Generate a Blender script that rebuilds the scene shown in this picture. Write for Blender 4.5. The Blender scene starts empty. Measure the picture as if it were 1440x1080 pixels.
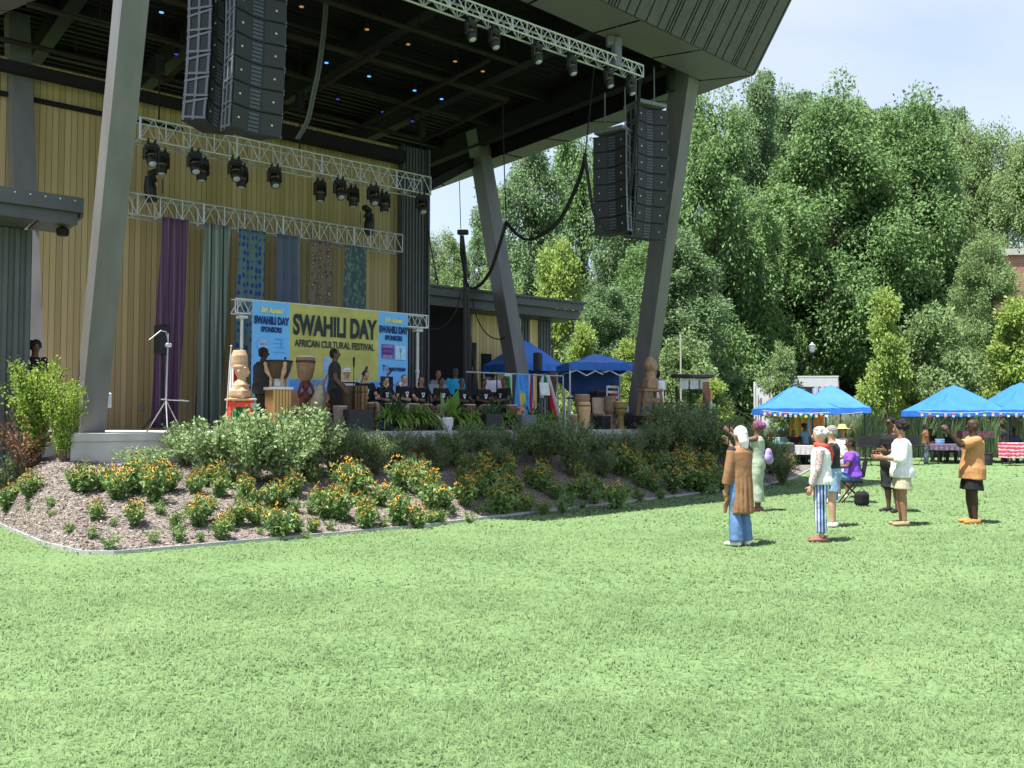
import bpy, math, random
import numpy as np
from mathutils import Vector, Matrix
from mathutils.bvhtree import BVHTree
random.seed(7); NP = np.random.default_rng(11)
PI = math.pi
scene = bpy.context.scene
COL = scene.collection
V = Vector
# ---------------------------------------------------------------- camera model and stage frame
EYE, FPX = 1.7, 1250.0
PITCH = math.atan(53/FPX)
OST = V((-3.11, 18.57, 0)); AST = math.radians(39.25)
U = V((math.cos(AST), math.sin(AST), 0)); N = V((-math.sin(AST), math.cos(AST), 0))
ZD = 1.5                                   # stage floor height
def ray(px, py):
    x = (px-720)/FPX; y = (540-py)/FPX
    return V((x, math.cos(PITCH)-y*math.sin(PITCH), math.sin(PITCH)+y*math.cos(PITCH)))
def at(px, py, Y):
    d = ray(px, py); return V((0, 0, EYE))+d*(Y/d.y)
def atz(px, py, z=0.0):
    d = ray(px, py); return V((0, 0, EYE))+d*((z-EYE)/d.z)
def att(px, py, t):
    d = ray(px, py); k = (t+OST.dot(N))/d.dot(N); return V((0, 0, EYE))+d*k
def ST(s, t, z=ZD): return OST+U*s+N*t+V((0, 0, z))
def st(p): q = V(p)-OST; return q.dot(U), q.dot(N), p[2]
def SP(px, t, z=ZD):                       # stage-floor point seen at column px, t metres behind the front edge
    p = att(px, 593, t); p.z = z; return p
def gpt(px, py): return atz(px, py, 0.0)
# ---------------------------------------------------------------- materials
def srgb(h):
    h = h.lstrip('#'); o = []
    for i in (0, 2, 4):
        c = int(h[i:i+2], 16)/255
        o.append(c/12.92 if c <= .04045 else ((c+.055)/1.055)**2.4)
    return tuple(o)
def newmat(name):
    m = bpy.data.materials.new(name); m.use_nodes = True
    nt = m.node_tree; return m, nt, nt.nodes, nt.links, nt.nodes['Principled BSDF']
def mulc(c, k): return (min(1, c[0]*k), min(1, c[1]*k), min(1, c[2]*k), 1)
MATS = {}
def M(name, col, rough=.7, var=.15, vs=7.0, metal=0.0, bump=0.0, bs=60.0, spec=.35, stretch=None, island=0.0):
    if name in MATS: return MATS[name]
    if isinstance(col, str): col = srgb(col)
    m, nt, nd, lk, b = newmat(name)
    b.inputs['Roughness'].default_value = rough; b.inputs['Metallic'].default_value = metal
    b.inputs['Specular IOR Level'].default_value = spec
    tc = nd.new('ShaderNodeTexCoord'); mp = nd.new('ShaderNodeMapping')
    lk.new(tc.outputs['Object'], mp.inputs[0])
    if stretch: mp.inputs['Scale'].default_value = stretch
    nz = nd.new('ShaderNodeTexNoise'); nz.inputs['Scale'].default_value = vs; nz.inputs['Detail'].default_value = 5
    lk.new(mp.outputs[0], nz.inputs['Vector'])
    rp = nd.new('ShaderNodeValToRGB'); rp.color_ramp.elements[0].position = .3; rp.color_ramp.elements[1].position = .7
    rp.color_ramp.elements[0].color = mulc(col, 1-var); rp.color_ramp.elements[1].color = mulc(col, 1+var)
    lk.new(nz.outputs[0], rp.inputs[0]); out = rp.outputs[0]
    if island:
        g = nd.new('ShaderNodeNewGeometry'); mr = nd.new('ShaderNodeMapRange')
        mr.inputs[3].default_value = 1-island; mr.inputs[4].default_value = 1+island
        lk.new(g.outputs['Random Per Island'], mr.inputs[0])
        vm = nd.new('ShaderNodeVectorMath'); vm.operation = 'SCALE'
        lk.new(out, vm.inputs[0]); lk.new(mr.outputs[0], vm.inputs[3]); out = vm.outputs[0]
    lk.new(out, b.inputs['Base Color'])
    if bump:
        n2 = nd.new('ShaderNodeTexNoise'); n2.inputs['Scale'].default_value = bs; n2.inputs['Detail'].default_value = 4
        lk.new(mp.outputs[0], n2.inputs['Vector'])
        bp = nd.new('ShaderNodeBump'); bp.inputs['Strength'].default_value = bump; bp.inputs['Distance'].default_value = .02
        lk.new(n2.outputs[0], bp.inputs['Height']); lk.new(bp.outputs[0], b.inputs['Normal'])
    MATS[name] = m; return m
def leafM(name, c1, c2, trans=.35, rough=.55, big=.0, bscale=.35, soft=0.0):
    if name in MATS: return MATS[name]
    m, nt, nd, lk, b = newmat(name)
    b.inputs['Roughness'].default_value = rough; b.inputs['Specular IOR Level'].default_value = .3
    g = nd.new('ShaderNodeNewGeometry'); rp = nd.new('ShaderNodeValToRGB')
    rp.color_ramp.elements[0].color = (*c1, 1); rp.color_ramp.elements[1].color = (*c2, 1)
    out_f = g.outputs['Random Per Island']
    if big:
        tc = nd.new('ShaderNodeTexCoord'); nz = nd.new('ShaderNodeTexNoise'); nz.inputs['Scale'].default_value = bscale
        nz.inputs['Detail'].default_value = 3
        lk.new(tc.outputs['Object'], nz.inputs['Vector'])
        mx = nd.new('ShaderNodeMath'); mx.operation = 'MULTIPLY_ADD'
        lk.new(nz.outputs[0], mx.inputs[0]); mx.inputs[1].default_value = big*2
        ad = nd.new('ShaderNodeMath'); ad.operation = 'MULTIPLY_ADD'; lk.new(out_f, ad.inputs[0])
        ad.inputs[1].default_value = 1-big; ad.inputs[2].default_value = -big*.5
        lk.new(ad.outputs[0], mx.inputs[2]); out_f = mx.outputs[0]
    lk.new(out_f, rp.inputs[0]); lk.new(rp.outputs[0], b.inputs['Base Color'])
    if soft:                                        # leaves of one tuft shade together: bend the normal toward the sky
        sc_ = nd.new('ShaderNodeVectorMath'); sc_.operation = 'SCALE'; sc_.inputs[3].default_value = 1-soft; lk.new(g.outputs['Normal'], sc_.inputs[0])
        ad_ = nd.new('ShaderNodeVectorMath'); ad_.inputs[1].default_value = (0, 0, soft); lk.new(sc_.outputs[0], ad_.inputs[0])
        nr_ = nd.new('ShaderNodeVectorMath'); nr_.operation = 'NORMALIZE'; lk.new(ad_.outputs[0], nr_.inputs[0]); lk.new(nr_.outputs[0], b.inputs['Normal'])
    tr = nd.new('ShaderNodeBsdfTranslucent'); ms = nd.new('ShaderNodeMixShader'); ms.inputs[0].default_value = trans
    hs = nd.new('ShaderNodeHueSaturation'); hs.inputs['Value'].default_value = 1.25; hs.inputs['Hue'].default_value = .485
    lk.new(rp.outputs[0], hs.inputs['Color']); lk.new(hs.outputs[0], tr.inputs[0])
    lk.new(b.outputs[0], ms.inputs[1]); lk.new(tr.outputs[0], ms.inputs[2])
    lk.new(ms.outputs[0], nd['Material Output'].inputs[0])
    MATS[name] = m; return m
def stripeM(name, cols, width, axis=0, rough=.8, wobble=0.0, space='Object', trans=0):
    """repeating stripes of the given colours across one object axis; width is one full repeat in metres"""
    if name in MATS: return MATS[name]
    m, nt, nd, lk, b = newmat(name); b.inputs['Roughness'].default_value = rough; b.inputs['Specular IOR Level'].default_value = .2
    tc = nd.new('ShaderNodeTexCoord'); sp = nd.new('ShaderNodeSeparateXYZ'); lk.new(tc.outputs[space], sp.inputs[0])
    src = sp.outputs[axis]
    if wobble:
        nz = nd.new('ShaderNodeTexNoise'); nz.inputs['Scale'].default_value = 6; lk.new(tc.outputs[space], nz.inputs['Vector'])
        ma = nd.new('ShaderNodeMath'); ma.operation = 'MULTIPLY_ADD'; lk.new(nz.outputs[0], ma.inputs[0]); ma.inputs[1].default_value = wobble
        lk.new(src, ma.inputs[2]); src = ma.outputs[0]
    dv = nd.new('ShaderNodeMath'); dv.operation = 'DIVIDE'; lk.new(src, dv.inputs[0]); dv.inputs[1].default_value = width
    fr = nd.new('ShaderNodeMath'); fr.operation = 'FRACT'; lk.new(dv.outputs[0], fr.inputs[0])
    rp = nd.new('ShaderNodeValToRGB'); cr = rp.color_ramp; cr.interpolation = 'CONSTANT'
    k = len(cols)
    while len(cr.elements) < k: cr.elements.new(.5)
    for i, c in enumerate(cols):
        c = srgb(c) if isinstance(c, str) else c
        cr.elements[i].position = i/k; cr.elements[i].color = (*c, 1)
    lk.new(fr.outputs[0], rp.inputs[0]); lk.new(rp.outputs[0], b.inputs['Base Color'])
    MATS[name] = m; return m
def emitM(name, col, k):
    m, nt, nd, lk, b = newmat(name); b.inputs['Base Color'].default_value = (.02, .02, .02, 1)
    b.inputs['Emission Color'].default_value = (*col, 1); b.inputs['Emission Strength'].default_value = k; return m
# ---------------------------------------------------------------- mesh builder
class MB:
    def __init__(s): s.v = []; s.f = []; s.mi = []
    def add(s, vs, fs, m=0):
        o = len(s.v); s.v.extend([tuple(x) for x in vs]); s.f.extend([tuple(i+o for i in f) for f in fs]); s.mi.extend([m]*len(fs)); return s
    def box(s, c, d, R=None, m=0):
        c = V(c); vs = []
        for z in (-.5, .5):
            for x, y in ((-.5, -.5), (.5, -.5), (.5, .5), (-.5, .5)):
                q = V((x*d[0], y*d[1], z*d[2])); vs.append(c+(R @ q if R else q))
        return s.add(vs, [(3, 2, 1, 0), (4, 5, 6, 7), (0, 1, 5, 4), (1, 2, 6, 5), (2, 3, 7, 6), (3, 0, 4, 7)], m)
    def bevbox(s, c, d, bv=.01, R=None, m=0):
        c = V(c); h = [x/2 for x in d]; vs = []; idx = {}
        for sx in (-1, 1):
            for sy in (-1, 1):
                for sz in (-1, 1):
                    for a in range(3):
                        q = [sx*(h[0]-bv), sy*(h[1]-bv), sz*(h[2]-bv)]; q[a] = (sx, sy, sz)[a]*h[a]
                        q = V(q); idx[(sx, sy, sz, a)] = len(vs); vs.append(c+(R @ q if R else q))
        fs = []
        for a in range(3):
            b, e = (a+1) % 3, (a+2) % 3
            for sg in (-1, 1):
                def K(i, j):
                    k = [0, 0, 0]; k[a] = sg; k[b] = i; k[e] = j; return idx[(*k, a)]
                q = [K(-1, -1), K(1, -1), K(1, 1), K(-1, 1)]; fs.append(q if sg > 0 else q[::-1])
                for s2 in (-1, 1):
                    def K2(i, ax):
                        k = [0, 0, 0]; k[a] = sg; k[b] = s2; k[e] = i; return idx[(*k, ax)]
                    q = [K2(-1, a), K2(1, a), K2(1, b), K2(-1, b)]; fs.append(q if sg*s2 < 0 else q[::-1])
        for sx in (-1, 1):
            for sy in (-1, 1):
                for sz in (-1, 1):
                    q = [idx[(sx, sy, sz, a)] for a in range(3)]; fs.append(q if sx*sy*sz > 0 else q[::-1])
        return s.add(vs, fs, m)
    def beam(s, p0, p1, w, h, up=(0, 0, 1), m=0, bv=0):
        p0, p1 = V(p0), V(p1); y = (p1-p0); L = y.length; y.normalize()
        x = y.cross(V(up)); x = x.normalized() if x.length > 1e-4 else V((1, 0, 0)); z = x.cross(y)
        R = Matrix((x, y, z)).transposed()
        return s.bevbox((p0+p1)/2, (w, L, h), bv, R, m) if bv else s.box((p0+p1)/2, (w, L, h), R, m)
    def tube(s, pts, r, n=8, m=0, cap=True, rb=None, side=None, hemi=False):
        pts = [V(p) for p in pts]; k = len(pts)
        rs = list(r) if isinstance(r, (list, tuple)) else [r]*k
        rbs = list(rb) if isinstance(rb, (list, tuple)) else ([rb]*k if rb else rs[:])
        T = [((pts[min(i+1, k-1)]-pts[max(i-1, 0)]).normalized()) for i in range(k)]
        if hemi:
            a, z = pts[0], pts[-1]; e0, e1 = min(rs[0], rbs[0]), min(rs[-1], rbs[-1])
            P2 = [a-T[0]*e0*.92, a-T[0]*e0*.6]+pts+[z+T[-1]*e1*.6, z+T[-1]*e1*.92]
            rs = [rs[0]*.4, rs[0]*.8]+rs+[rs[-1]*.8, rs[-1]*.4]; rbs = [rbs[0]*.4, rbs[0]*.8]+rbs+[rbs[-1]*.8, rbs[-1]*.4]
            T = [T[0]]*2+T+[T[-1]]*2; pts = P2; k = len(pts)
        x = V(side) if side else (V((0, 0, 1)) if abs(T[0].z) < .9 else V((1, 0, 0)))
        vs, fs = [], []
        for i in range(k):
            x = x-T[i]*x.dot(T[i]); x = x.normalized() if x.length > 1e-6 else T[i].orthogonal().normalized()
            y = T[i].cross(x)
            for j in range(n):
                a = 2*PI*j/n; vs.append(pts[i]+x*(math.cos(a)*rs[i])+y*(math.sin(a)*rbs[i]))
        for i in range(k-1):
            for j in range(n): fs.append((i*n+j, i*n+(j+1) % n, (i+1)*n+(j+1) % n, (i+1)*n+j))
        if cap: fs.append(tuple(range(n))[::-1]); fs.append(tuple((k-1)*n+j for j in range(n)))
        return s.add(vs, fs, m)
    def lathe(s, prof, n=20, c=(0, 0, 0), R=None, m=0, sx=1, sy=1):
        c = V(c); vs, fs = [], []; k = len(prof)
        for r, z in prof:
            for j in range(n):
                a = 2*PI*j/n; q = V((r*math.cos(a)*sx, r*math.sin(a)*sy, z)); vs.append(c+(R @ q if R else q))
        for i in range(k-1):
            for j in range(n): fs.append((i*n+j, i*n+(j+1) % n, (i+1)*n+(j+1) % n, (i+1)*n+j))
        fs.append(tuple(range(n))[::-1]); fs.append(tuple((k-1)*n+j for j in range(n)))
        return s.add(vs, fs, m)
    def sph(s, c, r, n=12, R=None, m=0):
        if not isinstance(r, (list, tuple)): r = (r, r, r)
        c = V(c); h = n//2; vs = [c+(R @ V((0, 0, -r[2])) if R else V((0, 0, -r[2])))]; fs = []
        for i in range(1, h):
            a = -PI/2+PI*i/h
            for j in range(n):
                b = 2*PI*j/n; q = V((r[0]*math.cos(a)*math.cos(b), r[1]*math.cos(a)*math.sin(b), r[2]*math.sin(a)))
                vs.append(c+(R @ q if R else q))
        q = V((0, 0, r[2])); vs.append(c+(R @ q if R else q))
        for j in range(n): fs.append((0, 1+(j+1) % n, 1+j))
        for i in range(h-2):
            for j in range(n): a = 1+i*n; fs.append((a+j, a+(j+1) % n, a+n+(j+1) % n, a+n+j))
        a = 1+(h-2)*n
        for j in range(n): fs.append((a+j, a+(j+1) % n, len(vs)-1))
        return s.add(vs, fs, m)
    def grid(s, fn, nu, nv, m=0, mf=None):
        vs = [fn(i/nu, j/nv) for j in range(nv+1) for i in range(nu+1)]; o = len(s.v)
        s.v.extend([tuple(x) for x in vs])
        for j in range(nv):
            for i in range(nu):
                a = o+j*(nu+1)+i; s.f.append((a, a+1, a+nu+2, a+nu+1)); s.mi.append(mf((i+.5)/nu, (j+.5)/nv) if mf else m)
        return s
    def build(s, name, mats, parent=None, smooth=False, loc=None, rotz=0):
        me = bpy.data.meshes.new(name); me.from_pydata(s.v, [], s.f)
        for m in (mats if isinstance(mats, (list, tuple)) else [mats]): me.materials.append(m)
        if any(s.mi): me.polygons.foreach_set('material_index', s.mi)
        if smooth: me.polygons.foreach_set('use_smooth', [True]*len(s.f))
        me.update(); o = bpy.data.objects.new(name, me); COL.objects.link(o)
        if parent: o.parent = parent
        if loc is not None: o.location = loc
        o.rotation_euler.z = rotz
        return o
def tag(o, label, cat, group=None):
    o['label'] = label; o['category'] = cat
    if group: o['group'] = group
    return o
def thing(name, label, cat, loc=(0, 0, 0), rotz=0.0, group=None):
    o = bpy.data.objects.new(name, None); COL.objects.link(o); o.location = loc; o.rotation_euler.z = rotz
    o.empty_display_size = .2; return tag(o, label, cat, group)
def structure(o, kind='structure'): o['kind'] = kind; return o
def dup(root, loc, rotz=0.0, scale=None, label=None, name=None):
    r = root.copy(); COL.objects.link(r); r.location = loc; r.rotation_euler.z = rotz
    if scale is not None: r.scale = scale if isinstance(scale, (list, tuple)) else (scale,)*3
    if label: r['label'] = label
    for ch in list(root.children):
        c = ch.copy(); COL.objects.link(c); c.parent = r
        for g in list(ch.children):
            d = g.copy(); COL.objects.link(d); d.parent = c
    return r
BLOBS = []
def blob(name, mb, mat, parent=None, voxel=.01, it=3, loc=None, rotz=0.0, fac=.5, wrinkle=0.0):
    """a closed continuous skin over overlapping tubes: voxel remesh, smoothed; baked once at the end"""
    o = mb.build(name, mat, parent, loc=loc, rotz=rotz)
    r = o.modifiers.new('r', 'REMESH'); r.mode = 'VOXEL'; r.voxel_size = voxel; r.use_smooth_shade = True
    if it:
        s = o.modifiers.new('s', 'SMOOTH'); s.iterations = it; s.factor = fac
    if wrinkle:
        tx = bpy.data.textures.get('folds') or bpy.data.textures.new('folds', 'CLOUDS'); tx.noise_scale = .13; tx.noise_depth = 2
        d = o.modifiers.new('d', 'DISPLACE'); d.texture = tx; d.strength = wrinkle; d.mid_level = .5; d.texture_coords = 'LOCAL'
    BLOBS.append(o); return o
def bake_blobs():
    dg = bpy.context.evaluated_depsgraph_get()
    res = [(o, bpy.data.meshes.new_from_object(o.evaluated_get(dg), depsgraph=dg)) for o in BLOBS]
    for o, me in res:
        o.modifiers.clear(); old = o.data; me.name = old.name; o.data = me; bpy.data.meshes.remove(old)
def fast_mesh(name, co, nper, faces_local, mats):
    """many identical little islands: co is (n, nper, 3); faces_local is the face list of one island"""
    n = co.shape[0]; me = bpy.data.meshes.new(name)
    me.vertices.add(n*nper); me.vertices.foreach_set('co', co.reshape(-1).astype(np.float32))
    ls = np.concatenate([np.array(f) for f in faces_local]); cnt = np.array([len(f) for f in faces_local])
    tot = len(ls); idx = (np.arange(n)[:, None]*nper+ls[None, :]).reshape(-1)
    me.loops.add(n*tot); me.loops.foreach_set('vertex_index', idx.astype(np.int32))
    st_ = (np.arange(n)[:, None]*tot+np.concatenate([[0], np.cumsum(cnt)[:-1]])[None, :]).reshape(-1)
    me.polygons.add(n*len(cnt)); me.polygons.foreach_set('loop_start', st_.astype(np.int32))
    me.polygons.foreach_set('loop_total', np.tile(cnt, n).astype(np.int32))
    for m in (mats if isinstance(mats, (list, tuple)) else [mats]): me.materials.append(m)
    me.update(calc_edges=True); me.validate(); return me
def meshobj(name, me, parent=None, loc=None):
    o = bpy.data.objects.new(name, me); COL.objects.link(o)
    if parent: o.parent = parent
    if loc is not None: o.location = loc
    return o
def unit(a): return a/np.maximum(np.linalg.norm(a, axis=-1, keepdims=True), 1e-9)
def leaf_quads(P, D, size, width=.5, droop=.0, bias=.6, rng=NP):
    """rhombic leaves at P pointing along D (noisy); size may be an array"""
    n = len(P); d = unit(D*bias+rng.normal(0, .6, (n, 3))); d[:, 2] -= droop; d = unit(d)
    r = unit(np.cross(d, rng.normal(0, 1, (n, 3)))); nn = np.cross(d, r)
    L = (size*rng.uniform(.65, 1.3, n))[:, None]; W = L*width*.5
    fold = nn*(L*.12)
    return np.stack([P, P+d*L*.5+r*W+fold, P+d*L, P+d*L*.5-r*W+fold], 1)
QUAD = [(0, 1, 2, 3)]
# ================================================================= camera, light, sky
cd = bpy.data.cameras.new('camera'); cam = bpy.data.objects.new('camera', cd); COL.objects.link(cam)
cam.location = (0, 0, EYE); cam.rotation_euler = (PI/2+PITCH, 0, 0)
cd.sensor_width = 36; cd.lens = 36*FPX/1440; cd.clip_end = 2000; cd.clip_start = .05; scene.camera = cam
SUND = V((.29, .20, -.94)).normalized()
ld = bpy.data.lights.new('sun', 'SUN'); lo = bpy.data.objects.new('sun', ld); COL.objects.link(lo)
lo.rotation_euler = SUND.to_track_quat('-Z', 'Y').to_euler(); lo.location = (-20, -6, 60)
ld.energy = 4.2; ld.angle = math.radians(.53); ld.color = (1, .955, .88)
w = bpy.data.worlds.new('World'); scene.world = w; w.use_nodes = True
nt = w.node_tree; nd, lk = nt.nodes, nt.links; bg = nd['Background']
sk = nd.new('ShaderNodeTexSky'); sk.sky_type = 'NISHITA'; sk.sun_disc = False
sk.sun_elevation = math.asin(-SUND.z); sk.sun_rotation = math.atan2(-SUND.x, -SUND.y)
sk.air_density = 1.0; sk.dust_density = 1.2; sk.ozone_density = 1.0
tc = nd.new('ShaderNodeTexCoord'); mp = nd.new('ShaderNodeMapping'); mp.inputs['Scale'].default_value = (1, 1, 2.6)
mp.inputs['Location'].default_value = (.35, .2, .1)
lk.new(tc.outputs['Generated'], mp.inputs[0])
nz = nd.new('ShaderNodeTexNoise'); nz.inputs['Scale'].default_value = 2.2; nz.inputs['Detail'].default_value = 7; nz.inputs['Roughness'].default_value = .52
nz.inputs['Distortion'].default_value = .5
lk.new(mp.outputs[0], nz.inputs['Vector'])
rp = nd.new('ShaderNodeValToRGB'); rp.color_ramp.elements[0].position = .36; rp.color_ramp.elements[1].position = .66
rp.color_ramp.elements[0].color = (.42, .42, .42, 1); rp.color_ramp.elements[1].color = (.93, .93, .93, 1)
lk.new(nz.outputs[0], rp.inputs[0])
mx = nd.new('ShaderNodeMix'); mx.data_type = 'RGBA'
lk.new(rp.outputs[0], mx.inputs[0]); lk.new(sk.outputs[0], mx.inputs[6]); mx.inputs[7].default_value = (3.1, 3.35, 3.95, 1)
lk.new(mx.outputs[2], bg.inputs[0]); bg.inputs[1].default_value = .105
vs_ = scene.view_settings; vs_.view_transform = 'Standard'; vs_.look = 'None'; vs_.exposure = 1.4; vs_.gamma = 1
cy = scene.cycles
cy.max_bounces = 7; cy.diffuse_bounces = 4; cy.transparent_max_bounces = 8; cy.transmission_bounces = 4; cy.glossy_bounces = 3
cy.use_denoising = True; cy.sample_clamp_indirect = 6
# ================================================================= ground
def lawn_mat():
    m, nt, nd, lk, b = newmat('lawn_turf'); b.inputs['Roughness'].default_value = .9; b.inputs['Specular IOR Level'].default_value = .1
    tc = nd.new('ShaderNodeTexCoord')
    def noise(sc, det=6): n = nd.new('ShaderNodeTexNoise'); n.inputs['Scale'].default_value = sc; n.inputs['Detail'].default_value = det; lk.new(tc.outputs['Object'], n.inputs['Vector']); return n
    a = noise(.5); f = noise(26); g = noise(5)
    r1 = nd.new('ShaderNodeValToRGB'); e = r1.color_ramp.elements; e[0].position = .3; e[1].position = .72
    e[0].color = (.105, .178, .07, 1); e[1].color = (.18, .27, .12, 1); lk.new(f.outputs[0], r1.inputs[0])
    r2 = nd.new('ShaderNodeValToRGB'); e = r2.color_ramp.elements; e[0].position = .58; e[1].position = .78
    e[0].color = (0, 0, 0, 1); e[1].color = (.75, .75, .75, 1); lk.new(g.outputs[0], r2.inputs[0])
    mu = nd.new('ShaderNodeMath'); mu.operation = 'MULTIPLY'; lk.new(r2.outputs[0], mu.inputs[0]); lk.new(a.outputs[0], mu.inputs[1])
    mx = nd.new('ShaderNodeMix'); mx.data_type = 'RGBA'; lk.new(mu.outputs[0], mx.inputs[0]); lk.new(r1.outputs[0], mx.inputs[6])
    mx.inputs[7].default_value = (.27, .23, .12, 1); lk.new(mx.outputs[2], b.inputs['Base Color'])
    bp = nd.new('ShaderNodeBump'); bp.inputs['Strength'].default_value = .6; bp.inputs['Distance'].default_value = .03
    lk.new(f.outputs[0], bp.inputs['Height']); lk.new(bp.outputs[0], b.inputs['Normal']); return m
g = MB(); g.grid(lambda u, v: V((-300+600*u, -60+560*v, 0)), 30, 28); structure(g.build('lawn', lawn_mat()))
TOEPX = [(-31, 727), (0, 740), (60, 766), (115, 779), (160, 780), (245, 773), (330, 765), (480, 752), (600, 741), (700, 728), (830, 713), (940, 700), (1020, 690), (1080, 682), (1120, 672), (1150, 655)]
TOPST = [(-6.15, 2.05, .9), (-6.1, 1.85, .98), (-6.0, 1.3, 1.05), (-5.7, .35, 1.1), (-5.2, -.03, 1.0), (-4.2, -.03, .95), (-3.3, -.03, 1.0), (-1.2, -.03, 1.08), (.6, -.03, 1.16), (2.2, -.03, 1.2), (4.4, -.03, 1.22), (6.6, -.03, 1.24), (8.6, -.03, 1.28), (10.4, -.03, 1.25), (12, .5, .95), (13.6, 2, .35)]
TOE = [gpt(*p) for p in TOEPX]; TOP = [ST(*p) for p in TOPST]
def lerp_list(L, k):
    k = max(0, min(len(L)-1.0001, k*(len(L)-1))); i = int(k); return L[i].lerp(L[i+1], k-i)
def bermpt(u, v):
    a, b = lerp_list(TOE, u), lerp_list(TOP, u); h = v*.7+.3*(1-(1-v)**2)
    p = a.lerp(b, v); p.z = .02+(b.z-.02)*h
    p.z += .05*math.sin(p.x*1.7+p.y)*math.sin(p.y*1.3)*v*(1-v)*4; return p
g = MB(); g.grid(bermpt, 90, 18)
mul, mn, mnd, mlk, mb_ = newmat('mulch'); mb_.inputs['Roughness'].default_value = .95; mb_.inputs['Specular IOR Level'].default_value = .1
tcm = mnd.new('ShaderNodeTexCoord'); vo = mnd.new('ShaderNodeTexVoronoi'); vo.inputs['Scale'].default_value = 38; mlk.new(tcm.outputs['Object'], vo.inputs['Vector'])
rpm = mnd.new('ShaderNodeValToRGB'); rpm.color_ramp.elements[0].color = (.11, .09, .078, 1); rpm.color_ramp.elements[1].color = (.33, .29, .26, 1)
mlk.new(vo.outputs['Color'], rpm.inputs[0]); mlk.new(rpm.outputs[0], mb_.inputs['Base Color'])
bpm = mnd.new('ShaderNodeBump'); bpm.inputs['Strength'].default_value = .9; bpm.inputs['Distance'].default_value = .03
mlk.new(vo.outputs['Distance'], bpm.inputs['Height']); mlk.new(bpm.outputs[0], mb_.inputs['Normal'])
berm = structure(g.build('mulch_slope', mul, smooth=True))
BVT = BVHTree.FromPolygons([V(x) for x in g.v], g.f)
def hit(px, py):
    d = ray(px, py).normalized(); r = BVT.ray_cast(V((0, 0, EYE)), d)
    return r[0] if r[0] else gpt(px, max(py, 610))
# loose chips of bark
us = NP.uniform(.02, .97, 26000); vv = NP.uniform(.0, 1, 26000)
P = np.array([bermpt(a, b)[:] for a, b in zip(us, vv)]); P[:, 2] += .012
co = leaf_quads(P, np.zeros((len(P), 3)), np.full(len(P), .07), width=.38, bias=0, rng=NP); co[:, :, 2] = P[:, None, 2]+(co[:, :, 2]-P[:, None, 2])*.35
structure(meshobj('mulch_chips', fast_mesh('mulch_chips', co, 4, QUAD, leafM('bark_chips', (.11, .09, .075), (.43, .385, .345), 0, .9))), 'stuff')
# steel edging strip along the foot of the bed
e = MB(); pts = [lerp_list(TOE, k/120) for k in range(121)]
for i, p in enumerate(pts):
    d = (pts[min(i+1, 120)]-pts[max(i-1, 0)]).normalized(); n_ = V((d.y, -d.x, 0))
    e.v += [tuple(p+n_*.02+V((0, 0, -.02))), tuple(p+n_*.02+V((0, 0, .05))), tuple(p-n_*.02+V((0, 0, .05))), tuple(p-n_*.02+V((0, 0, -.02)))]
for i in range(120):
    for j in range(3): e.f.append((4*i+j, 4*i+4+j, 4*i+5+j, 4*i+1+j)); e.mi.append(0)
tag(e.build('bed_edging', M('edging_grey', (.38, .40, .40), .6, .15, metal=.2)), 'thin grey edging strip curving along the foot of the planted slope', 'edging')
# ================================================================= grass blades
poly = np.array([[p.x, p.y] for p in TOE]+[[p.x, p.y] for p in TOP[::-1]])
tp = np.array([[p.x, p.y] for p in TOE])
def in_poly(x, y, q):
    ins = np.zeros(len(x), bool); j = len(q)-1
    for i in range(len(q)):
        c = ((q[i, 1] > y) != (q[j, 1] > y)) & (x < (q[j, 0]-q[i, 0])*(y-q[i, 1])/(q[j, 1]-q[i, 1]+1e-12)+q[i, 0]); ins ^= c; j = i
    return ins
big = np.array([[p.x, p.y] for p in TOE]+[[ST(13.6, 3).x, ST(13.6, 3).y], [ST(13, 14).x, ST(13, 14).y], [ST(-14, 14).x, ST(-14, 14).y], [ST(-14, 2.2).x, ST(-14, 2.2).y]])
def patch(x, y, s, ph):
    return (np.sin(x*s+1.3*np.sin(y*s*.7+ph))*np.sin(y*s*1.1+1.7*np.sin(x*s*.6+ph*2))+1)/2
cos = []
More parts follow.
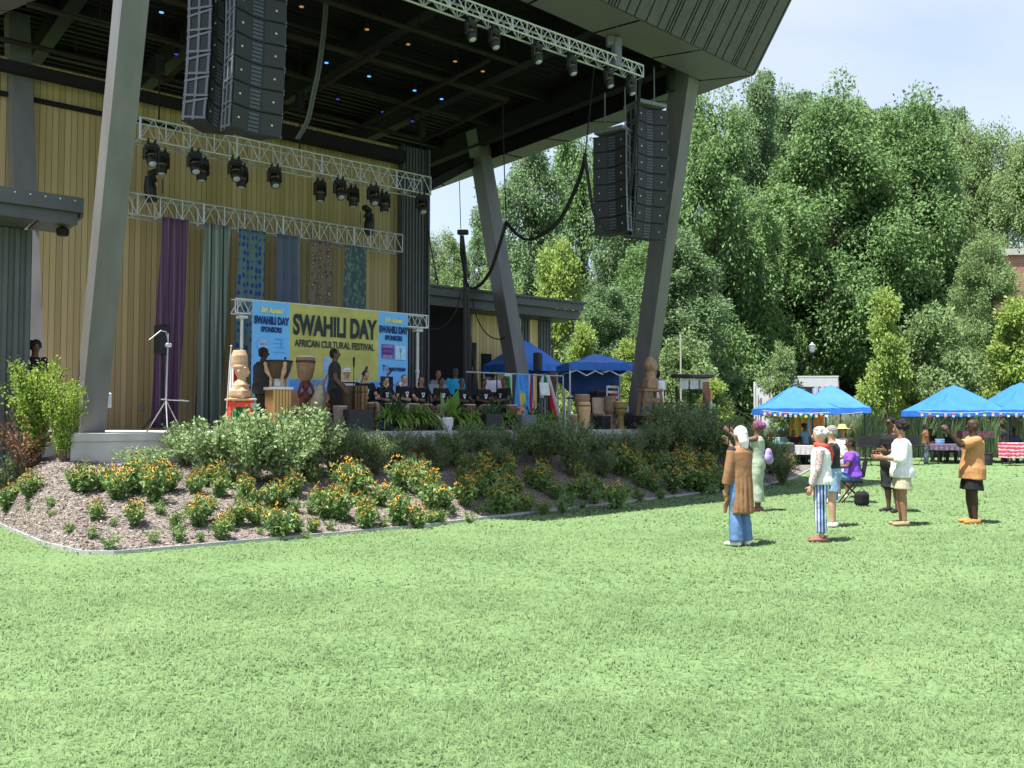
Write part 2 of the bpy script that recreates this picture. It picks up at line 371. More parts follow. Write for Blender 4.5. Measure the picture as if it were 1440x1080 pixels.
for d0, d1, dens, wd, l0, l1 in ((2.6, 5.5, 4600, .0030, .022, .066), (5.5, 9, 2500, .0044, .02, .062), (9, 14, 1200, .007, .018, .055), (14, 26, 380, .014, .02, .05), (26, 60, 40, .04, .02, .05), (2.6, 8, 110, .0036, .05, .10)):
    A = .6*(d1*d1-d0*d0)+5.2*(d1-d0); n = int(A*dens); d = np.sqrt(NP.uniform(d0*d0, d1*d1, n)); x = NP.uniform(-1, 1, n)*(.6*d+2.6); y = d
    k = ~in_poly(x, y, big); x, y = x[k], y[k]; n = len(x)
    den = patch(x, y, 2.3, .4)*.5+patch(x, y, 6.1, 2.)*.5
    bare = np.exp(-((x+5.6)**2/1.6+(y-11.2)**2/.35))+.8*np.exp(-((x+2.2)**2/2.5+(y-10.3)**2/.5))+.9*np.clip(patch(x, y, 1.9, 7.3)*patch(x, y, 4.3, 1.1)-.62, 0, 1)*2.4
    k = NP.uniform(0, 1, n) < ((.45+.55*den) if l0 < .045 else np.clip((patch(x, y, 3.7, 5.)-.62)*3, 0, 1))*(1-.75*bare); x, y, den = x[k], y[k], den[k]; n = len(x)
    # blades grow in small tufts that lean together
    wx, wy = x+.05*np.sin(y*23+x*7), y+.05*np.sin(x*19-y*5); cell = np.floor(wx/.11)*131+np.floor(wy/.11)*57; ang = (np.sin(cell*12.9898)*43758.5453) % 1*2*PI+NP.normal(0, 1.6, n)
    lean = NP.uniform(.45, 2.3, n); L = NP.uniform(l0, l1, n)*(.7+.6*den)
    b = np.stack([x, y, np.full(n, .0)], 1); h = np.stack([np.cos(ang), np.sin(ang), np.zeros(n)], 1); s = np.stack([-h[:, 1], h[:, 0], np.zeros(n)], 1)
    wv = (wd*NP.uniform(.7, 1.3, n))[:, None]; Lc = L[:, None]; le = lean[:, None]
    mid = b+h*Lc*le*.35; mid[:, 2] += L*np.maximum(.3, .66-.14*lean); tip = b+h*Lc*le; tip[:, 2] += L*np.maximum(.22, 1.0-.33*lean)
    cos.append(np.stack([b-s*wv, b+s*wv, mid+s*wv*.8, mid-s*wv*.8, tip], 1))
co = np.concatenate(cos)
gm = leafM('grass_blade', (.098, .178, .072), (.225, .325, .15), .3, .6, big=.5, bscale=.5, soft=.7)
for n_ in gm.node_tree.nodes:
    if n_.type == 'VALTORGB': n_.color_ramp.elements[1].position = .86; q = n_.color_ramp.elements.new(.97); q.color = (.33, .30, .16, 1)   # a few dry blades
structure(meshobj('grass', fast_mesh('grass', co, 5, [(0, 1, 2, 3), (3, 2, 4)], gm)), 'stuff')
# ================================================================= planting on the slope
def rot_between(a): return V(a).to_track_quat('Z', 'Y').to_matrix()
def coneflower_proto(seed, flowers, wide=.42, nst=26):
    rg = np.random.default_rng(seed); P, D = [], []; tips = []
    for i in range(nst):
        a = rg.uniform(0, 2*PI); r = wide*math.sqrt(rg.uniform(0, 1)); h = (1-.45*(r/wide)**2)*rg.uniform(.75, 1.0)
        tip = np.array([math.cos(a)*r, math.sin(a)*r, h]); tips.append(tip)
        for k in range(13):
            f = rg.uniform(.05, .98); P.append(tip*np.array([f, f, f**.85])+rg.normal(0, .02, 3)); aa = rg.uniform(0, 2*PI)
            D.append([math.cos(aa)+tip[0]*1.2, math.sin(aa)+tip[1]*1.2, .35])
    co = leaf_quads(np.array(P), np.array(D), np.full(len(P), .21), width=.42, droop=.15, bias=.9, rng=rg)
    fol = fast_mesh('clump_leaves', co, 4, QUAD, LEAF_CF); blo = None
    if flowers:
        mb = MB()
        for t_ in tips[:flowers]:
            c = V(t_)+V((0, 0, .06+.05*rg.uniform())); R = rot_between((t_[0]*1.1+rg.normal(0, .25), t_[1]*1.1+rg.normal(0, .25)-.25, .8))
            rr = .07*rg.uniform(.8, 1.15); kk = 9; vs = [c]; fs = []
            for j in range(kk):
                a0 = 2*PI*j/kk; a1 = a0+.28; am = a0+.14; o = len(vs)
                vs += [c+R @ V((math.cos(a0-.1)*rr*.55, math.sin(a0-.1)*rr*.55, .0)), c+R @ V((math.cos(am)*rr, math.sin(am)*rr, -.02)), c+R @ V((math.cos(a1+.1)*rr*.55, math.sin(a1+.1)*rr*.55, 0))]
                fs.append((0, o, o+1, o+2))
            mb.add(vs, fs, 0); mb.lathe([(.028, 0), (.03, .02), (.012, .045)], 6, c, R, 1)
        blo = mb
    return fol, blo
LEAF_CF = leafM('coneflower_leaf', (.10, .185, .055), (.25, .37, .13), .28)
PETAL = M('orange_petal', (.86, .47, .035), .6, .25, 30); CONE = M('dark_cone', (.05, .025, .015), .9)
def cf_root(seed, flowers, wide, nst):
    fol, blo = coneflower_proto(seed, flowers, wide, nst)
    t = thing('coneflower_clump', '', 'flower clump'); meshobj('leaves', fol, t)
    if blo: blo.build('blossoms', [PETAL, CONE], t)
    else: bpy.data.objects.remove(t); return tag(meshobj('leafy_clump', fol), '', 'plant clump')
    return t
CF_F = [cf_root(40+i, n, w_, k) for i, (n, w_, k) in enumerate(((30, .5, 34), (16, .42, 28), (38, .55, 40), (22, .62, 34)))]
CF_G = [cf_root(60+i, 0, w_, k) for i, (w_, k) in enumerate(((.6, 18), (.7, 14), (.5, 22)))]
CLUMPS = """43,700,42f 10,718,45f 40,717,13g 72,713,20g 72,726,14g 98,749,20g 130,757,22g 155,773,28g 134,731,32f 160,739,17g 190,739,40f 165,702,48f 190,694,55f 218,706,58f 226,692,48f 150,690,42f 120,692,46f 106,690,40f 240,690,40f
215,763,24g 249,741,28g 252,761,32g 283,733,40f 282,761,18g 312,758,38f 333,739,42f 360,739,32f 392,756,52f 365,751,15g 310,699,40f 345,702,38f 385,713,42f 413,698,40f 226,723,25g 265,722,20g 300,715,22g 430,758,16g
400,752,38f 418,748,27g 440,748,26f 465,746,20g 415,721,25g 437,723,22g 456,727,52f 480,732,50f 512,727,42f 515,747,46f 486,692,52f 500,704,58f 465,701,16g 470,714,34f 535,711,38f 540,741,22g 562,743,55f 586,743,36f 606,739,30f 620,736,26g 552,702,26g 345,722,24g 375,730,22f
560,691,50f 585,681,50f 598,701,52f 608,716,50f 626,713,32f 636,723,17g 660,736,22g 668,701,42f 681,686,50f 650,681,32f 655,711,44f 692,697,48f 706,726,54f 722,706,42f 736,723,32f 765,723,24f 762,691,44f 745,682,32f 716,671,32f 780,701,32f 791,721,26g 640,700,22g 690,722,18g 675,722,20g 820,716,18g 745,712,24g
766,681,30f 812,673,26f 800,713,32g 822,702,42f 836,709,30g 866,716,44f 850,701,26g 872,668,52f 891,673,42f 906,686,40f 921,692,30f 946,693,44f 966,688,50f 986,693,45f 1001,684,40f 931,668,40f 961,664,40f 991,668,40f 1016,691,28g 1002,696,20g 921,645,22f 850,668,24f 880,700,26g 900,705,22f 930,702,20g 1040,682,30f 1055,676,26g 840,690,26f 950,670,34f""".split()
rg = random.Random(77)
EXTRA = []
for i in range(58):                               # looser young plants between the bigger clumps
    u, v = rg.uniform(.36, .88), rg.uniform(.10, .62); EXTRA.append((bermpt(u, v), rg.uniform(.22, .42), u))
used = set()
def first_or_dup(proto, *a, **k):
    if proto.name in used: return dup(proto, *a, **k)
    used.add(proto.name); proto.location = a[0]; proto.rotation_euler.z = a[1] if len(a) > 1 else 0
    s = k.get('scale')
    if s is not None: proto.scale = s if isinstance(s, (list, tuple)) else (s,)*3
    if k.get('label'): proto['label'] = k['label']
    return proto
def is_shaded(px, py): return (px-480)*.52 > (py-612)-.0 and px > 500 and not (py > 733-(px-740)*.05 and px < 745)
for i, c in enumerate(CLUMPS):
    a = c[:-1].split(','); px, py, h = map(float, a); p = hit(px, py); sc = h*p.y/FPX*.92; k = c[-1]
    sh = px-480 > (py-611)*2.05
    pr = (CF_F if k == 'f' else CF_G)[i % (4 if k == 'f' else 3)]
    lb = ('leafy clump with orange coneflowers on the ' if k == 'f' else 'low leafy green clump without flowers on the ')+('shaded right part of the mulch slope' if sh else 'sunlit left part of the mulch slope')
    o = first_or_dup(pr, p-V((0, 0, .02)), random.uniform(0, 6.28), scale=(sc*.9, sc*.9, sc*1.1), label=lb); o['group'] = ('flowering' if k == 'f' else 'flowerless')+' clumps '+('in the shade' if sh else 'in the sun')
for i, (p, sc, u) in enumerate(EXTRA):
    sh = u > .50; k = 'f' if i % 3 else 'g'; pr = (CF_F if k == 'f' else CF_G)[i % (4 if k == 'f' else 3)]
    lb = ('leafy clump with orange coneflowers on the ' if k == 'f' else 'low leafy green clump without flowers on the ')+('shaded right part of the mulch slope' if sh else 'sunlit left part of the mulch slope')
    o = first_or_dup(pr, p-V((0, 0, .02)), i*2.1, scale=(sc*.85, sc*.85, sc*1.15), label=lb); o['group'] = ('flowering' if k == 'f' else 'flowerless')+' clumps '+('in the shade' if sh else 'in the sun')
# ---- shrubs
def shrub_proto(name, seed, mat, nst=40, per=34, leaf=.05, spread=.55, upright=.6, width=.5, droop=0, arch=0.0, stemc=(.12, .09, .05)):
    rg = np.random.default_rng(seed); P, D = [], []; sm = MB()
    for i in range(nst):
        a = rg.uniform(0, 2*PI); r = spread*math.sqrt(rg.uniform(.02, 1)); h = (1-.5*(r/spread)**2*(1-upright))*rg.uniform(.62, 1.03)
        pts = []
        for k in range(6):
            f = k/5; rr = r*(f**(1.0+upright)); zz = h*f-arch*f*f*h
            pts.append(np.array([math.cos(a)*rr+.05*math.sin(3*f+i), math.sin(a)*rr+.05*math.cos(2.5*f+i), zz]))
        sm.tube([V(p) for p in pts], [.012*(1-.12*k) for k in range(6)], 4)
        for k in range(per):
            f = rg.uniform(.12, 1.0)**.75*4.999; j = int(f); q = pts[j]+(pts[j+1]-pts[j])*(f-j)
            P.append(q+rg.normal(0, .035, 3)); aa = rg.uniform(0, 2*PI); D.append([math.cos(aa), math.sin(aa), .45])
    co = leaf_quads(np.array(P), np.array(D), np.full(len(P), leaf), width=width, droop=droop, bias=.9, rng=rg)
    t = thing(name, '', 'shrub'); meshobj('foliage', fast_mesh(name+'_leaves', co, 4, QUAD, mat), t); sm.build('stems', M('stem_brown', stemc, .9), t); return t
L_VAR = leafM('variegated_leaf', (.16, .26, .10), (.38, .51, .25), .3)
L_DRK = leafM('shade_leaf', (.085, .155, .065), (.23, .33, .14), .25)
L_LIM = leafM('bright_leaf', (.13, .25, .035), (.38, .52, .10), .4)
L_RED = leafM('dry_leaf', (.14, .055, .035), (.34, .17, .11), .15)
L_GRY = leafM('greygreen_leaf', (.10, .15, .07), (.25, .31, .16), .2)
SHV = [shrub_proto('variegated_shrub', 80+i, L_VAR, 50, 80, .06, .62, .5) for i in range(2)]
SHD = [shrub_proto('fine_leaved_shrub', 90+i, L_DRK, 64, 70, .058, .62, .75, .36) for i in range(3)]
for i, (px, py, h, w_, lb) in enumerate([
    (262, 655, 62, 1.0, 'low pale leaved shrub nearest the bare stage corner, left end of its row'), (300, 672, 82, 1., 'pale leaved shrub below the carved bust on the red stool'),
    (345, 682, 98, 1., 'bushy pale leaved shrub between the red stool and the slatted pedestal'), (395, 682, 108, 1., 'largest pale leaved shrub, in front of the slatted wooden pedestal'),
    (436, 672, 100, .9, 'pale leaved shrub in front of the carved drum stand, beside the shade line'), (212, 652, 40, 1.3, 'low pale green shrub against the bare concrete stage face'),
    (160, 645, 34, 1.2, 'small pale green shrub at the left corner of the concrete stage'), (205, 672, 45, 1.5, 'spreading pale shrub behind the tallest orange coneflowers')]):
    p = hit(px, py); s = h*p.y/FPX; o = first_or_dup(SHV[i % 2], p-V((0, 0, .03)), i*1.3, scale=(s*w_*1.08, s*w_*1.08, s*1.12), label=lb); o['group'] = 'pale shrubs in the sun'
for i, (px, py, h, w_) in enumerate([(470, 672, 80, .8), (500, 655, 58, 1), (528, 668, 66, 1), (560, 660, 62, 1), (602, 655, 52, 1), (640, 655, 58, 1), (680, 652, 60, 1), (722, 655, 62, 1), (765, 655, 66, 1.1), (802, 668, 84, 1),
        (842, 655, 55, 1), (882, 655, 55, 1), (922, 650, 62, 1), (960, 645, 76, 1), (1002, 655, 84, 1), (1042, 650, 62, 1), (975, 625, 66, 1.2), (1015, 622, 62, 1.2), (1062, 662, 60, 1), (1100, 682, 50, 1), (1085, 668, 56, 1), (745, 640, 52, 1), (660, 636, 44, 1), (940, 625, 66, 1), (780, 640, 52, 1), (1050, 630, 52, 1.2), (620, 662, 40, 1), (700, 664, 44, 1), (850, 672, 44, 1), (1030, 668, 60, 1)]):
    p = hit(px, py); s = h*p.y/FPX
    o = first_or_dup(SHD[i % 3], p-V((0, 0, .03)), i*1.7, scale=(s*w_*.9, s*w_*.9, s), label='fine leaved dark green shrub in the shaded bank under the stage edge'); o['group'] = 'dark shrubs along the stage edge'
SHL = shrub_proto('upright_bush', 101, L_LIM, 64, 120, .038, .36, .9, .55)
for px, py, h, w_, lb in ((50, 652, 146, .8, 'tall bright green upright bush growing beside the grey corrugated pier'), (88, 648, 116, .75, 'shorter bright green bush leaning against the foot of the front leg'), (2, 658, 84, .7, 'bright green bush cut by the left edge of the picture')):
    p = hit(px, py); s = h*p.y/FPX; first_or_dup(SHL, p, px*.1, scale=(s*w_, s*w_, s), label=lb)
SHR = shrub_proto('withered_shrub', 111, L_RED, 34, 26, .06, .6, .5)
p = hit(34, 668); s = 92*p.y/FPX; first_or_dup(SHR, p, 0, scale=(s*.75, s*.75, s), label='withered red brown shrub in front of the bright green bush')
p = hit(585, 655); s = 50*p.y/FPX; dup(SHR, p, 1, scale=(s*.45, s*.45, s), label='thin rust coloured dry plant against the concrete stage face')
SHG = shrub_proto('greygreen_shrub', 115, L_GRY, 40, 34, .07, .65, .45)
for px, py, h, lb in ((12, 690, 44, 'low grey green shrub at the far left of the bed'), (28, 672, 40, 'low grey green shrub under the withered red brown one')):
    p = hit(px, py); s = h*p.y/FPX; first_or_dup(SHG, p, px, scale=s, label=lb)
tw = MB(); p0 = hit(18, 640); rg = random.Random(5)
for i in range(9):
    a = rg.uniform(-.6, .6); L = rg.uniform(.7, 1.5); q = V((0, 0, 0)); pts = [q]
    for k in range(5): q = q+V((a*.12+rg.uniform(-.05, .05), rg.uniform(-.05, .05), L/5)); pts.append(q)
    tw.tube(pts, [.014, .012, .01, .008, .006, .004], 5)
tag(tw.build('bare_shrub', M('grey_twig', (.32, .28, .24), .9), loc=p0), 'bare leafless grey shrub at the left edge before the corrugated pier', 'shrub')
# ================================================================= the stage pavilion (local x = along the stage, y = into it)
PAV = thing('stage_pavilion', 'large open stage pavilion with dark metal roof, slanted legs and yellow plank wall', 'stage', OST, AST)
DK = M('charcoal_metal', (.018, .017, .019), .65, .12, 3, spec=.1)
DKC = M('ceiling_black', (.011, .010, .0112), .8, .1, 3, spec=.06)
STL = M('column_paint', (.15, .145, .15), .45, .14, 1.1, stretch=(3, 3, .5))
SOF = M('soffit_metal', (.165, .145, .165), .40, .08, 4, metal=.25, stretch=(8, 1, 1))
CON = M('concrete', (.46, .455, .44), .85, .12, 2.5, bump=.15)
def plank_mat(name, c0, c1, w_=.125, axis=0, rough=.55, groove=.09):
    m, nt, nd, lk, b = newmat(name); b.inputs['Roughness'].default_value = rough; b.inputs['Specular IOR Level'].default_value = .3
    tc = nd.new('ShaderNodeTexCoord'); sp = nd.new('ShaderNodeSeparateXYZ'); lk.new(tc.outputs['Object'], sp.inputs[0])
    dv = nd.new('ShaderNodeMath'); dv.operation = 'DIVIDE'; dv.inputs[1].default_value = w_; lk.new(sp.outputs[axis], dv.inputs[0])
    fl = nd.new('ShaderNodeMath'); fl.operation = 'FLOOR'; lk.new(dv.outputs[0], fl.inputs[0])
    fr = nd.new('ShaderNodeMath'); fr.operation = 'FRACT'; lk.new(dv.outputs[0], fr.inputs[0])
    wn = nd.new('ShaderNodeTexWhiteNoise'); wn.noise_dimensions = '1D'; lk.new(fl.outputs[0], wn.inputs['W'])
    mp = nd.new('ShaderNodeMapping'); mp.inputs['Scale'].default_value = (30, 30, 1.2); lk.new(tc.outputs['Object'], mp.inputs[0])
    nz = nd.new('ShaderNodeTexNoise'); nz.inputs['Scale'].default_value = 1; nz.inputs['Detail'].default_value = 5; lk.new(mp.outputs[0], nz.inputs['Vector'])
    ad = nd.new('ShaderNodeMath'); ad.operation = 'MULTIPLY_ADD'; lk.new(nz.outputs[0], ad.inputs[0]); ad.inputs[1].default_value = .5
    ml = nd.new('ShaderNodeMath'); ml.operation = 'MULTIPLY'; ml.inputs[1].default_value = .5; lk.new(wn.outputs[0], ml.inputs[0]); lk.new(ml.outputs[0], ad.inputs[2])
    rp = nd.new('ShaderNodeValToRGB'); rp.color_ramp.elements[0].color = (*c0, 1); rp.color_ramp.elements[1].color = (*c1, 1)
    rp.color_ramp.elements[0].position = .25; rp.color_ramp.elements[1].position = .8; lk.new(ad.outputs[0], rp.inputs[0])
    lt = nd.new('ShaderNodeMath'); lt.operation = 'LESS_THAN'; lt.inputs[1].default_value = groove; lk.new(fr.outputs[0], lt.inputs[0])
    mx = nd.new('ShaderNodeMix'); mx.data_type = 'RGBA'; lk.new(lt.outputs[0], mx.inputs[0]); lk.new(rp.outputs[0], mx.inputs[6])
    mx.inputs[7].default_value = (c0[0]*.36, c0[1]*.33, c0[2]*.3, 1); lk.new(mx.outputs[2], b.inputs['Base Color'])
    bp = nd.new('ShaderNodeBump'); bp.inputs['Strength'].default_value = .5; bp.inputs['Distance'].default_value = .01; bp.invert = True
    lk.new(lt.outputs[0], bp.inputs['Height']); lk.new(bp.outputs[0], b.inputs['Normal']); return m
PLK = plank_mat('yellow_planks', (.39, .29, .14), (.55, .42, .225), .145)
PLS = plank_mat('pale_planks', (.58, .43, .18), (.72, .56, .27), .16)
def ribbed(mb, s0, s1, t, z0, z1, pitch=.11, depth=.05, m=0, nrm=-1):
    """corrugated sheet standing along s, facing -t"""
    k = max(2, int((s1-s0)/pitch)); prof = []
    for i in range(k):
        a = s0+(s1-s0)*i/k; q = (s1-s0)/k
        prof += [(a, 0), (a+q*.35, 0), (a+q*.5, depth), (a+q*.85, depth)]
    prof.append((s1, 0)); vs = [(x, t+nrm*d, z) for x, d in prof for z in (z0, z1)]
    mb.add(vs, [(2*i, 2*i+2, 2*i+3, 2*i+1) for i in range(len(prof)-1)], m)
# floor
f = MB(); f.box((3.7, 6.5, 1.048), (18.6, 13, .9)); f.box((3.7, -.012, 1.43), (18.62, .03, .13)); f.build('stage_floor', CON, PAV); f = MB(); f.box((-5.86, 4.5, .746), (.51, 5.0, 1.5)); f.build('side_landing', CON, PAV)
# back wall and its end pier
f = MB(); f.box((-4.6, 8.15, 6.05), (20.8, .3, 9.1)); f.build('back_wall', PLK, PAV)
f = MB(); ribbed(f, 5.8, 6.75, 7.8, 1.5, 10.6); f.box((6.275, 8.1, 6.05), (.93, .5, 9.1)); f.box((6.78, 8.0, 6.05), (.06, .7, 9.1)); f.box((5.79, 7.95, 6.05), (.02, .5, 9.1)); f.build('corrugated_pier', M('pier_grey', (.10, .105, .115), .5, .1, 2, metal=.2), PAV)
# roof outline (world plan points -> stage frame)
OUT = [(6.46, 23.4), (-4.1, 13.6), (-7.9, 16.7), (-15.5, 21.2)]
OUT = [st((x, y, 0))[:2] for x, y in OUT]+[(-16, 14.5), (10.5, 14.5)]
R_, C_ = V((*OUT[0], 0)), V((*OUT[1], 0))
def offs(i, d):                                  # inner ring corner
    p0, p1, p2 = [V((*OUT[(i+k) % 6], 0)) for k in (-1, 0, 1)]
    a, b = (p1-p0).normalized(), (p2-p1).normalized(); na, nb = V((-a.y, a.x, 0)), V((-b.y, b.x, 0))
    cen = V((0, 5, 0))
    if na.dot(cen-p1) < 0: na = -na
    if nb.dot(cen-p1) < 0: nb = -nb
    # intersect offset lines
    q0, q1 = p0+na*d[(i-1) % 6], p1+nb*d[i]
    den = a.x*b.y-a.y*b.x
    k = ((q1.x-q0.x)*b.y-(q1.y-q0.y)*b.x)/den; return q0+a*k
WID = [1.15, .8, .8, .8, .8, .8]
INN = [offs(i, WID) for i in range(6)]
ZS, ZC = 10.95, 12.1
f = MB()
for i in range(6):
    j = (i+1) % 6; a, b = V((*OUT[i], ZS)), V((*OUT[j], ZS)); c, d = V((INN[j].x, INN[j].y, ZS)), V((INN[i].x, INN[i].y, ZS)); k = max(3, int((b-a).length/2.4))
    for q in range(k):                            # soffit laid in panels with open joints
        u0, u1 = q/k+.003, (q+1)/k-.003
        f.add([a.lerp(b, u0), a.lerp(b, u1), d.lerp(c, u1), d.lerp(c, u0)], [(0, 1, 2, 3)])
f.build('soffit', SOF, PAV)
f = MB()                                          # dark inner face of the edge beams and the ribbed steel deck
for i in range(6):
    j = (i+1) % 6; f.add([V((INN[i].x, INN[i].y, ZS-.0)), V((INN[j].x, INN[j].y, ZS)), V((INN[j].x, INN[j].y, ZC+.3)), V((INN[i].x, INN[i].y, ZC+.3))], [(0, 1, 2, 3)])
f.build('edge_beam', DKC, PAV)
f = MB(); ys = np.arange(-3.4, 14.6, .32)
def inside(axis, v):                              # extent of the roof outline along the other axis
    o = []
    for i in range(6):
        a, b = OUT[i], OUT[(i+1) % 6]
        if (a[axis]-v)*(b[axis]-v) < 0: o.append(a[1-axis]+(b[1-axis]-a[1-axis])*(v-a[axis])/(b[axis]-a[axis]))
    return (min(o)+.05, max(o)-.05) if len(o) > 1 else None
vs, fs = [], []
for y in ys:
    for dy, dz in ((0, 0), (.12, 0), (.16, .07), (.28, .07)):
        q = inside(1, y+dy)
        if q: vs += [V((q[0], y+dy, ZC+dz)), V((q[1], y+dy, ZC+dz))]
fs = [(2*i, 2*i+2, 2*i+3, 2*i+1) for i in range(len(vs)//2-1)]; f.add(vs, fs)
f.build('roof_deck', M('deck_steel', (.015, .0138, .0145), .7, .1, 2, spec=.06), PAV)
f = MB(); n6 = 6                                  # roof body above the deck
f.add([V((*p, ZC+.35)) for p in OUT]+[V((*p, 12.7)) for p in OUT], [tuple(range(6)), tuple(range(6, 12))[::-1]]+[(i, (i+1) % 6, 6+(i+1) % 6, 6+i) for i in range(1, 6)])
f.build('roof', DK, PAV)
# leaning ribbed fascia along the front and the end faces
FAS = M('fascia_metal', (.08, .072, .088), .42, .16, 2, stretch=(4, 4, .6), metal=.35)
f = MB(); d0 = (C_-R_).normalized(); no = V((-d0.y, d0.x, 0)); no = no if no.y < 0 else -no
L = (C_-R_).length; x = 0.0; rg = random.Random(3); base = lambda k, z, o=0.0: R_+d0*k+no*((z-ZS)*.675+o)+V((0, 0, z))
f.add([base(0, ZS), base(L, ZS), base(L, 12.75), base(0, 12.75)], [(0, 1, 2, 3)])
while x < L-.1:
    wd = rg.choice((.10, .10, .10, .30, .42)); hgt = .05
    f.add([base(x+.015, ZS+.01, .0), base(x+.015, ZS+.01, hgt), base(x+wd-.03, ZS+.01, hgt), base(x+wd-.03, ZS+.01, 0), base(x+.015, 12.75, 0), base(x+.015, 12.75, hgt), base(x+wd-.03, 12.75, hgt), base(x+wd-.03, 12.75, 0)],
          [(0, 1, 5, 4), (1, 2, 6, 5), (2, 3, 7, 6), (0, 3, 2, 1)]); x += wd
f.add([R_+V((0, 0, ZS)), V((*OUT[5], ZS)), V((*OUT[5], 12.7)), base(0, 12.75)], [(0, 1, 2, 3)])
for i in (1, 2, 3, 4):
    f.add([V((*OUT[i], ZS)), V((*OUT[i+1], ZS)), V((*OUT[i+1], 12.7)), V((*OUT[i], 12.7))], [(0, 1, 2, 3)])
f.build('fascia', FAS, PAV)
# girders, purlins, hung pipe grid
for s in (-6.8, -4.4, -1.5, 2.2, 5.9, 9.2):
    f = MB(); zb = ZC-.75
    q = inside(0, s); m_, l_ = (q[0]+q[1])/2+.4, q[1]-q[0]-1.6; f.box((s, m_, zb), (.32, l_, .04)); f.box((s, m_, ZC-.37), (.03, l_, .7)); f.build('girder', DK, PAV)
for t in (1.2, 4.4, 7.3, 10.5):
    f = MB(); q = inside(1, t); f.box(((q[0]+q[1])/2, t, ZC-.16), (q[1]-q[0]-1.7, .16, .28)); f.build('purlin', DK, PAV)
BRW = M('brown_steel', (.028, .023, .02), .7, .1, 2, spec=.1)
for p0, p1, r in (((-5, 3, 10.85), (6.3, 3, 10.85), .085), ((-6, 7.3, 10.75), (6.2, 7.3, 10.75), .07), ((-4, 1.0, 10.9), (5.0, 1.0, 10.9), .06), ((6.3, 3, 10.85), (6.3, 7.3, 10.75), .07), ((1.6, 2.2, 10.7), (1.6, 7.4, 10.7), .06), ((4.0, .9, 10.7), (4.0, 7.4, 10.7), .06), ((-1.8, 1.0, 10.7), (-1.8, 7.4, 10.7), .06), ((-5.5, 5.1, 10.8), (6.2, 5.1, 10.8), .06), ((6.3, .4, 11.0), (6.3, -.9, 11.0), .05)):
    f = MB(); f.tube([p0, p1], r, 8); f.build('pipe', BRW, PAV)
for s in (-4, -1, 2, 4.6, 6.2):
    for t in (1.0, 3, 5.1, 7.3): f = MB(); f.tube([(s, t, 10.8), (s, t, ZC+.02)], .02, 5); f.build('pipe_hanger', DK, PAV)
# ducts and rails under the ceiling along the back wall
for c, d in (((-3.6, 7.5, 10.2), (8.5, .25, .25)), ((-3.9, 7.9, 9.65), (5.5, .12, .1)), ((3.0, 7.4, 10.05), (5.2, .4, .35))): f = MB(); f.box(c, d); f.build('wall_duct', DK, PAV)
# right hand diagonal braces beside the rear leg
f = MB(); f.beam((6.6, 8.0, 9.3), (9.3, 8.6, 10.9), .28, .28); f.build('brace', DK, PAV)
# four slanted legs
def leg(b, t, w0, w1, d0, d1):
    b, t = V(b), V(t); f = MB(); vs = []
    for p, w_, d in ((b, w0, d0), (t, w1, d1)):
        for x, y in ((-1, -1), (1, -1), (1, 1), (-1, 1)): vs.append(p+V((x*w_/2, y*d/2, 0)))
    f.add(vs, [(3, 2, 1, 0), (4, 5, 6, 7), (0, 1, 5, 4), (1, 2, 6, 5), (2, 3, 7, 6), (3, 0, 4, 7)])
    return f.build('column', STL, PAV)
leg((-5.08, 1.0, 1.4), (-5.02, -1.75, 11.6), .42, .42, .50, .62)
q = st(SP(891, 1.75)); leg((q[0], q[1], .8), (9.41, -1.0, 11.9), .42, .42, .55, .70)
leg((9.41, 5.67, .8), (9.41, 8.6, 12.0), .50, .50, .60, .60)
leg((-5.12, 5.4, .8), (-5.12, 8.4, 11.8), .48, .48, .60, .60)
f = MB(); f.beam((-5.02, -1.75, 11.35), (-4.9, 2.6, 11.45), .5, .5); f.build('roof_arm', STL, PAV)
# small lit house lights in the deck
for k, (px, py, c) in enumerate([(459, 88, 'b'), (519, 107, 'b'), (583, 127, 'b'), (621, 139, 'b'), (475, 139, 'v'), (538, 157, 'v'), (580, 170, 'v'), (227, 17, 'b'), (248, 76, 'v'), (424, 9, 'o'), (516, 41, 'o'), (574, 62, 'o'), (640, 86, 'o'), (679, 100, 'o')]):
    p = atz(px, py, 11.25)
    lb = {'b': 'small blue glowing ceiling light under the stage roof', 'v': 'small dim violet ceiling light under the stage roof', 'o': 'small orange glowing ceiling light under the stage roof'}[c]
    t = thing('ceiling_light', lb, 'ceiling light', p, 0, {'b': 'blue', 'v': 'violet', 'o': 'orange'}[c]+' ceiling lights')
    f = MB(); f.lathe([(.012, 1.0), (.012, .12), (.06, .11), (.07, .0), (.06, .0)], 12); f.build('housing', DK, t)
    f = MB(); f.lathe([(.052, -.012), (.052, -.004)], 12); f.build('lamp', emitM('glow_'+c+str(k), {'b': (.05, .22, 1), 'v': (.08, .05, .8), 'o': (1, .42, .12)}[c], {'b': 1.3, 'v': .25, 'o': .2}[c]), t)
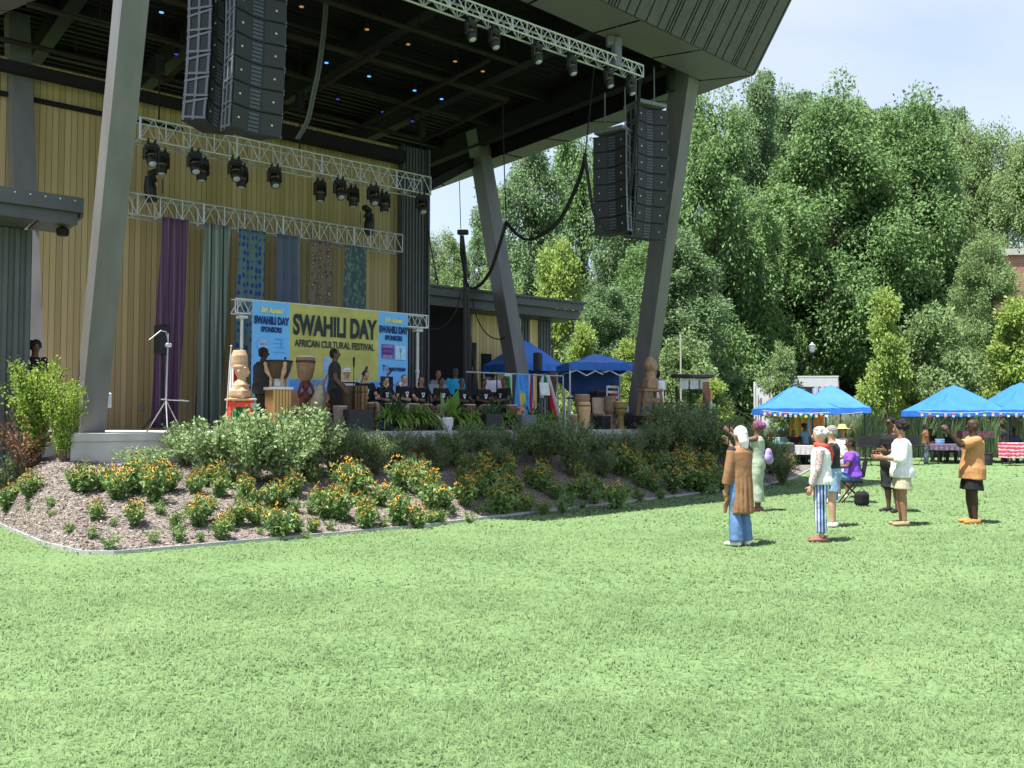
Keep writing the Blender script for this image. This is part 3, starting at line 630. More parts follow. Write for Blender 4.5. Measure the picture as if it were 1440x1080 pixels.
# ================================================================= low side buildings
RUST = M('eave_metal', (.085, .088, .095), .5, .1, 2, metal=.25)
PGR = M('pier_grey2', (.105, .108, .115), .5, .1, 2, metal=.2); CHR = M('chrome_dot', (.75, .75, .75), .3, .05, metal=.9)
LB = thing('side_building', 'low grey roofed building with corrugated pier left of the stage', 'building', OST, AST)
f = MB(); f.box((-10.1, 2.8, 5.70), (8.3, 3.6, .05)); f.box((-5.6, 1.55, 5.703), (.69, 1.1, .05)); f.box((-9.75, .97, 5.62), (9.0, .07, .27)); f.box((-9.75, 1.06, 5.38), (8.85, .06, .22)); f.box((-10.1, 2.8, 5.29), (8.2, 3.4, .04)); f.box((-5.64, 1.55, 5.293), (.6, 1.0, .04)); f.box((-5.26, 1.55, 5.56), (.05, 1.1, .3)); f.box((-5.36, 1.55, 5.38), (.05, 1.0, .2))
f.build('roof', RUST, LB)
for k in range(14):
    f = MB(); f.sph((-5.4-k*.24, .93, 5.68), .017, 6); f.build('rivet', CHR, LB)
f = MB(); ribbed(f, -6.42, -5.86, 2.05, 0, 5.26, .14, .05); f.box((-6.14, 2.6, 2.64), (.54, 1.0, 5.25)); f.build('corrugated_pier', PGR, LB)
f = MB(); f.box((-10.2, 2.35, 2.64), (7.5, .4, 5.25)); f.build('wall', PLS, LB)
f = MB(); f.lathe([(.09, 0), (.11, .05), (.11, .12), (.05, .16)], 12, (-5.5, 1.35, 5.1)); f.tube([(-5.5, 1.35, 5.25), (-5.5, 1.35, 5.28)], .02, 6); f.build('eave_lamp', DK, LB)
RB = thing('side_building', 'low yellow planked building with deep grey eaves right of the stage', 'building', OST, AST)
f = MB(); zt = 6.22
ribbed(f, 5.9, 14.2, 8.0, zt-.06, zt+.02, .2, .04)
f.box((10.05, 10.0, zt), (8.3, 4.1, .06)); f.box((10.0, 8.06, zt-.18), (8.2, .06, .26)); f.box((9.95, 8.25, zt-.47), (8.1, .08, .34)); f.box((9.95, 10, zt-.62), (8.0, 3.8, .04)); f.build('roof', RUST, RB)
sw = [att(x, 470, 9.3) for x in (663, 733, 745, 757, 773)]; sw = [st(p)[0] for p in sw]
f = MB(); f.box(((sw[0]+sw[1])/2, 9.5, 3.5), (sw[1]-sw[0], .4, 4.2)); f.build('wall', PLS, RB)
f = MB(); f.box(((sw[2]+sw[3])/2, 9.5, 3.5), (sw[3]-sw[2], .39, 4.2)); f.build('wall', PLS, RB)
f = MB(); ribbed(f, sw[1]+.002, sw[2], 9.35, 1.4, 5.6, .12, .04); f.box(((sw[1]+sw[2])/2, 9.56, 3.5), (sw[2]-sw[1]-.01, .3, 4.2)); f.build('pier', PGR, RB)
f = MB(); ribbed(f, sw[3]+.002, sw[4], 9.25, 1.0, 5.6, .12, .04); f.box(((sw[3]+sw[4])/2, 11, 3.3), (sw[4]-sw[3]-.01, 3.3, 4.6)); f.build('pier', PGR, RB)
f = MB(); f.box(((4.5+sw[0])/2, 9.6, 3.7), (sw[0]-4.5-.01, .3, 4.4)); f.box((6.9, 8.9, 3.7), (.1, 1.1, 4.4)); f.build('black_opening', M('black_cloth', (.012, .012, .013), .9), RB)
wa, wb = [st(att(x, 500, 9.28))[0] for x in (677, 691)]
f = MB(); f.box(((wa+wb)/2, 9.285, 3.3), (wb-wa, .03, 1.75)); w1 = f.build('window', DK, RB)
f = MB(); f.box(((wa+wb)/2, 9.268, 3.3), (wb-wa-.09, .01, 1.65)); f.build('pane', M('glass_dark', (.02, .028, .02), .08, .05, spec=.6), w1)
f = MB(); f.tube([(sw[4]+.6, 8.6, 5.55), (sw[4]+.6, 8.6, 5.2), (sw[4]+.05, 9.2, 4.55), (sw[4]+.05, 9.2, 1.2)], .05, 8); f.build('downpipe', PGR, RB)
# ================================================================= trusses
ALU = M('truss_aluminium', (.55, .56, .58), .35, .06, 8, metal=.55)
def truss(name, label, p0, p1, w_, h, bay, group=None, mat=None, xw=True):
    """box truss p0->p1 along the lower front chord, stage frame; four chords and the lattice between them"""
    t = thing(name, label, 'truss', ST(*p0), AST, group); L = p1[0]-p0[0]; r = .024; mat = mat or ALU
    for y in (0, w_):
        for z in (0, h):
            f = MB(); f.tube([(0, y, z), (L, y, z)], r, 8); f.build('chord', mat, t)
    f = MB(); k = max(2, round(L/bay)); b = L/k; q = .011
    for i in range(k+1):
        for y in (0, w_):
            f.tube([(i*b, y, 0), (i*b, y, h)], .016 if i % 4 else .03, 6)
            if i < k: f.tube([(i*b, y, 0), ((i+.5)*b, y, h)], q, 5); f.tube([((i+.5)*b, y, h), ((i+1)*b, y, 0)], q, 5)
        for z in (0, h):
            f.tube([(i*b, 0, z), (i*b, w_, z)], q, 5)
            if i < k: f.tube([(i*b, 0, z), ((i+1)*b, w_, z)], q, 5)
    f.build('lattice', mat, t)
    f = MB()
    for i in range(0, k+1, 4):
        for y in (0, w_): f.box((min(max(i*b, .05), L-.05), y, h/2), (.09, .05, h*.98))
    return t
truss('lighting_truss', 'upper silver truss above the stage carrying twelve black spotlights', (-2.98, 5.4, 8.43), (5.32, 5.4, 8.43), .5, .52, .58)
truss('fabric_truss', 'silver truss on the back wall with six hanging cloths', (-3.1, 7.05, 6.97), (5.38, 7.05, 6.97), .45, .54, .58)
truss('overhead_truss', 'bright silver truss under the front edge of the roof', (-2.4, -1.75, 10.16), (6.75, -1.75, 10.16), .30, .28, .42)
for s, t, z, L in ((-2.5, 5.6, 9.0, 3.1), (1.2, 5.6, 9.0, 3.1), (5.1, 5.6, 9.0, 3.1)):
    f = MB(); f.tube([(0, 0, 0), (0, 0, L)], .02, 6); f.bevbox((0, 0, 1.4), (.2, .22, .5), .03)
    tag(f.build('chain_hoist', DK, loc=ST(s, t, z), rotz=AST), {-2.5: 'black chain hoist holding the left end of the upper truss', 1.2: 'black chain hoist holding the middle of the upper truss', 5.1: 'black chain hoist holding the right end of the upper truss'}[s], 'hoist', 'hoists on the upper truss')
# moving lights: clamp, base, yoke, head, lens
LENS = M('lens_grey', (.42, .44, .48), .12, .05, spec=.7); BLK = M('black_plastic', (.018, .018, .02), .45, .1, 5); COP = M('warm_label', (.35, .2, .06), .5)
def spotlight(label, loc, rz, tilt, grp, scale=1):
    t = thing('spotlight', label, 'spotlight', loc, rz, grp); t.scale = (scale,)*3
    f = MB(); f.box((-.08, 0, -.03), (.05, .06, .12)); f.box((.08, 0, -.03), (.05, .06, .12)); f.build('clamp', BLK, t)
    f = MB(); f.bevbox((0, 0, -.15), (.30, .24, .12), .03); f.build('base', BLK, t)
    f = MB(); f.bevbox((-.16, 0, -.33), (.05, .14, .30), .02); f.bevbox((.16, 0, -.33), (.05, .14, .30), .02); f.bevbox((0, 0, -.22), (.34, .16, .05), .02); f.build('yoke', BLK, t)
    R = Matrix.Rotation(tilt, 3, 'X'); f = MB(); c = V((0, 0, -.42)); f.lathe([(.06, .17), (.115, .14), (.13, .02), (.13, -.10), (.12, -.2), (.10, -.205)], 16, c, R); hd = f.build('head', BLK, t, smooth=True)
    f = MB(); f.lathe([(.095, -.207), (.07, -.225), (.02, -.232)], 16, c, R); f.build('lens', LENS, hd, smooth=True)
    f = MB(); f.lathe([(.132, .0), (.132, .018)], 16, c, R); f.build('label_ring', COP, hd); return t
xs = [(213, 'first'), (237, ''), (274, ''), (294, ''), (331, ''), (350, ''), (386, ''), (462, ''), (478, ''), (509, ''), (525, ''), (553, ''), (593, '')]
for i, (px, _) in enumerate(xs):
    s = st(att(px, 215+.2*(px-213), 5.4))[0]; tl = .55 if i % 2 == 0 else .05
    spotlight(['black spotlight at the left end of the upper truss', 'black spotlight, second from the left on the upper truss, lens turned away', 'black spotlight, third from the left on the upper truss', 'black spotlight, fourth from the left on the upper truss', 'black spotlight with pale lens left of the middle pair under the big speakers', 'black spotlight hanging right beside its pale lensed twin', 'lone black spotlight hanging mid truss with a gap on either side', 'black spotlight starting the right half of the upper truss', 'black spotlight just right of the one that starts the right half', 'black spotlight above the floodlight on the lower truss, pale lens', 'black spotlight above the floodlight, lens turned away', 'black spotlight in front of the corner of the plank wall', 'black spotlight at the right end of the upper truss by the sky'][i], ST(s, 5.4 if i % 2 == 0 else 5.9, 8.43), AST+PI+.1*math.sin(i*3), tl, 'spotlights under the upper truss', 1.0)
for i, px in enumerate((697, 757, 806, 858, 889, 664)):
    p = att(px, 30+.42*(px-700), -1.7); s = st(p)[0]
    spotlight(['grey spotlight on the front truss near the top edge', 'second grey spotlight along the bright front truss', 'grey spotlight midway down the visible front truss', 'grey spotlight next to the vertical tube on the front truss', 'grey spotlight at the right end of the front truss', 'small spotlight at the upper cut end of the front truss'][i], ST(s, -1.65, 10.16), AST+PI+.2, .35, 'spotlights under the front truss', .8)
def flood(label, px, py, yaw):
    p = att(px, py, 7.2); t = thing('floodlight', label, 'floodlight', ST(st(p)[0], 7.2, 7.54), AST+yaw, 'floodlights on the lower truss')
    f = MB(); f.tube([(0, 0, 0), (0, 0, .45)], .02, 6); f.tube([(-.2, 0, .1), (-.2, 0, .5)], .012, 5); f.build('bracket', BLK, t)
    R = Matrix.Rotation(.5, 3, 'Y'); f = MB(); f.bevbox((.05, 0, .45), (.16, .2, .22), .03, R); f.bevbox((.02, 0, .62), (.3, .2, .16), .04, R); f.build('lamp_body', BLK, t)
    f = MB(); f.lathe([(.14, -.45), (.16, -.1), (.10, .2)], 12, (.12, 0, .3), Matrix.Rotation(.12, 3, 'Y')); f.build('barn_tube', BLK, t)
flood('black tilted floodlight standing on the left part of the lower truss', 217, 275, PI); flood('black tilted floodlight standing on the right part of the lower truss', 515, 322, 0)
# hanging cloths
def cloth(label, px0, px1, zt, zb, mat, t=6.95, lean=0.0, edge=None):
    s0, s1 = [st(att(x, 330, t))[0] for x in (px0, px1)]; w_ = s1-s0; H = zt-zb
    f = MB()
    def fn(u, v):
        a = .5+.5*(1-v); return V((u*w_+lean*(v-1)+.012*math.sin(v*9+u*3), .035*math.sin(u*17+.8*math.sin(v*2.2))*(.25+a)-.02*a, v*H))
    f.grid(fn, 28, 24); c = tag(f.build('hanging_cloth', mat, None, True, ST(s0, t, zb), AST), label, 'cloth', 'cloths hung on the lower truss')
    sd = c.modifiers.new('s', 'SOLIDIFY'); sd.thickness = .006
    if edge:
        f = MB(); f.grid(lambda u, v: fn(1+u*.12, v), 3, 24); f.build('cloth_edge', edge, c, smooth=True)
def patM(name, base, c1, sc, thr=.45, c2=None, stretch=(1, 1, .6)):
    m, nt, nd, lk, b = newmat(name); b.inputs['Roughness'].default_value = .85; b.inputs['Specular IOR Level'].default_value = .15
    tc = nd.new('ShaderNodeTexCoord'); mp = nd.new('ShaderNodeMapping'); mp.inputs['Scale'].default_value = stretch; lk.new(tc.outputs['Object'], mp.inputs[0])
    vo = nd.new('ShaderNodeTexVoronoi'); vo.inputs['Scale'].default_value = sc; vo.inputs['Randomness'].default_value = .35 if c2 is None else 1; lk.new(mp.outputs[0], vo.inputs['Vector'])
    rp = nd.new('ShaderNodeValToRGB'); rp.color_ramp.interpolation = 'CONSTANT'; e = rp.color_ramp.elements
    e[0].color = (*c1, 1); e[1].color = (*base, 1); e[1].position = thr
    if c2: q = e.new(thr+.22); q.color = (*c2, 1)
    lk.new(vo.outputs['Distance'], rp.inputs[0]); lk.new(rp.outputs[0], b.inputs['Base Color']); return m
cloth('long purple patterned cloth, leftmost on the lower truss', 228, 265, 6.98, 1.55, stripeM('purple_cloth', [(.115, .06, .12), (.085, .042, .092), (.13, .07, .135), (.095, .045, .1), (.17, .105, .16)], .16), lean=.22)
cloth('long pale green striped cloth beside the purple one', 288, 324, 6.98, 1.55, stripeM('green_stripe_cloth', [(.15, .20, .17), (.11, .155, .135), (.23, .27, .22), (.04, .05, .05), (.18, .225, .195), (.14, .19, .165), (.28, .30, .29)], .34), lean=.22)
cloth('green cloth dotted with blue drops, third from the left', 336, 373, 6.96, 2.2, patM('drop_cloth', (.12, .20, .19), (.03, .06, .34), 8.5, .34, None, (1, 0, .55)), lean=.1)
cloth('plain slate blue cloth in the middle of the row', 389, 419, 6.96, 2.6, M('slate_cloth', (.10, .125, .19), .85, .08, 3), edge=M('pale_slate', (.2, .22, .3), .8))
cloth('brown and cream leaf patterned cloth, fifth from the left', 437, 467, 6.94, 2.8, patM('brown_leaf_cloth', (.13, .09, .08), (.45, .36, .22), 9, .22, (.22, .17, .14), (1, 0, .8)), lean=.08)
cloth('teal mottled cloth at the right end of the row', 485, 515, 6.92, 3.0, patM('teal_cloth', (.11, .17, .17), (.2, .27, .25), 14, .3, (.08, .12, .14), (1, 0, .5)), lean=.06)
# ================================================================= festival banner on its own stand
BS = thing('banner_stand', 'silver goalpost truss stand carrying the festival banner', 'stand', ST(-1.35, 3.5), AST)
f = MB(); LT = 5.35; zz = 2.72
for z in (0, .33):
    for y in (.05, .3):
        q = MB(); q.tube([(0, y, zz+z), (LT, y, zz+z)], .022, 6); q.build('chord', ALU, BS)
k = 15
for i in range(k):
    for y in (.05, .3): f.tube([(i*LT/k, y, zz), ((i+.5)*LT/k, y, zz+.33)], .012, 5); f.tube([((i+.5)*LT/k, y, zz+.33), ((i+1)*LT/k, y, zz)], .012, 5)
for x in (0, .06, LT-.06, LT): f.tube([(x, .05, zz), (x, .05, zz+.33)], .014, 5)
f.build('lattice', ALU, BS)
PVC = M('white_post', (.62, .63, .62), .45)
for x in (.22, LT-.25):
    f = MB(); f.tube([(x, .18, .06), (x, .18, zz)], [.045, .035], 10); f.lathe([(.05, 0), (.06, .04), (.05, .09)], 10, (x, .18, 1.5)); f.box((x, .18, zz-.08), (.2, .22, .06))
    for a in (0, PI/2, PI, 3*PI/2): f.tube([(x, .18, .5), (x+.45*math.cos(a+.4), .18+.3*math.sin(a+.4), .02)], .02, 6)
    f.build('post', PVC, BS)
BN = thing('festival_banner', 'festival banner with yellow middle and two blue sponsor panels', 'banner', ST(-.95, 3.5), AST)
BW, BH = 4.28, 3.04; XA, XB = .93, 3.38
BLU = M('banner_blue', (.17, .50, .97), .55, .05, 1.2, bump=.35, bs=3.5); YEL = M('banner_yellow', (.52, .485, .145), .6, .14, 2.5, bump=.35, bs=3.0)
def quad(x0, x1, z0, z1, y, mat, name, parent=BN):
    f = MB(); f.grid(lambda u, v: V((x0+(x1-x0)*u, y+.012*math.sin((x0+(x1-x0)*u)*5), z0+(z1-z0)*v)), 12, 4); o = f.build(name, mat, parent); return o
pl = quad(0, XA, .03, BH, 0, BLU, 'sponsor_panel'); pr = quad(XB, BW, .03, BH, 0, BLU, 'sponsor_panel'); pm = quad(XA, XB, .03, BH, 0, YEL, 'title_panel')
f = MB(); f.box((BW/2, .03, BH/2), (BW, .01, BH)); f.build('backing', M('banner_back', (.6, .6, .6)), BN)
q = quad(XA, XB, .95, 1.22, -.004, M('banner_sky', (.12, .33, .78), .6), 'sea_band', pm); quad(XA, XB, .48, .95, -.004, M('banner_sand', (.42, .22, .12), .6, .15, 3), 'sand_band', pm)
f = MB(); f.tube([(1.95, -.005, 1.05), (1.95, -.007, 1.8)], .12, 14, rb=.001, side=(1, 0, 0), hemi=True); f.build('pale_figure', M('banner_pale', (.33, .48, .72), .6, .2, 6), pm)
def text(body, x, z, size, mat, parent, name='lettering', sx=1.0, bold=0.0, align='CENTER', y=-.02, shear=0.0):
    cu = bpy.data.curves.new(name, 'FONT'); cu.body = body; cu.size = size; cu.align_x = align; cu.align_y = 'CENTER'; cu.offset = bold; cu.shear = shear; cu.extrude = .002
    o = bpy.data.objects.new(name, cu); COL.objects.link(o); dg = bpy.context.evaluated_depsgraph_get()
    me = bpy.data.meshes.new_from_object(o.evaluated_get(dg)); bpy.data.objects.remove(o); me.materials.clear(); me.materials.append(mat)
    m = bpy.data.objects.new(name, me); COL.objects.link(m); m.parent = parent; m.location = (x, y, z); m.rotation_euler = (PI/2, 0, 0); m.scale = (sx, 1, 1); return m
INK = M('ink', (.022, .035, .045), .6, .05); INKB = M('ink_navy', (.01, .03, .16), .6, .05); GLD = M('ink_gold', (.85, .72, .25), .6); WHT = M('print_white', (.75, .78, .85), .6)
text('SWAHILI DAY', (XA+XB)/2, 2.52, .66, INK, pm, 'title', .56, .028); text('AFRICAN CULTURAL FESTIVAL', (XA+XB)/2, 2.09, .235, INK, pm, 'subtitle', .68, .006)
for pn, x0, x1 in ((pl, 0, XA), (pr, XB, BW)):
    xm = (x0+x1)/2
    text('5th Annual', xm, 2.83, .17, GLD, pn, 'heading', .72, .008, shear=.3); text('SWAHILI DAY', xm, 2.58, .24, INKB, pn, 'heading', .58, .014); text('SPONSORS', xm, 2.37, .17, INKB, pn, 'heading', .62, .008)
def disc(x, z, r, mat, pn, name='logo', y=-.022, sx=1.0):
    f = MB(); f.lathe([(r, 0), (r, .004)], 24, (x, y, z), Matrix.Rotation(PI/2, 3, 'X'), sx=sx); return f.build(name, mat, pn)
def plate(x, z, w_, h, mat, pn, name='logo', y=-.022):
    f = MB(); f.box((x, y, z), (w_, .004, h)); return f.build(name, mat, pn)
PAL = M('print_paleblue', (.30, .50, .85), .6, .2, 20); TEA = M('print_teal', (.08, .42, .78), .6, .05); PUR = M('print_purple', (.13, .035, .28), .6); PNK = M('print_mauve', (.33, .22, .45), .6)
disc(.26, 2.02, .145, PAL, pl); text('AFRICA', .26, 2.02, .07, M('print_mauve2', (.3, .28, .6), .6), pl, 'logo_text', .7, y=-.03)
plate(.66, 2.16, .20, .03, TEA, pl); plate(.62, 2.06, .24, .02, TEA, pl); plate(.66, 1.96, .26, .02, TEA, pl); plate(.72, 2.06, .03, .2, TEA, pl); text('and the city', .66, 1.85, .07, TEA, pl, 'logo_text', .8)
text('LEXINGTON', .56, 1.56, .135, INKB, pl, 'sponsor_name', .78, .004)
f = MB(); f.box((.60, -.022, 1.26), (.24, .004, .10)); f.box((.52, -.022, 1.2), (.10, .0042, .10)); f.box((.70, -.022, 1.29), (.12, .0038, .07)); f.build('logo', M('print_black', (.006, .006, .01), .6), pl)
text('African', .66, .98, .12, INKB, pl, 'sponsor_name', .8, shear=.2)
q = plate(XB+.27, 2.02, .36, .36, PUR, pr); text('EMP DUL', XB+.27, 2.02, .08, PNK, q, 'logo_text', .9, y=-.03); f = MB(); f.box((XB+.27, -.026, 1.88), (.3, .003, .1)); f.box((XB+.27, -.026, 2.15), (.3, .003, .07)); f.build('logo_band', PNK, q)
q = plate(XB+.66, 2.0, .33, .36, M('print_white2', (.52, .66, .92), .6), pr); f = MB(); f.lathe([(.045, 0), (.045, .004)], 16, (XB+.66, -.026, 2.06), Matrix.Rotation(PI/2, 3, 'X'), sx=.8, sy=1.6); f.box((XB+.66, -.026, 1.94), (.02, .003, .12)); f.build('logo_mark', TEA, q)
text('T', XB+.16, 1.58, .2, INKB, pr, 'sponsor_name', .7, .006); text('§', XB+.26, 1.56, .26, M('print_rose', (.5, .2, .35), .6), pr, 'sponsor_name', .8); text('MAXBERIM', XB+.56, 1.56, .125, INKB, pr, 'sponsor_name', .85, .005)
q = plate(XB+.25, 1.16, .37, .42, M('print_black', (.006, .006, .01)), pr)
f = MB(); f.add([(XB+.17, -.028, 1.14), (XB+.2, -.028, 1.27), (XB+.28, -.028, 1.31), (XB+.31, -.028, 1.13), (XB+.26, -.028, 1.13), (XB+.25, -.028, 1.24), (XB+.22, -.028, 1.18)], [(0, 1, 2, 3, 4, 5, 6)]); f.build('logo_mark', WHT, q); text('London', XB+.25, 1.03, .09, WHT, q, 'logo_text', .8, .004, y=-.03)
q = disc(XB+.66, 1.13, .14, M('print_mauve3', (.30, .24, .5), .6, .3, 14), pr, sx=.9); f = MB(); f.lathe([(.05, 0), (.05, .004)], 14, (XB+.66, -.03, 1.2), Matrix.Rotation(PI/2, 3, 'X')); f.box((XB+.66, -.03, 1.03), (.1, .003, .09)); f.build('logo_mark', WHT, q)
# ================================================================= line array loudspeakers
ARY = M('speaker_black', (.024, .024, .028), .55, .1, 6); GRL = M('speaker_grille', (.03, .031, .037), .6, .12, 90, bump=.3, bs=300)
FRM = M('rigging_steel', (.17, .18, .21), .45, .1, 8, metal=.3); DOT = M('badge_white', (.6, .6, .6), .4); VNT = M('vent_blue', (.07, .085, .12), .5)
def line_array(label, loc, rotz, n, w_=1.05, h=.42, curve=.035, top_tilt=0.0):
    """boxes hang from the top; loc is the top centre; local front is -y"""
    t = thing('line_array_speaker', label, 'loudspeaker', loc, rotz, 'hanging line arrays'); p = V((0, 0, 0)); a = top_tilt
    for i in range(n):
        R = Matrix.Rotation(a, 3, 'X'); c = p+R @ V((0, 0, -h/2)); d = .62
        def X(x, y, z): return c+R @ V((x, y, z))
        hh = h/2-.008; f = MB()
        vs = [X(sx*x, y, z) for z in (-hh, hh) for sx, x, y in ((-1, w_/2, -.18), (-1, .12, -.06), (1, .12, -.06), (1, w_/2, -.18), (1, w_/2-.12, d-.2), (-1, w_/2-.12, d-.2))]
        f.add(vs, [tuple(range(6))[::-1], tuple(range(6, 12))]+[(k, (k+1) % 6, 6+(k+1) % 6, 6+k) for k in range(6)]); cb = f.build('cabinet', ARY, t)
        for sx in (-1, 1):
            f = MB(); q = [X(sx*(w_/2-.02), -.19, -hh+.015), X(sx*.135, -.075, -hh+.015), X(sx*.135, -.075, hh-.015), X(sx*(w_/2-.02), -.19, hh-.015)]; f.add(q, [(0, 1, 2, 3)] if sx < 0 else [(3, 2, 1, 0)]); f.build('grille', GRL, cb)
        f = MB()
        for k in range(5): f.box(X(0, -.055, -hh+.05+k*(h-.1)/4.4), (.2, .03, .035), R)
        f.build('vent', VNT, cb)
        for sx in (-1, 1): f = MB(); f.box(X(sx*.33, -.14, .0), (.03, .02, .03), R @ Matrix.Rotation(sx*.29, 3, 'Z')); f.build('badge', DOT, cb)
        for sx in (-1, 1):
            f = MB()
            for y in (-.14, .12, .36): f.beam(X(sx*(w_/2+.012-(y+.18)*.2), y, -hh), X(sx*(w_/2+.012-(y+.18)*.2), y, hh), .018, .05, up=(0, 1, 0))
            f.beam(X(sx*(w_/2+.012), -.18, hh-.02), X(sx*(w_/2-.1), .4, hh-.07), .016, .04); f.beam(X(sx*(w_/2+.012), -.18, -hh+.02), X(sx*(w_/2-.1), .4, -hh+.07), .016, .04)
            f.build('rigging_frame', FRM, cb)
        p = p+R @ V((0, 0, -h)); a += curve
    f = MB(); f.bevbox((0, .1, .09), (w_*.9, .7, .1), .02); f.tube([(-.3, .1, .12), (-.3, .1, 1.2)], .02, 6); f.tube([(.3, .1, .12), (.3, .1, 1.2)], .02, 6); f.build('fly_bar', FRM, t); return t
pA = att(362, 0, -1.0)
line_array('big left line array with its grille to the lawn, in front of its neighbour', V((at(358, 100, 16.0).x, 16.0, 10.74)), math.radians(44), 9, 1.0, .42, .022, -.06)
line_array('left line array half hidden behind the big one, showing its side frame', V((at(303, 100, 16.9).x, 16.9, 10.72)), math.radians(78), 8, 1.0, .42, .02, -.05)
line_array('right line array beside the slanted leg, pale vent strip down its middle', V((at(911, 200, 22.6).x, 22.6, 9.75)), math.radians(30), 8, 1.0, .42, .025, -.04)
line_array('dark right line array hanging left of its twin with looped cables in front', V((at(862, 200, 22.4).x, 22.4, 9.0)), math.radians(-38), 6, .95, .42, .02, -.03)
# ================================================================= cables
CBL = M('cable_black', (.015, .015, .016), .6, .05)
def cable(label, pts, r, name='cable', mat=CBL, group=None, strands=1):
    P = [V(p) for p in pts]; k = len(P); out = []
    for i in range(k-1):
        a, b, c, d = P[max(i-1, 0)], P[i], P[i+1], P[min(i+2, k-1)]
        for j in range(8):
            t = j/8; out.append(.5*((2*b)+(c-a)*t+(2*a-5*b+4*c-d)*t*t+(3*b-a-3*c+d)*t**3))
    out.append(P[-1]); o0 = out[0].copy(); f = MB()
    for s_ in range(strands):
        q = V((math.cos(s_*2.1)*r*1.2, math.sin(s_*2.1)*r*1.2, math.sin(s_*1.7)*r)) if strands > 1 else V((0, 0, 0)); f.tube([p-o0+q for p in out], r, 6)
    return tag(f.build(name, mat, loc=o0), label, 'cable', group)
cy_ = lambda pts, Y: [at(x, y, Y+dy) for x, y, dy in pts]
cable('thick black cable bundle sagging between the right speakers and a roof drop line', cy_([(823, 216, 0), (815, 250, .2), (790, 305, .6), (762, 331, .9), (740, 337, 1.1), (722, 325, 1.4), (712, 312, 1.6)], 23.5), .028, strands=3)
cable('black cable looping below the right line arrays up to the roof', cy_([(822, 218, 0), (828, 260, 0), (835, 300, 0), (848, 320, .1), (860, 326, .2), (872, 318, .2), (884, 280, .1), (895, 180, 0), (900, 110, 0)], 22.0), .022, strands=3)
cable('thin vertical line from the roof to the top of the black cable loop', [at(836, 90, 22.9), at(830, 150, 23), at(823, 216, 23)], .018, 'rope')
cable('thin vertical rope dropping from the roof to the sagging cable bundle', [at(707, 140, 25.2), at(709, 230, 25.2), at(712, 312, 25.1)], .016, 'rope')
cable('black cable bundle swinging from the drop rope down past the rear leg to the mast', cy_([(712, 312, 0), (702, 345, .2), (690, 380, .5), (676, 400, .8), (664, 406, 1.0), (655, 396, 1.2), (648, 350, 1.3)], 25.1), .026, strands=2)
cable('grey cable loop drooping in front of the yellow wall', cy_([(664, 422, 0), (672, 450, 0), (685, 470, 0), (700, 477, 0), (710, 474, 0)], 29.5), .02)
cable('dark cable drooping across the black stage opening', cy_([(592, 453, 0), (605, 462, 0), (622, 460, 0), (640, 440, 0), (648, 410, 0)], 27), .02)
cable('short black cable hanging along the corner of the corrugated pier', cy_([(600, 290, 0), (603, 330, 0), (610, 370, 0), (616, 400, 0)], 27.5), .02)
GCB = M('cable_grey', (.10, .105, .12), .5, .05)
cable('trio of grey cables dropping from the roof and curving toward the upper truss', [at(460, -60, 20.3), at(457, 20, 20.3), at(449, 90, 20.4), at(441, 130, 20.6), at(432, 170, 20.9), at(418, 195, 21.2)], .03, mat=GCB, strands=3)
cable('thin wire from the roof down to the black winch mast', [at(646, 255, 27), at(648, 322, 27)], .012, 'wire')
MST = thing('winch_mast', 'black mast with a winch head and cables beside the yellow wall', 'mast', at(655, 604, 26.5), 0)
H_ = at(650, 322, 26.5).z-MST.location.z
f = MB(); f.tube([(0, 0, 0), (-.03, 0, H_-1.0), (-.1, 0, H_-.2)], [.10, .06, .035], 8); f.tube([(.12, 0, .1), (.1, 0, 2.5), (.05, 0, H_-2)], [.07, .09, .03], 8); f.build('pole', BLK, MST)
f = MB(); f.bevbox((-.1, 0, H_-.1), (.34, .2, .14), .03); f.box((-.14, 0, H_-.5), (.1, .12, .6)); f.build('winch_head', BLK, MST)
f = MB()
for k in range(5): f.tube([(.18+.1*math.sin(k), .1, 2.6), (.26, .05*k, 1.8), (.16+.05*k, 0, .9)], .05, 6)
f.build('cable_bundle', CBL, MST)
# vertical tubes hung at the right end of the front truss
for px, py0, py1, Y, lb in ((867, 55, 95, 21, 'grey tube light hanging across the right end of the front truss'), (943, 85, 128, 23.6, 'black tube fixture hanging beside the top of the right slanted leg')):
    a, b = at(px, py0, Y), at(px, py1, Y); f = MB(); f.tube([a-b+V((0, 0, .8)), a-b], .012, 5); f.tube([a-b, (0, 0, 0)], .13, 10); f.bevbox(a-b+V((-.15, 0, -.05)), (.2, .2, .25), .03)
    tag(f.build('tube_fixture', FRM if px < 900 else BLK, loc=b), lb, 'stage light')
# ================================================================= people
def sk(n, c): return M('skin_'+n, c, .55, .08, 12, spec=.3)
SKD, SKB, SKM, SKL = sk('deep', (.055, .03, .02)), sk('brown', (.13, .068, .042)), sk('mid', (.30, .165, .105)), sk('light', (.52, .31, .22))
LIP = M('lips', (.16, .05, .045), .5); EYE_M = M('eye_dark', (.01, .008, .008), .15, .05)
TORSO = [(.462, .082, .064), (.50, .098, .074), (.53, .1, .074), (.57, .092, .066), (.61, .083, .060), (.66, .088, .065), (.72, .1, .071), (.77, .106, .067), (.80, .092, .056), (.822, .058, .044)]
def tor(z):
    for a, b in zip(TOR_, TOR_[1:]):
        if a[0] <= z <= b[0]:
            k = (z-a[0])/(b[0]-a[0]); return a[1]+(b[1]-a[1])*k, a[2]+(b[2]-a[2])*k
    return TOR_[0][1:] if z < TOR_[0][0] else TOR_[-1][1:]
TOR_ = TORSO
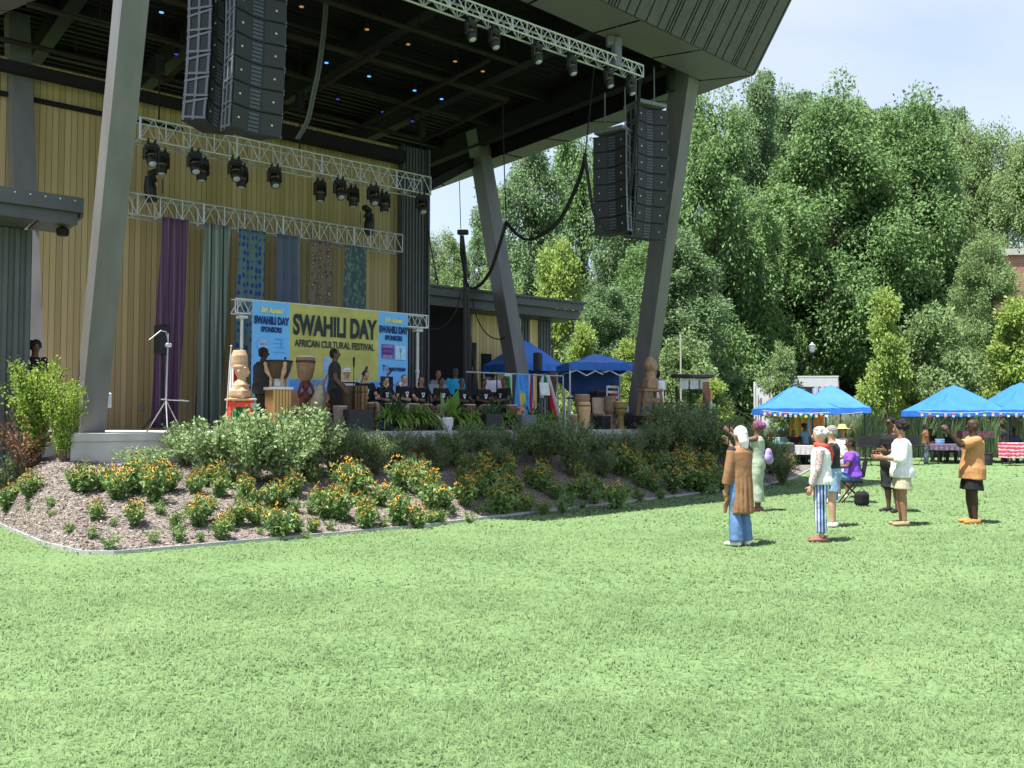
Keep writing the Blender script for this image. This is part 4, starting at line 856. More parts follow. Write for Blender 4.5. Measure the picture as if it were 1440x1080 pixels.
def person(label, loc, face, h, skin, top=None, bottom=None, shoes=None, hair=None, hat=None, arms=None, sit=None, lean=0.0, yaw=0.0, pitch=0.0, stance=None, vox=.011, group=None, extra=None, curl=.5, girth=1.0, name='person'):
    g = girth*.92; rotz = math.atan2(face[1], face[0])-PI/2
    hz = .51*h if sit is None else sit+.055*h; dz = hz-.51*h
    Rl = Matrix.Rotation(-lean, 3, 'X')
    def T(x, y, z): return V((0, 0, hz))+Rl @ V((x*h, y*h, (z-.51)*h))
    arms = arms or [((-.18, .05, -1), (-.05, .25, -1)), ((.18, .05, -1), (.05, .25, -1))]
    b = MB(); SH, EL, WR, FD = [], [], [], []
    # trunk, neck, head
    zs = [q[0] for q in TORSO]; b.tube([T(0, 0, z) for z in zs], [tor(z)[0]*h*g for z in zs], 16, rb=[tor(z)[1]*h*g for z in zs], side=(1, 0, 0))
    b.tube([T(0, -.004, .80), T(0, .004, .85), T(0, .008, .89)], [.042*h, .0345*h, .033*h], 10)
    Rh = Rl @ Matrix.Rotation(yaw, 3, 'Z') @ Matrix.Rotation(pitch, 3, 'X'); hc = T(0, .008, .875)
    def Hd(x, y, z): return hc+Rh @ V((x*h, y*h, (z+.047)*h))
    HL = [(-.066, .017, .020, .020), (-.056, .029, .034, .013), (-.030, .037, .046, .006), (0, .042, .054, .002), (.030, .043, .056, -.002), (.052, .034, .045, -.004), (.066, .014, .02, -.004)]
    b.tube([Hd(0, y, z) for z, _, _, y in HL], [q[1]*h for q in HL], 14, rb=[q[2]*h for q in HL], side=Rh @ V((1, 0, 0)))
    b.sph(Hd(0, .059, -.010), (.009*h, .011*h, .016*h), 8, Rh)
    for sx in (-1, 1): b.sph(Hd(sx*.044, -.004, -.004), (.007*h, .015*h, .02*h), 8, Rh)
    # arms and hands
    for i, sx in enumerate((-1, 1)):
        u_, f_ = V(arms[i][0]).normalized(), V(arms[i][1]).normalized()
        s0 = T(sx*.108*g, 0, .793); e0 = s0+u_*.172*h; w0 = e0+f_*.15*h
        SH.append(s0); EL.append(e0); WR.append(w0); FD.append(f_)
        b.tube([T(sx*.07, 0, .79), s0, s0.lerp(e0, .4), e0], [.036*h, .034*h, .029*h*g, .0235*h], 10, hemi=True)
        b.tube([e0, e0.lerp(w0, .3), w0], [.0235*h, .025*h, .0165*h], 10, hemi=True)
        side = V((0, 1, 0)) if abs(f_.z) > .7 else V((0, 0, 1)); side = (side-f_*side.dot(f_)).normalized(); nn = f_.cross(side).normalized()
        if nn.dot(T(0, .1, .7)-w0) < 0: nn = -nn
        pe = w0+f_*.055*h; b.tube([w0, w0+f_*.02*h, pe], [.017*h, .024*h, .025*h], 10, rb=[.013*h, .012*h, .010*h], side=side, hemi=True)
        for k, (o, L) in enumerate(((.018, .040), (.006, .046), (-.006, .043), (-.018, .034))):
            r0 = pe+side*o*h; m = r0+(f_*math.cos(curl*.7)+nn*math.sin(curl*.7)).normalized()*L*.55*h; e = m+(f_*math.cos(curl*1.7)+nn*math.sin(curl*1.7)).normalized()*L*.5*h
            b.tube([r0-f_*.01*h, m, e], [.0058*h, .0056*h, .0048*h], 7, hemi=True)
        r0 = w0+f_*.018*h+side*.02*h; m = r0+(f_*.7+side*.75+nn*.3).normalized()*.026*h; b.tube([r0, m, m+(f_*.9+nn*.5+side*.2).normalized()*.02*h], [.0075*h, .0066*h, .0055*h], 7, hemi=True)
    # legs
    LEG = []
    for i, sx in enumerate((-1, 1)):
        hp = T(sx*.052, 0, .505) if sit is None else V((sx*.052*h, 0, hz-.01*h))
        if sit is None:
            ox, oy = (stance or ((-.055, 0), (.055, 0)))[i]; an = V((ox*h, oy*h, .045*h)); kn = hp.lerp(an, .5)+V((0, .012*h, .012*h))
        else:
            kn = hp+V((sx*.045*h, .245*h, .01*h)); an = V((kn.x+sx*.0*h, kn.y-.02*h+(stance[i][1]*h if stance else 0), .045*h))
        LEG.append((hp, kn, an))
        b.tube([hp, hp.lerp(kn, .35), kn], [.054*h*g, .049*h*g, .034*h], 12, hemi=True)
        b.tube([kn, kn.lerp(an, .3), kn.lerp(an, .8), an], [.034*h, .036*h, .023*h, .02*h], 12, hemi=True)
        fx = an+V((sx*.008*h, .045*h, -.024*h)); b.tube([an+V((0, -.02*h, -.022*h)), fx, fx+V((sx*.01*h, .05*h, -.003*h))], [.021*h, .023*h, .019*h], 10, rb=[.02*h, .018*h, .012*h], side=(1, 0, 0), hemi=True)
    o = blob(name, b, skin, None, vox, 2, loc, rotz); tag(o, label, 'person', group)
    cv = max(vox, .012)
    for kind in ('eyes',):
        f = MB()
        for sx in (-1, 1): f.sph(Hd(sx*.0175, .0505, .004), .0054*h, 8)
        f.build('eyes', EYE_M, o, smooth=True)
    f = MB(); f.sph(Hd(0, .0485, -.034), (.013*h, .006*h, .0048*h), 8, Rh); f.build('mouth', LIP, o, smooth=True)
    if top:
        mat = top['m']; e = top.get('e', .012); z0 = top.get('hem', .50); fl = top.get('flare', .006); f = MB(); zz = [z0]+[z for z in (.5, .53, .57, .61, .66, .72, .77, .80) if z > z0+.012]+[.818]
        def W(z):
            a_, b_ = tor(z); k = max(0, (.70-z)/.2); lo_ = max(0, .66-z); return ((max(a_, .09+lo_*.03) if z < .79 else a_*(1-.06*(z > .81)))+e*(1 if z < .79 else .6)+fl*k)*h*g, ((max(b_, .066) if z < .79 else b_)+e*(1 if z < .79 else .6)+fl*k)*h*g
        f.tube([T(0, 0, z) for z in zz], [W(z)[0] for z in zz], 20, rb=[W(z)[1] for z in zz], side=(1, 0, 0))
        sl = top.get('sleeve', .6)
        for i, sx in enumerate((-1, 1)):
            if sl <= 0: continue
            k = min(sl, 1); wr = top.get('wide', .038); q = SH[i].lerp(EL[i], k)
            f.tube([T(sx*.06, 0, .782), SH[i]+V((0, 0, -.002*h)), q], [.042*h, (.0385+e*.2)*h, wr*h], 12)
            f.sph(SH[i], .0395*h, 10)
            if sl > 1: f.tube([EL[i]-(EL[i]-SH[i])*.1, EL[i], EL[i].lerp(WR[i], min(1, sl-1))], [wr*h, wr*h*.98, max(.024, wr*.8)*h], 12); f.sph(EL[i], wr*h, 10)
        blob(top.get('name', 'shirt'), f, mat, o, cv, 3, wrinkle=.02)
        if top.get('print'):
            f = MB(); zz = .70; w_, d_ = W(zz); y0 = d_+.012*h
            f.add([T(0, 0, zz)+V((x*h, y0, z*h)) for x, z in ((-.03, .035), (.03, .035), (.012, -.035), (-.012, -.035))], [(0, 1, 2, 3)][:1])
            f.add([T(0, 0, zz)+V((x*h, y0+.004*h, z*h)) for x, z in ((-.013, .022), (.013, .022), (.004, -.012), (-.004, -.012))], [(0, 1, 2, 3)], 1)
            pr_ = f.build('shirt_print', [WHT, BLK], o)
    if bottom:
        ln = bottom.get('len', 1.0); e = bottom.get('e', .010); fl = bottom.get('flare', 0); f = MB()
        zz = [.455, .49, .53, .58]; f.tube([T(0, 0, z) if sit is None else V((0, 0, hz+(z-.51)*h)) for z in zz], [(tor(z)[0]+e)*h*g for z in zz], 16, rb=[(tor(z)[1]+e)*h*g for z in zz], side=(1, 0, 0))
        for hp, kn, an in LEG:
            pts = [hp, hp.lerp(kn, .4), kn]; rr = [(.056*g+e*.5)*h, (.05*g+e)*h, (.036+e)*h]
            if ln <= .5: pts = [hp, hp.lerp(kn, ln), hp.lerp(kn, ln*2)]; rr = [(.056*g+e*.5)*h, (.052*g+e)*h, (.046+e+fl)*h]
            else: k = (ln-.5)*2; pts += [kn.lerp(an, k*.5), kn.lerp(an, k)]; rr += [(.036+e+fl*.4)*h, (.025+e+fl)*h]
            f.tube(pts, rr, 14); f.sph(hp, (.056*g+e*.5)*h, 10)
            if ln > .5: f.sph(kn, (.036+e)*h, 10)
        blob(bottom.get('name', 'trousers'), f, bottom['m'], o, cv, 3, wrinkle=.018)
    if shoes:
        f = MB()
        for i, (hp, kn, an) in enumerate(LEG):
            sx = (-1, 1)[i]; fx = an+V((sx*.008*h, .045*h, -.022*h)); f.tube([an+V((0, -.022*h, -.018*h)), fx, fx+V((sx*.01*h, .055*h, -.005*h))], [.026*h, .028*h, .023*h], 10, rb=[.026*h, .022*h, .016*h], side=(1, 0, 0), hemi=True)
        blob('shoes', f, shoes, o, .011, 2)
    if hair:
        ty, mat = hair; f = MB(); nm = 'hair'
        if ty == 'short': f.sph(Hd(0, -.009, .021), (.049*h, .0585*h, .055*h), 14, Rh); f.sph(Hd(0, -.03, -.005), (.045*h, .036*h, .045*h), 12, Rh)
        elif ty == 'afro':
            rg = random.Random(7); f.sph(Hd(0, -.016, .028), (.064*h, .068*h, .064*h), 16, Rh)
            for k in range(60):
                a, c = rg.uniform(0, 2*PI), rg.uniform(-.6, 1); q = math.sqrt(1-c*c); y = q*math.cos(a)
                if y < .6 or c > .5: f.sph(Hd(q*math.sin(a)*.062, -.018+y*.064, .028+c*.062), .014*h, 8, Rh)
        elif ty in ('curly', 'puff'):
            rg = random.Random(4); n = 46 if ty == 'curly' else 26; f.sph(Hd(0, -.01, .02), (.05*h, .06*h, .055*h), 12, Rh)
            for k in range(n):
                a, c = rg.uniform(0, 2*PI), rg.uniform(-.35, 1); q = math.sqrt(1-c*c); y = q*math.cos(a)
                if y > .55 and c < .45: continue
                f.sph(Hd(q*math.sin(a)*.052, -.012+y*.06, .018+c*.052), .017*h, 8, Rh)
        elif ty == 'long': f.sph(Hd(0, -.008, .02), (.049*h, .059*h, .055*h), 14, Rh); f.tube([Hd(0, -.035, .02), Hd(0, -.05, -.05), Hd(0, -.05, -.12)], [.045*h, .048*h, .035*h], 12, rb=[.03*h, .026*h, .018*h], side=(1, 0, 0), hemi=True)
        elif ty == 'bun': f.sph(Hd(0, -.008, .02), (.048*h, .059*h, .055*h), 14, Rh); f.sph(Hd(0, -.062, .03), .03*h, 10)
        elif ty == 'wrap': nm = 'head_wrap'; f.sph(Hd(0, -.008, .02), (.05*h, .061*h, .058*h), 14, Rh); f.sph(Hd(0, -.05, .025), (.04*h, .045*h, .045*h), 12, Rh)
        elif ty == 'scarf': nm = 'head_scarf'; f.sph(Hd(0, -.008, .016), (.052*h, .063*h, .062*h), 14, Rh); f.tube([Hd(0, -.03, .01), Hd(0, -.055, -.05), Hd(.01, -.062, -.10)], [.048*h, .05*h, .034*h], 12, rb=[.04*h, .032*h, .02*h], side=(1, 0, 0), hemi=True)
        blob(nm, f, mat, o, .010, 2)
    if hat:
        ty, mat = hat; f = MB()
        if ty == 'sun': f.lathe([(.11*h, .0), (.115*h, -.006*h), (.055*h, .008*h), (.052*h, .04*h), (.035*h, .058*h), (.005, .06*h)], 20, Hd(0, -.004, .036), Rh)
        elif ty == 'cap':
            f.lathe([(.051*h, 0), (.052*h, .015*h), (.042*h, .042*h), (.004, .052*h)], 18, Hd(0, -.006, .024), Rh); f.tube([Hd(0, .04, .03), Hd(0, .095, .024)], [.04*h, .03*h], 12, rb=[.004*h, .003*h], side=Rh @ V((1, 0, 0)), hemi=True)
        elif ty == 'bucket': f.lathe([(.078*h, -.002*h), (.08*h, -.006*h), (.05*h, .012*h), (.046*h, .045*h), (.005, .05*h)], 18, Hd(0, -.006, .026), Rh)
        f.build('hat', mat, o, smooth=True)
    if extra: extra(o, T, Hd, h, SH, EL, WR)
    return o, WR, rotz
def world(o, p): return V(o.location)+Matrix.Rotation(o.rotation_euler.z, 3, 'Z') @ V(p)
def fabric(n, c, r=.85, v=.12): return M(n, c, r, v, 9, spec=.15, bump=.12, bs=45)
F_BLK = fabric('black_fabric', (.018, .018, .02)); F_CHAR = fabric('charcoal_fabric', (.035, .036, .04)); DENIM = fabric('denim', (.11, .20, .38), v=.25); DENL = fabric('light_denim', (.22, .34, .48), v=.2)
F_WHT = fabric('white_fabric', (.72, .73, .76)); F_KHA = fabric('khaki', (.40, .37, .27)); H_BLK = M('hair_black', (.012, .010, .009), .8, .2, 40); H_GRY = M('hair_grey', (.42, .41, .40), .8, .3, 60); H_BRN = M('hair_brown', (.06, .035, .022), .7, .2, 40)
SH_W = M('shoe_white', (.7, .7, .7), .5); SH_B = M('shoe_black', (.02, .02, .02), .5); SH_O = M('shoe_orange', (.6, .2, .05), .5); SAND = M('sandal', (.22, .08, .07), .5)
PHN = M('phone_black', (.012, .012, .014), .2, .05)
def held_phone(o, wr, d, label, lift=.07):
    p = world(o, wr)+V(d)*.0; f = MB(); f.bevbox((0, 0, 0), (.078, .012, .155), .005); ph = tag(f.build('phone', PHN, loc=p+V((0, 0, lift))), label, 'phone'); ph.rotation_euler.z = o.rotation_euler.z; return ph
# ================================================================= people on the lawn
LF = (-1, .28)
def cardigan(o, T, Hd, h, SH, EL, WR):
    f = MB(); zz = [.27, .34, .42, .50, .58, .66, .73, .78, .815]; w = [.104, .102, .098, .096, .094, .098, .112, .116, .07]
    f.tube([T(.0, -.012, z) for z in zz], [x*h for x in w], 18, rb=[.078*h]*6+[.074*h, .07*h, .05*h], side=(1, 0, 0))
    for i in (0, 1): f.tube([SH[i], SH[i].lerp(EL[i], .6), EL[i], EL[i].lerp(WR[i], .75)], [.040*h, .040*h, .041*h, .043*h], 12, hemi=False); f.sph(EL[i], .041*h, 10)
    for sx in (-1, 1): f.tube([T(sx*.1, .03, .42), T(sx*.13, .045, .34), T(sx*.14, .04, .28)], [.03*h, .03*h, .02*h], 8, rb=.012*h)
    for k in range(9):
        a = -1.25+k*.3+.13*math.sin(k*5.1); b_ = a+.14*math.sin(k*3.3); zt_ = .74-.16*abs(math.sin(k*2.3)); f.tube([T(math.sin(a)*.092, -.012-math.cos(a)*.068, zt_), T(math.sin((a+b_)/2)*.093, -.013-math.cos((a+b_)/2)*.076, .5), T(math.sin(b_)*.1, -.014-math.cos(b_)*.079, .28)], [.006*h, .011*h, .015*h], 6)
    blob('cardigan', f, M('brown_knit', (.27, .145, .08), .95, .08, 9, spec=.1), o, .012, 2, wrinkle=.012)
o, wr, rz = person('person in a long brown cardigan and white head scarf, blue jeans', gpt(1042, 768), (-.55, .83), 1.65, SKM, dict(m=F_CHAR, sleeve=1.5, e=.001, wide=.030), dict(m=DENIM, len=1, flare=.022, e=.012), SH_W, ('scarf', F_WHT), arms=[((-.16, .05, -1), (-.02, .2, -1)), ((.25, .75, -.45), (-.25, .5, .9))], extra=cardigan, pitch=.15, vox=.009)
held_phone(o, wr[1], (0, 0, 0), 'dark phone held up by the person in the brown cardigan')
SAGE = fabric('sage', (.33, .39, .30)); 
def jumpsuit(o, T, Hd, h, SH, EL, WR):
    f = MB(); f.sph(T(.03, -.11, .585), (.085*h, .05*h, .075*h), 14); f.sph(T(.02, -.115, .63), (.06*h, .04*h, .06*h), 12); f.sph(T(.055, -.12, .56), (.05*h, .045*h, .05*h), 12); f.tube([T(.06, -.07, .58), T(.02, -.06, .75), T(-.07, .0, .815)], .012*h, 6)
    blob('bag', f, fabric('lilac_bag', (.34, .26, .58), v=.3), o, .012, 2)
o, wr, rz = person('person in a sage green jumpsuit with head wrap and lilac bag, raising a phone', gpt(1066, 719), (-.9, .42), 1.74, SKB, dict(m=SAGE, sleeve=0, hem=.48, e=.016, name='jumpsuit_top'), dict(m=SAGE, len=.88, e=.022, flare=.02, name='jumpsuit_legs'), SAND, ('wrap', patM('wrap_pattern', (.10, .04, .09), (.5, .42, .5), 30, .25, (.2, .06, .14), (1, 1, 1))), arms=[((-.15, .85, -.15), (.15, .75, .65)), ((.2, .85, -.1), (-.15, .75, .65))], extra=jumpsuit, pitch=.2, vox=.009)
held_phone(o, wr[0], (0, 0, 0), 'phone raised by the person in the sage green jumpsuit')
STRP = stripeM('striped_trousers', [(.03, .06, .25), (.5, .54, .66), (.09, .16, .42), (.62, .64, .7), (.02, .03, .12), (.3, .4, .62)], .13, 1)
def redscarf(o, T, Hd, h, SH, EL, WR):
    f = MB(); f.tube([T(.045*math.cos(a), .045*math.sin(a)-.005, .835+.008*math.sin(a)) for a in [k*PI/6 for k in range(13)]], .024*h, 8); f.tube([T(.02, -.06, .83), T(.045, -.085, .76), T(.06, -.08, .70)], [.022*h, .026*h, .016*h], 8)
    blob('neck_scarf', f, fabric('red_scarf', (.72, .08, .06)), o, .01, 2)
    f = MB()
    for i in (0, 1): f.tube([SH[i].lerp(EL[i], -.05), EL[i], EL[i].lerp(WR[i], .95)], [.037*h, .030*h, .024*h], 12); f.sph(EL[i], .03*h, 10)
    blob('lace_sleeve', f, patM('lace', (.50, .42, .42), (.62, .56, .56), 60, .3, (.3, .22, .22), (1, 1, 1)), o, .01, 2)
o, wr, rz = person('person with curly grey hair, white top, red scarf and blue striped trousers', gpt(1156, 762), (-.93, .35), 1.63, SKL, dict(m=F_WHT, sleeve=.12, hem=.50, e=.016, flare=.016, name='blouse'), dict(m=STRP, len=.92, e=.012, flare=.006), SAND, ('curly', H_GRY), arms=[((-.15, .12, -1), (.12, .35, -.9)), ((.2, -.02, -1), (-.05, .3, -1))], extra=redscarf, vox=.009, girth=1.06)
o, wr, rz = person('person in a dark grey tee and pale denim shorts with cropped grey hair', gpt(1172, 741), (-.92, .4), 1.65, SKL, dict(m=F_CHAR, sleeve=.55), dict(m=DENL, len=.36, e=.02, flare=.01, name='shorts'), SH_W, ('short', M('hair_steel', (.2, .2, .2), .7, .3, 60)), arms=[((-.2, .1, -1), (.1, .7, -.5)), ((.2, .1, -1), (-.1, .6, -.5))], vox=.009)
STRAW = M('straw', (.62, .42, .17), .9, .15, 40)
o, wr, rz = person('person in a wide straw sun hat, white tank top and white shorts', gpt(1186, 700), (-.6, -.7), 1.62, SKM, dict(m=F_WHT, sleeve=0, e=.012, name='tank_top'), dict(m=F_WHT, len=.38, e=.018, name='shorts'), SH_W, ('long', H_BRN), ('sun', STRAW), arms=[((-.2, .1, -1), (.35, .7, -.3)), ((.25, .05, -1), (-.3, .7, -.4))], vox=.010)
# seated person in purple on a folding chair
def folding_chair(label, loc, rz, mat, group=None, bag=False):
    t = thing('folding_chair', label, 'chair', loc, rz, group); m = M('chair_steel', (.03, .03, .035), .4, .1, metal=.4)
    f = MB(); f.bevbox((0, .02, .44), (.44, .42, .03), .012); f.build('seat', mat, t)
    f = MB(); f.grid(lambda u, v: V(((u-.5)*.44, -.2-.06*v-.03*math.cos((u-.5)*3), .55+.34*v)), 6, 4); q = f.build('backrest', mat, t); q.modifiers.new('s', 'SOLIDIFY').thickness = .02
    for sx in (-1, 1):
        f = MB(); f.tube([(sx*.22, .26, .0), (sx*.22, -.18, .56), (sx*.22, -.27, .92)], .013, 6); f.build('leg', m, t)
        f = MB(); f.tube([(sx*.2, -.24, .0), (sx*.2, .2, .43)], .013, 6); f.build('leg', m, t)
    if bag: f = MB(); f.bevbox((0, -.16, .14), (.3, .2, .26), .06); f.build('stowed_bag', F_BLK, t)
    return t
PUR_F = fabric('purple_tee', (.20, .075, .55)); p = gpt(1200, 707); rz = math.atan2(.25, -1)-PI/2
folding_chair('black folding chair on the lawn under the person in purple', p, rz, F_BLK)
f = MB(); f.bevbox((0, 0, .15), (.3, .22, .3), .06); f.tube([(-.08, 0, .3), (0, 0, .38), (.08, 0, .3)], .012, 6); tag(blob('backpack', f, F_BLK, None, .012, 6, gpt(1212, 712), .4), 'black backpack on the grass behind the folding chair', 'bag')
person('seated person in a purple tee and blue jeans on a black folding chair', p, (-1, .25), 1.68, SKB, dict(m=PUR_F, sleeve=.6, e=.02, flare=.02), dict(m=DENIM, len=1, e=.014), SH_W, ('short', H_BLK), arms=[((-.25, .45, -1), (.25, .9, -.05)), ((.25, .4, -1), (-.2, .9, -.1))], sit=.46, vox=.009, girth=1.18, lean=.05)
o, wr, rz = person('person in black tee, long black shorts and cap, standing behind the white blouse', gpt(1256, 720), (-.85, -.4), 1.79, SKB, dict(m=F_BLK, sleeve=.7, e=.026, hem=.46), dict(m=F_CHAR, len=.56, e=.03, flare=.012, name='shorts'), SH_B, ('short', H_BLK), ('cap', F_BLK), arms=[((-.2, .3, -1), (.3, .8, .1)), ((.25, .2, -1), (-.4, .8, .0))], vox=.010, girth=1.1)
held_phone(o, wr[0], (0, 0, 0), 'phone held at chest height by the person in the black cap', .05)
o, wr, rz = person('person with afro hair in a loose white blouse and khaki shorts, holding a phone', gpt(1270, 739), (-.93, .15), 1.72, SKM, dict(m=F_WHT, sleeve=1.45, e=.026, hem=.46, flare=.018, wide=.044, name='blouse'), dict(m=F_KHA, len=.36, e=.024, flare=.016, name='shorts'), M('sandal_tan', (.4, .24, .15), .6), ('afro', H_BLK), arms=[((-.2, .25, -1), (.15, .95, .12)), ((.22, .2, -1), (-.2, .95, .1))], vox=.009, pitch=-.05, girth=1.02)
held_phone(o, wr[1], (0, 0, 0), 'phone held at the waist by the person in the white blouse', .03)
TANG = fabric('orange_tee', (.44, .225, .10))
o, wr, rz = person('person in a loose orange tee and black shorts, arm raised to film with a phone', gpt(1369, 736), (-1, .12), 1.76, SKD, dict(m=TANG, sleeve=.85, e=.026, hem=.42, flare=.018, wide=.052), dict(m=F_BLK, len=.43, e=.026, flare=.016, name='shorts'), SH_O, None, arms=[((-.1, .92, -.28), (.02, .62, .78)), ((.25, -.1, -1), (.05, .12, -1))], vox=.009, girth=1.06, lean=-.06)
held_phone(o, wr[0], (0, 0, 0), 'phone in the raised hand of the person in orange')
# ================================================================= people and instruments on the stage
def stage_at(px, t): return SP(px, t)
FC = (.62, -.78)
def drum_lathe(name, label, cat, loc, prof, mat, skin_r, z, ring=None, group=None, headm=None):
    t = thing(name, label, cat, loc, 0, group); f = MB(); f.lathe(prof, 22); f.build('shell', mat, t, smooth=False)
    f = MB(); f.lathe([(skin_r, z-.012), (skin_r, z+.004), (skin_r*.93, z+.012)], 22); f.build('drum_head', headm or M('hide', (.68, .60, .46), .7), t)
    if ring:
        for zz, r in ring: f = MB(); f.lathe([(r, zz), (r+.008, zz+.008), (r+.008, zz+.024), (r, zz+.032)], 22); f.build('ring', M('rope_ring', (.1, .08, .06), .8), t)
    return t
WD = M('drum_wood', (.20, .095, .045), .5, .25, 5, stretch=(6, 6, .6)); WDL = M('pale_wood', (.58, .39, .19), .5, .15, 5, stretch=(6, 6, .6)); WDK = M('dark_wood', (.075, .042, .025), .55, .2, 5)
CARV = M('carved_wood', (.52, .345, .215), .75, .18, 9, bump=.3, bs=30); CARV2 = M('carved_brown', (.30, .17, .10), .7, .22, 9, bump=.3, bs=30)
DJ = lambda h, r: [(r*.62, 0), (r*.58, .06*h), (r*.44, .34*h), (r*.47, .46*h), (r*.8, .62*h), (r*.98, .8*h), (r, .95*h), (r*.97, h)]
# row of eight seated young drummers
kids = [(513, 1.75, 1.70, SKL, ('short', H_BLK), 'black haired seated drummer in glasses, first in the row'), (541, 2.0, 1.5, SKL, ('bun', H_BRN), 'small seated drummer with tied back hair, second in the row'), (568, 2.0, 1.62, SKL, ('short', M('hair_auburn', (.16, .055, .025), .7, .2, 40)), 'auburn haired seated drummer, third in the row'),
        (592, 2.3, 1.60, SKM, ('long', H_BRN), 'seated drummer with long hair, below the banner post'), (620, 1.9, 1.54, SKB, ('short', H_BLK), 'seated drummer in front of the grey panel'), (649, 1.9, 1.50, SKB, ('bun', H_BLK), 'seated drummer beside the big green leaf, below the cyan shirt'),
        (680, 2.0, 1.55, SKB, ('short', H_BLK), 'seated drummer before the white jersey, face turned down'), (709, 1.9, 1.66, SKB, ('short', H_BLK), 'last seated drummer of the row beside the flags')]
for i, (px, t, h, s_, hr, lb) in enumerate(kids):
    p = SP(px, t); fc = (.45+.1*(i % 3), -.85)
    folding_chair('black folding chair under a seated drummer', p, math.atan2(fc[1], fc[0])-PI/2, F_BLK, 'chairs of the drummers')
    person(lb+', black tee with white emblem', p, fc if i < 7 else (-.55, -.6), h, s_, dict(m=F_BLK, sleeve=.62, e=.018, print=True), dict(m=F_CHAR if i % 2 else F_KHA, len=.42 if i % 3 == 0 else 1, e=.014), SH_B, hr, arms=[((-.3, .42, -1), (.3, .9, -.12)), ((.3, .42, -1), (-.3, .9, -.12))], sit=.47, vox=.011, pitch=-.22 if i in (0, 1, 6) else 0, yaw=.3*math.sin(i*2), group='seated drummers')
    q = p+V((fc[0], fc[1], 0)).normalized()*.36
    drum_lathe('djembe', 'small djembe with pale head between the knees of a seated drummer', 'drum', q, DJ(.62, .155), WD, .15, .625, [(.5, .152)], 'djembes of the seated drummers', M('white_hide', (.75, .73, .68), .6))
# conductor and host
person('tall thin person in black clothes and red shoes conducting, seen from the side', SP(470, .75), (.97, .2), 1.78, SKB, dict(m=F_CHAR, sleeve=.6, e=.014, hem=.44), dict(m=F_BLK, len=1, e=.018), M('red_shoe', (.5, .06, .03), .5), ('short', H_BLK), arms=[((-.15, .1, -1), (.1, .75, -.55)), ((.12, .05, -1), (0, .62, -.7))], vox=.010, pitch=.12)
o, wr, rz = person('broad person in a black suit holding a microphone, back half turned', SP(369, 1.9), (.75, .45), 1.82, SKD, dict(m=F_CHAR, sleeve=1.95, e=.024, hem=.44, name='jacket', wide=.042), dict(m=F_BLK, len=1, e=.02), SH_B, ('short', H_BLK), arms=[((-.25, .1, -1), (-.05, .3, -1)), ((.3, .55, -.7), (-.1, .7, .75))], vox=.010, girth=1.32)
f = MB(); f.tube([(0, 0, -.1), (0, 0, .06)], .013, 8); f.sph((0, 0, .08), .028, 8); tag(f.build('microphone', BLK, loc=world(o, wr[1])+V((.02, 0, .08))), 'black hand microphone held by the person in the suit', 'microphone')
STP = stripeM('striped_shirt', [(.03, .03, .035), (.62, .62, .62)], .085, 2); p = SP(487, 2.5)
o, wr, rz = person('seated drummer in a black and white striped shirt and white bucket hat', p, (.35, -.9), 1.72, SKL, dict(m=STP, sleeve=1.3, e=.02), dict(m=F_CHAR, e=.014), SH_B, ('short', H_GRY), ('bucket', F_WHT), arms=[((-.3, .4, -1), (.3, .9, .1)), ((.35, .4, -.9), (-.3, .8, .5))], sit=.55, vox=.011, pitch=-.15)
f = MB(); f.tube([(0, 0, 0), (.12, -.1, .42)], [.016, .012], 6); tag(f.build('drumstick', F_WHT, loc=world(o, wr[0])), 'pale drumstick raised by the drummer in stripes', 'drumstick')
ASH = stripeM('staved_wood', [(.20, .11, .055), (.34, .21, .11), (.26, .15, .08), (.10, .055, .03)], .075, 0)
drum_lathe('ashiko_drum', 'tall dark brown staved drum right of the conductor', 'drum', SP(484, 1.35), [(.15, 0), (.17, .4), (.205, .98), (.2, 1.0)], WDK, .20, 1.0, [(.5, .178), (.9, .2)], 'tall staved drums')
drum_lathe('ashiko_drum', 'tall reddish staved drum beside the first seated drummer', 'drum', SP(505, 1.3), [(.15, 0), (.165, .4), (.195, .98), (.19, 1.0)], ASH, .19, .98, [(.85, .19)], 'tall staved drums')
drum_lathe('small_drum', 'small grey drum with a bright white head in front of the conductor', 'drum', SP(478, .35), [(.12, 0), (.125, .1), (.15, .5), (.15, .52)], M('grey_shell', (.22, .17, .15), .6), .15, .52)
drum_lathe('red_drum', 'red lacquered drum with a white head left of the conductor', 'drum', SP(461, 1.1)+V((0, 0, .28)), [(.11, 0), (.13, .1), (.155, .38), (.15, .42)], stripeM('red_lacquer', [(.42, .015, .02), (.5, .3, .22)], .11, 2), .15, .42, [(.3, .155)])
f = MB(); f.bevbox((0, 0, .14), (1.1, .6, .28), .02); tag(f.build('riser', M('riser_grey', (.3, .3, .28), .8), loc=SP(445, 1.15), rotz=AST), 'low grey riser under the carved drum stand and the red drum', 'riser')
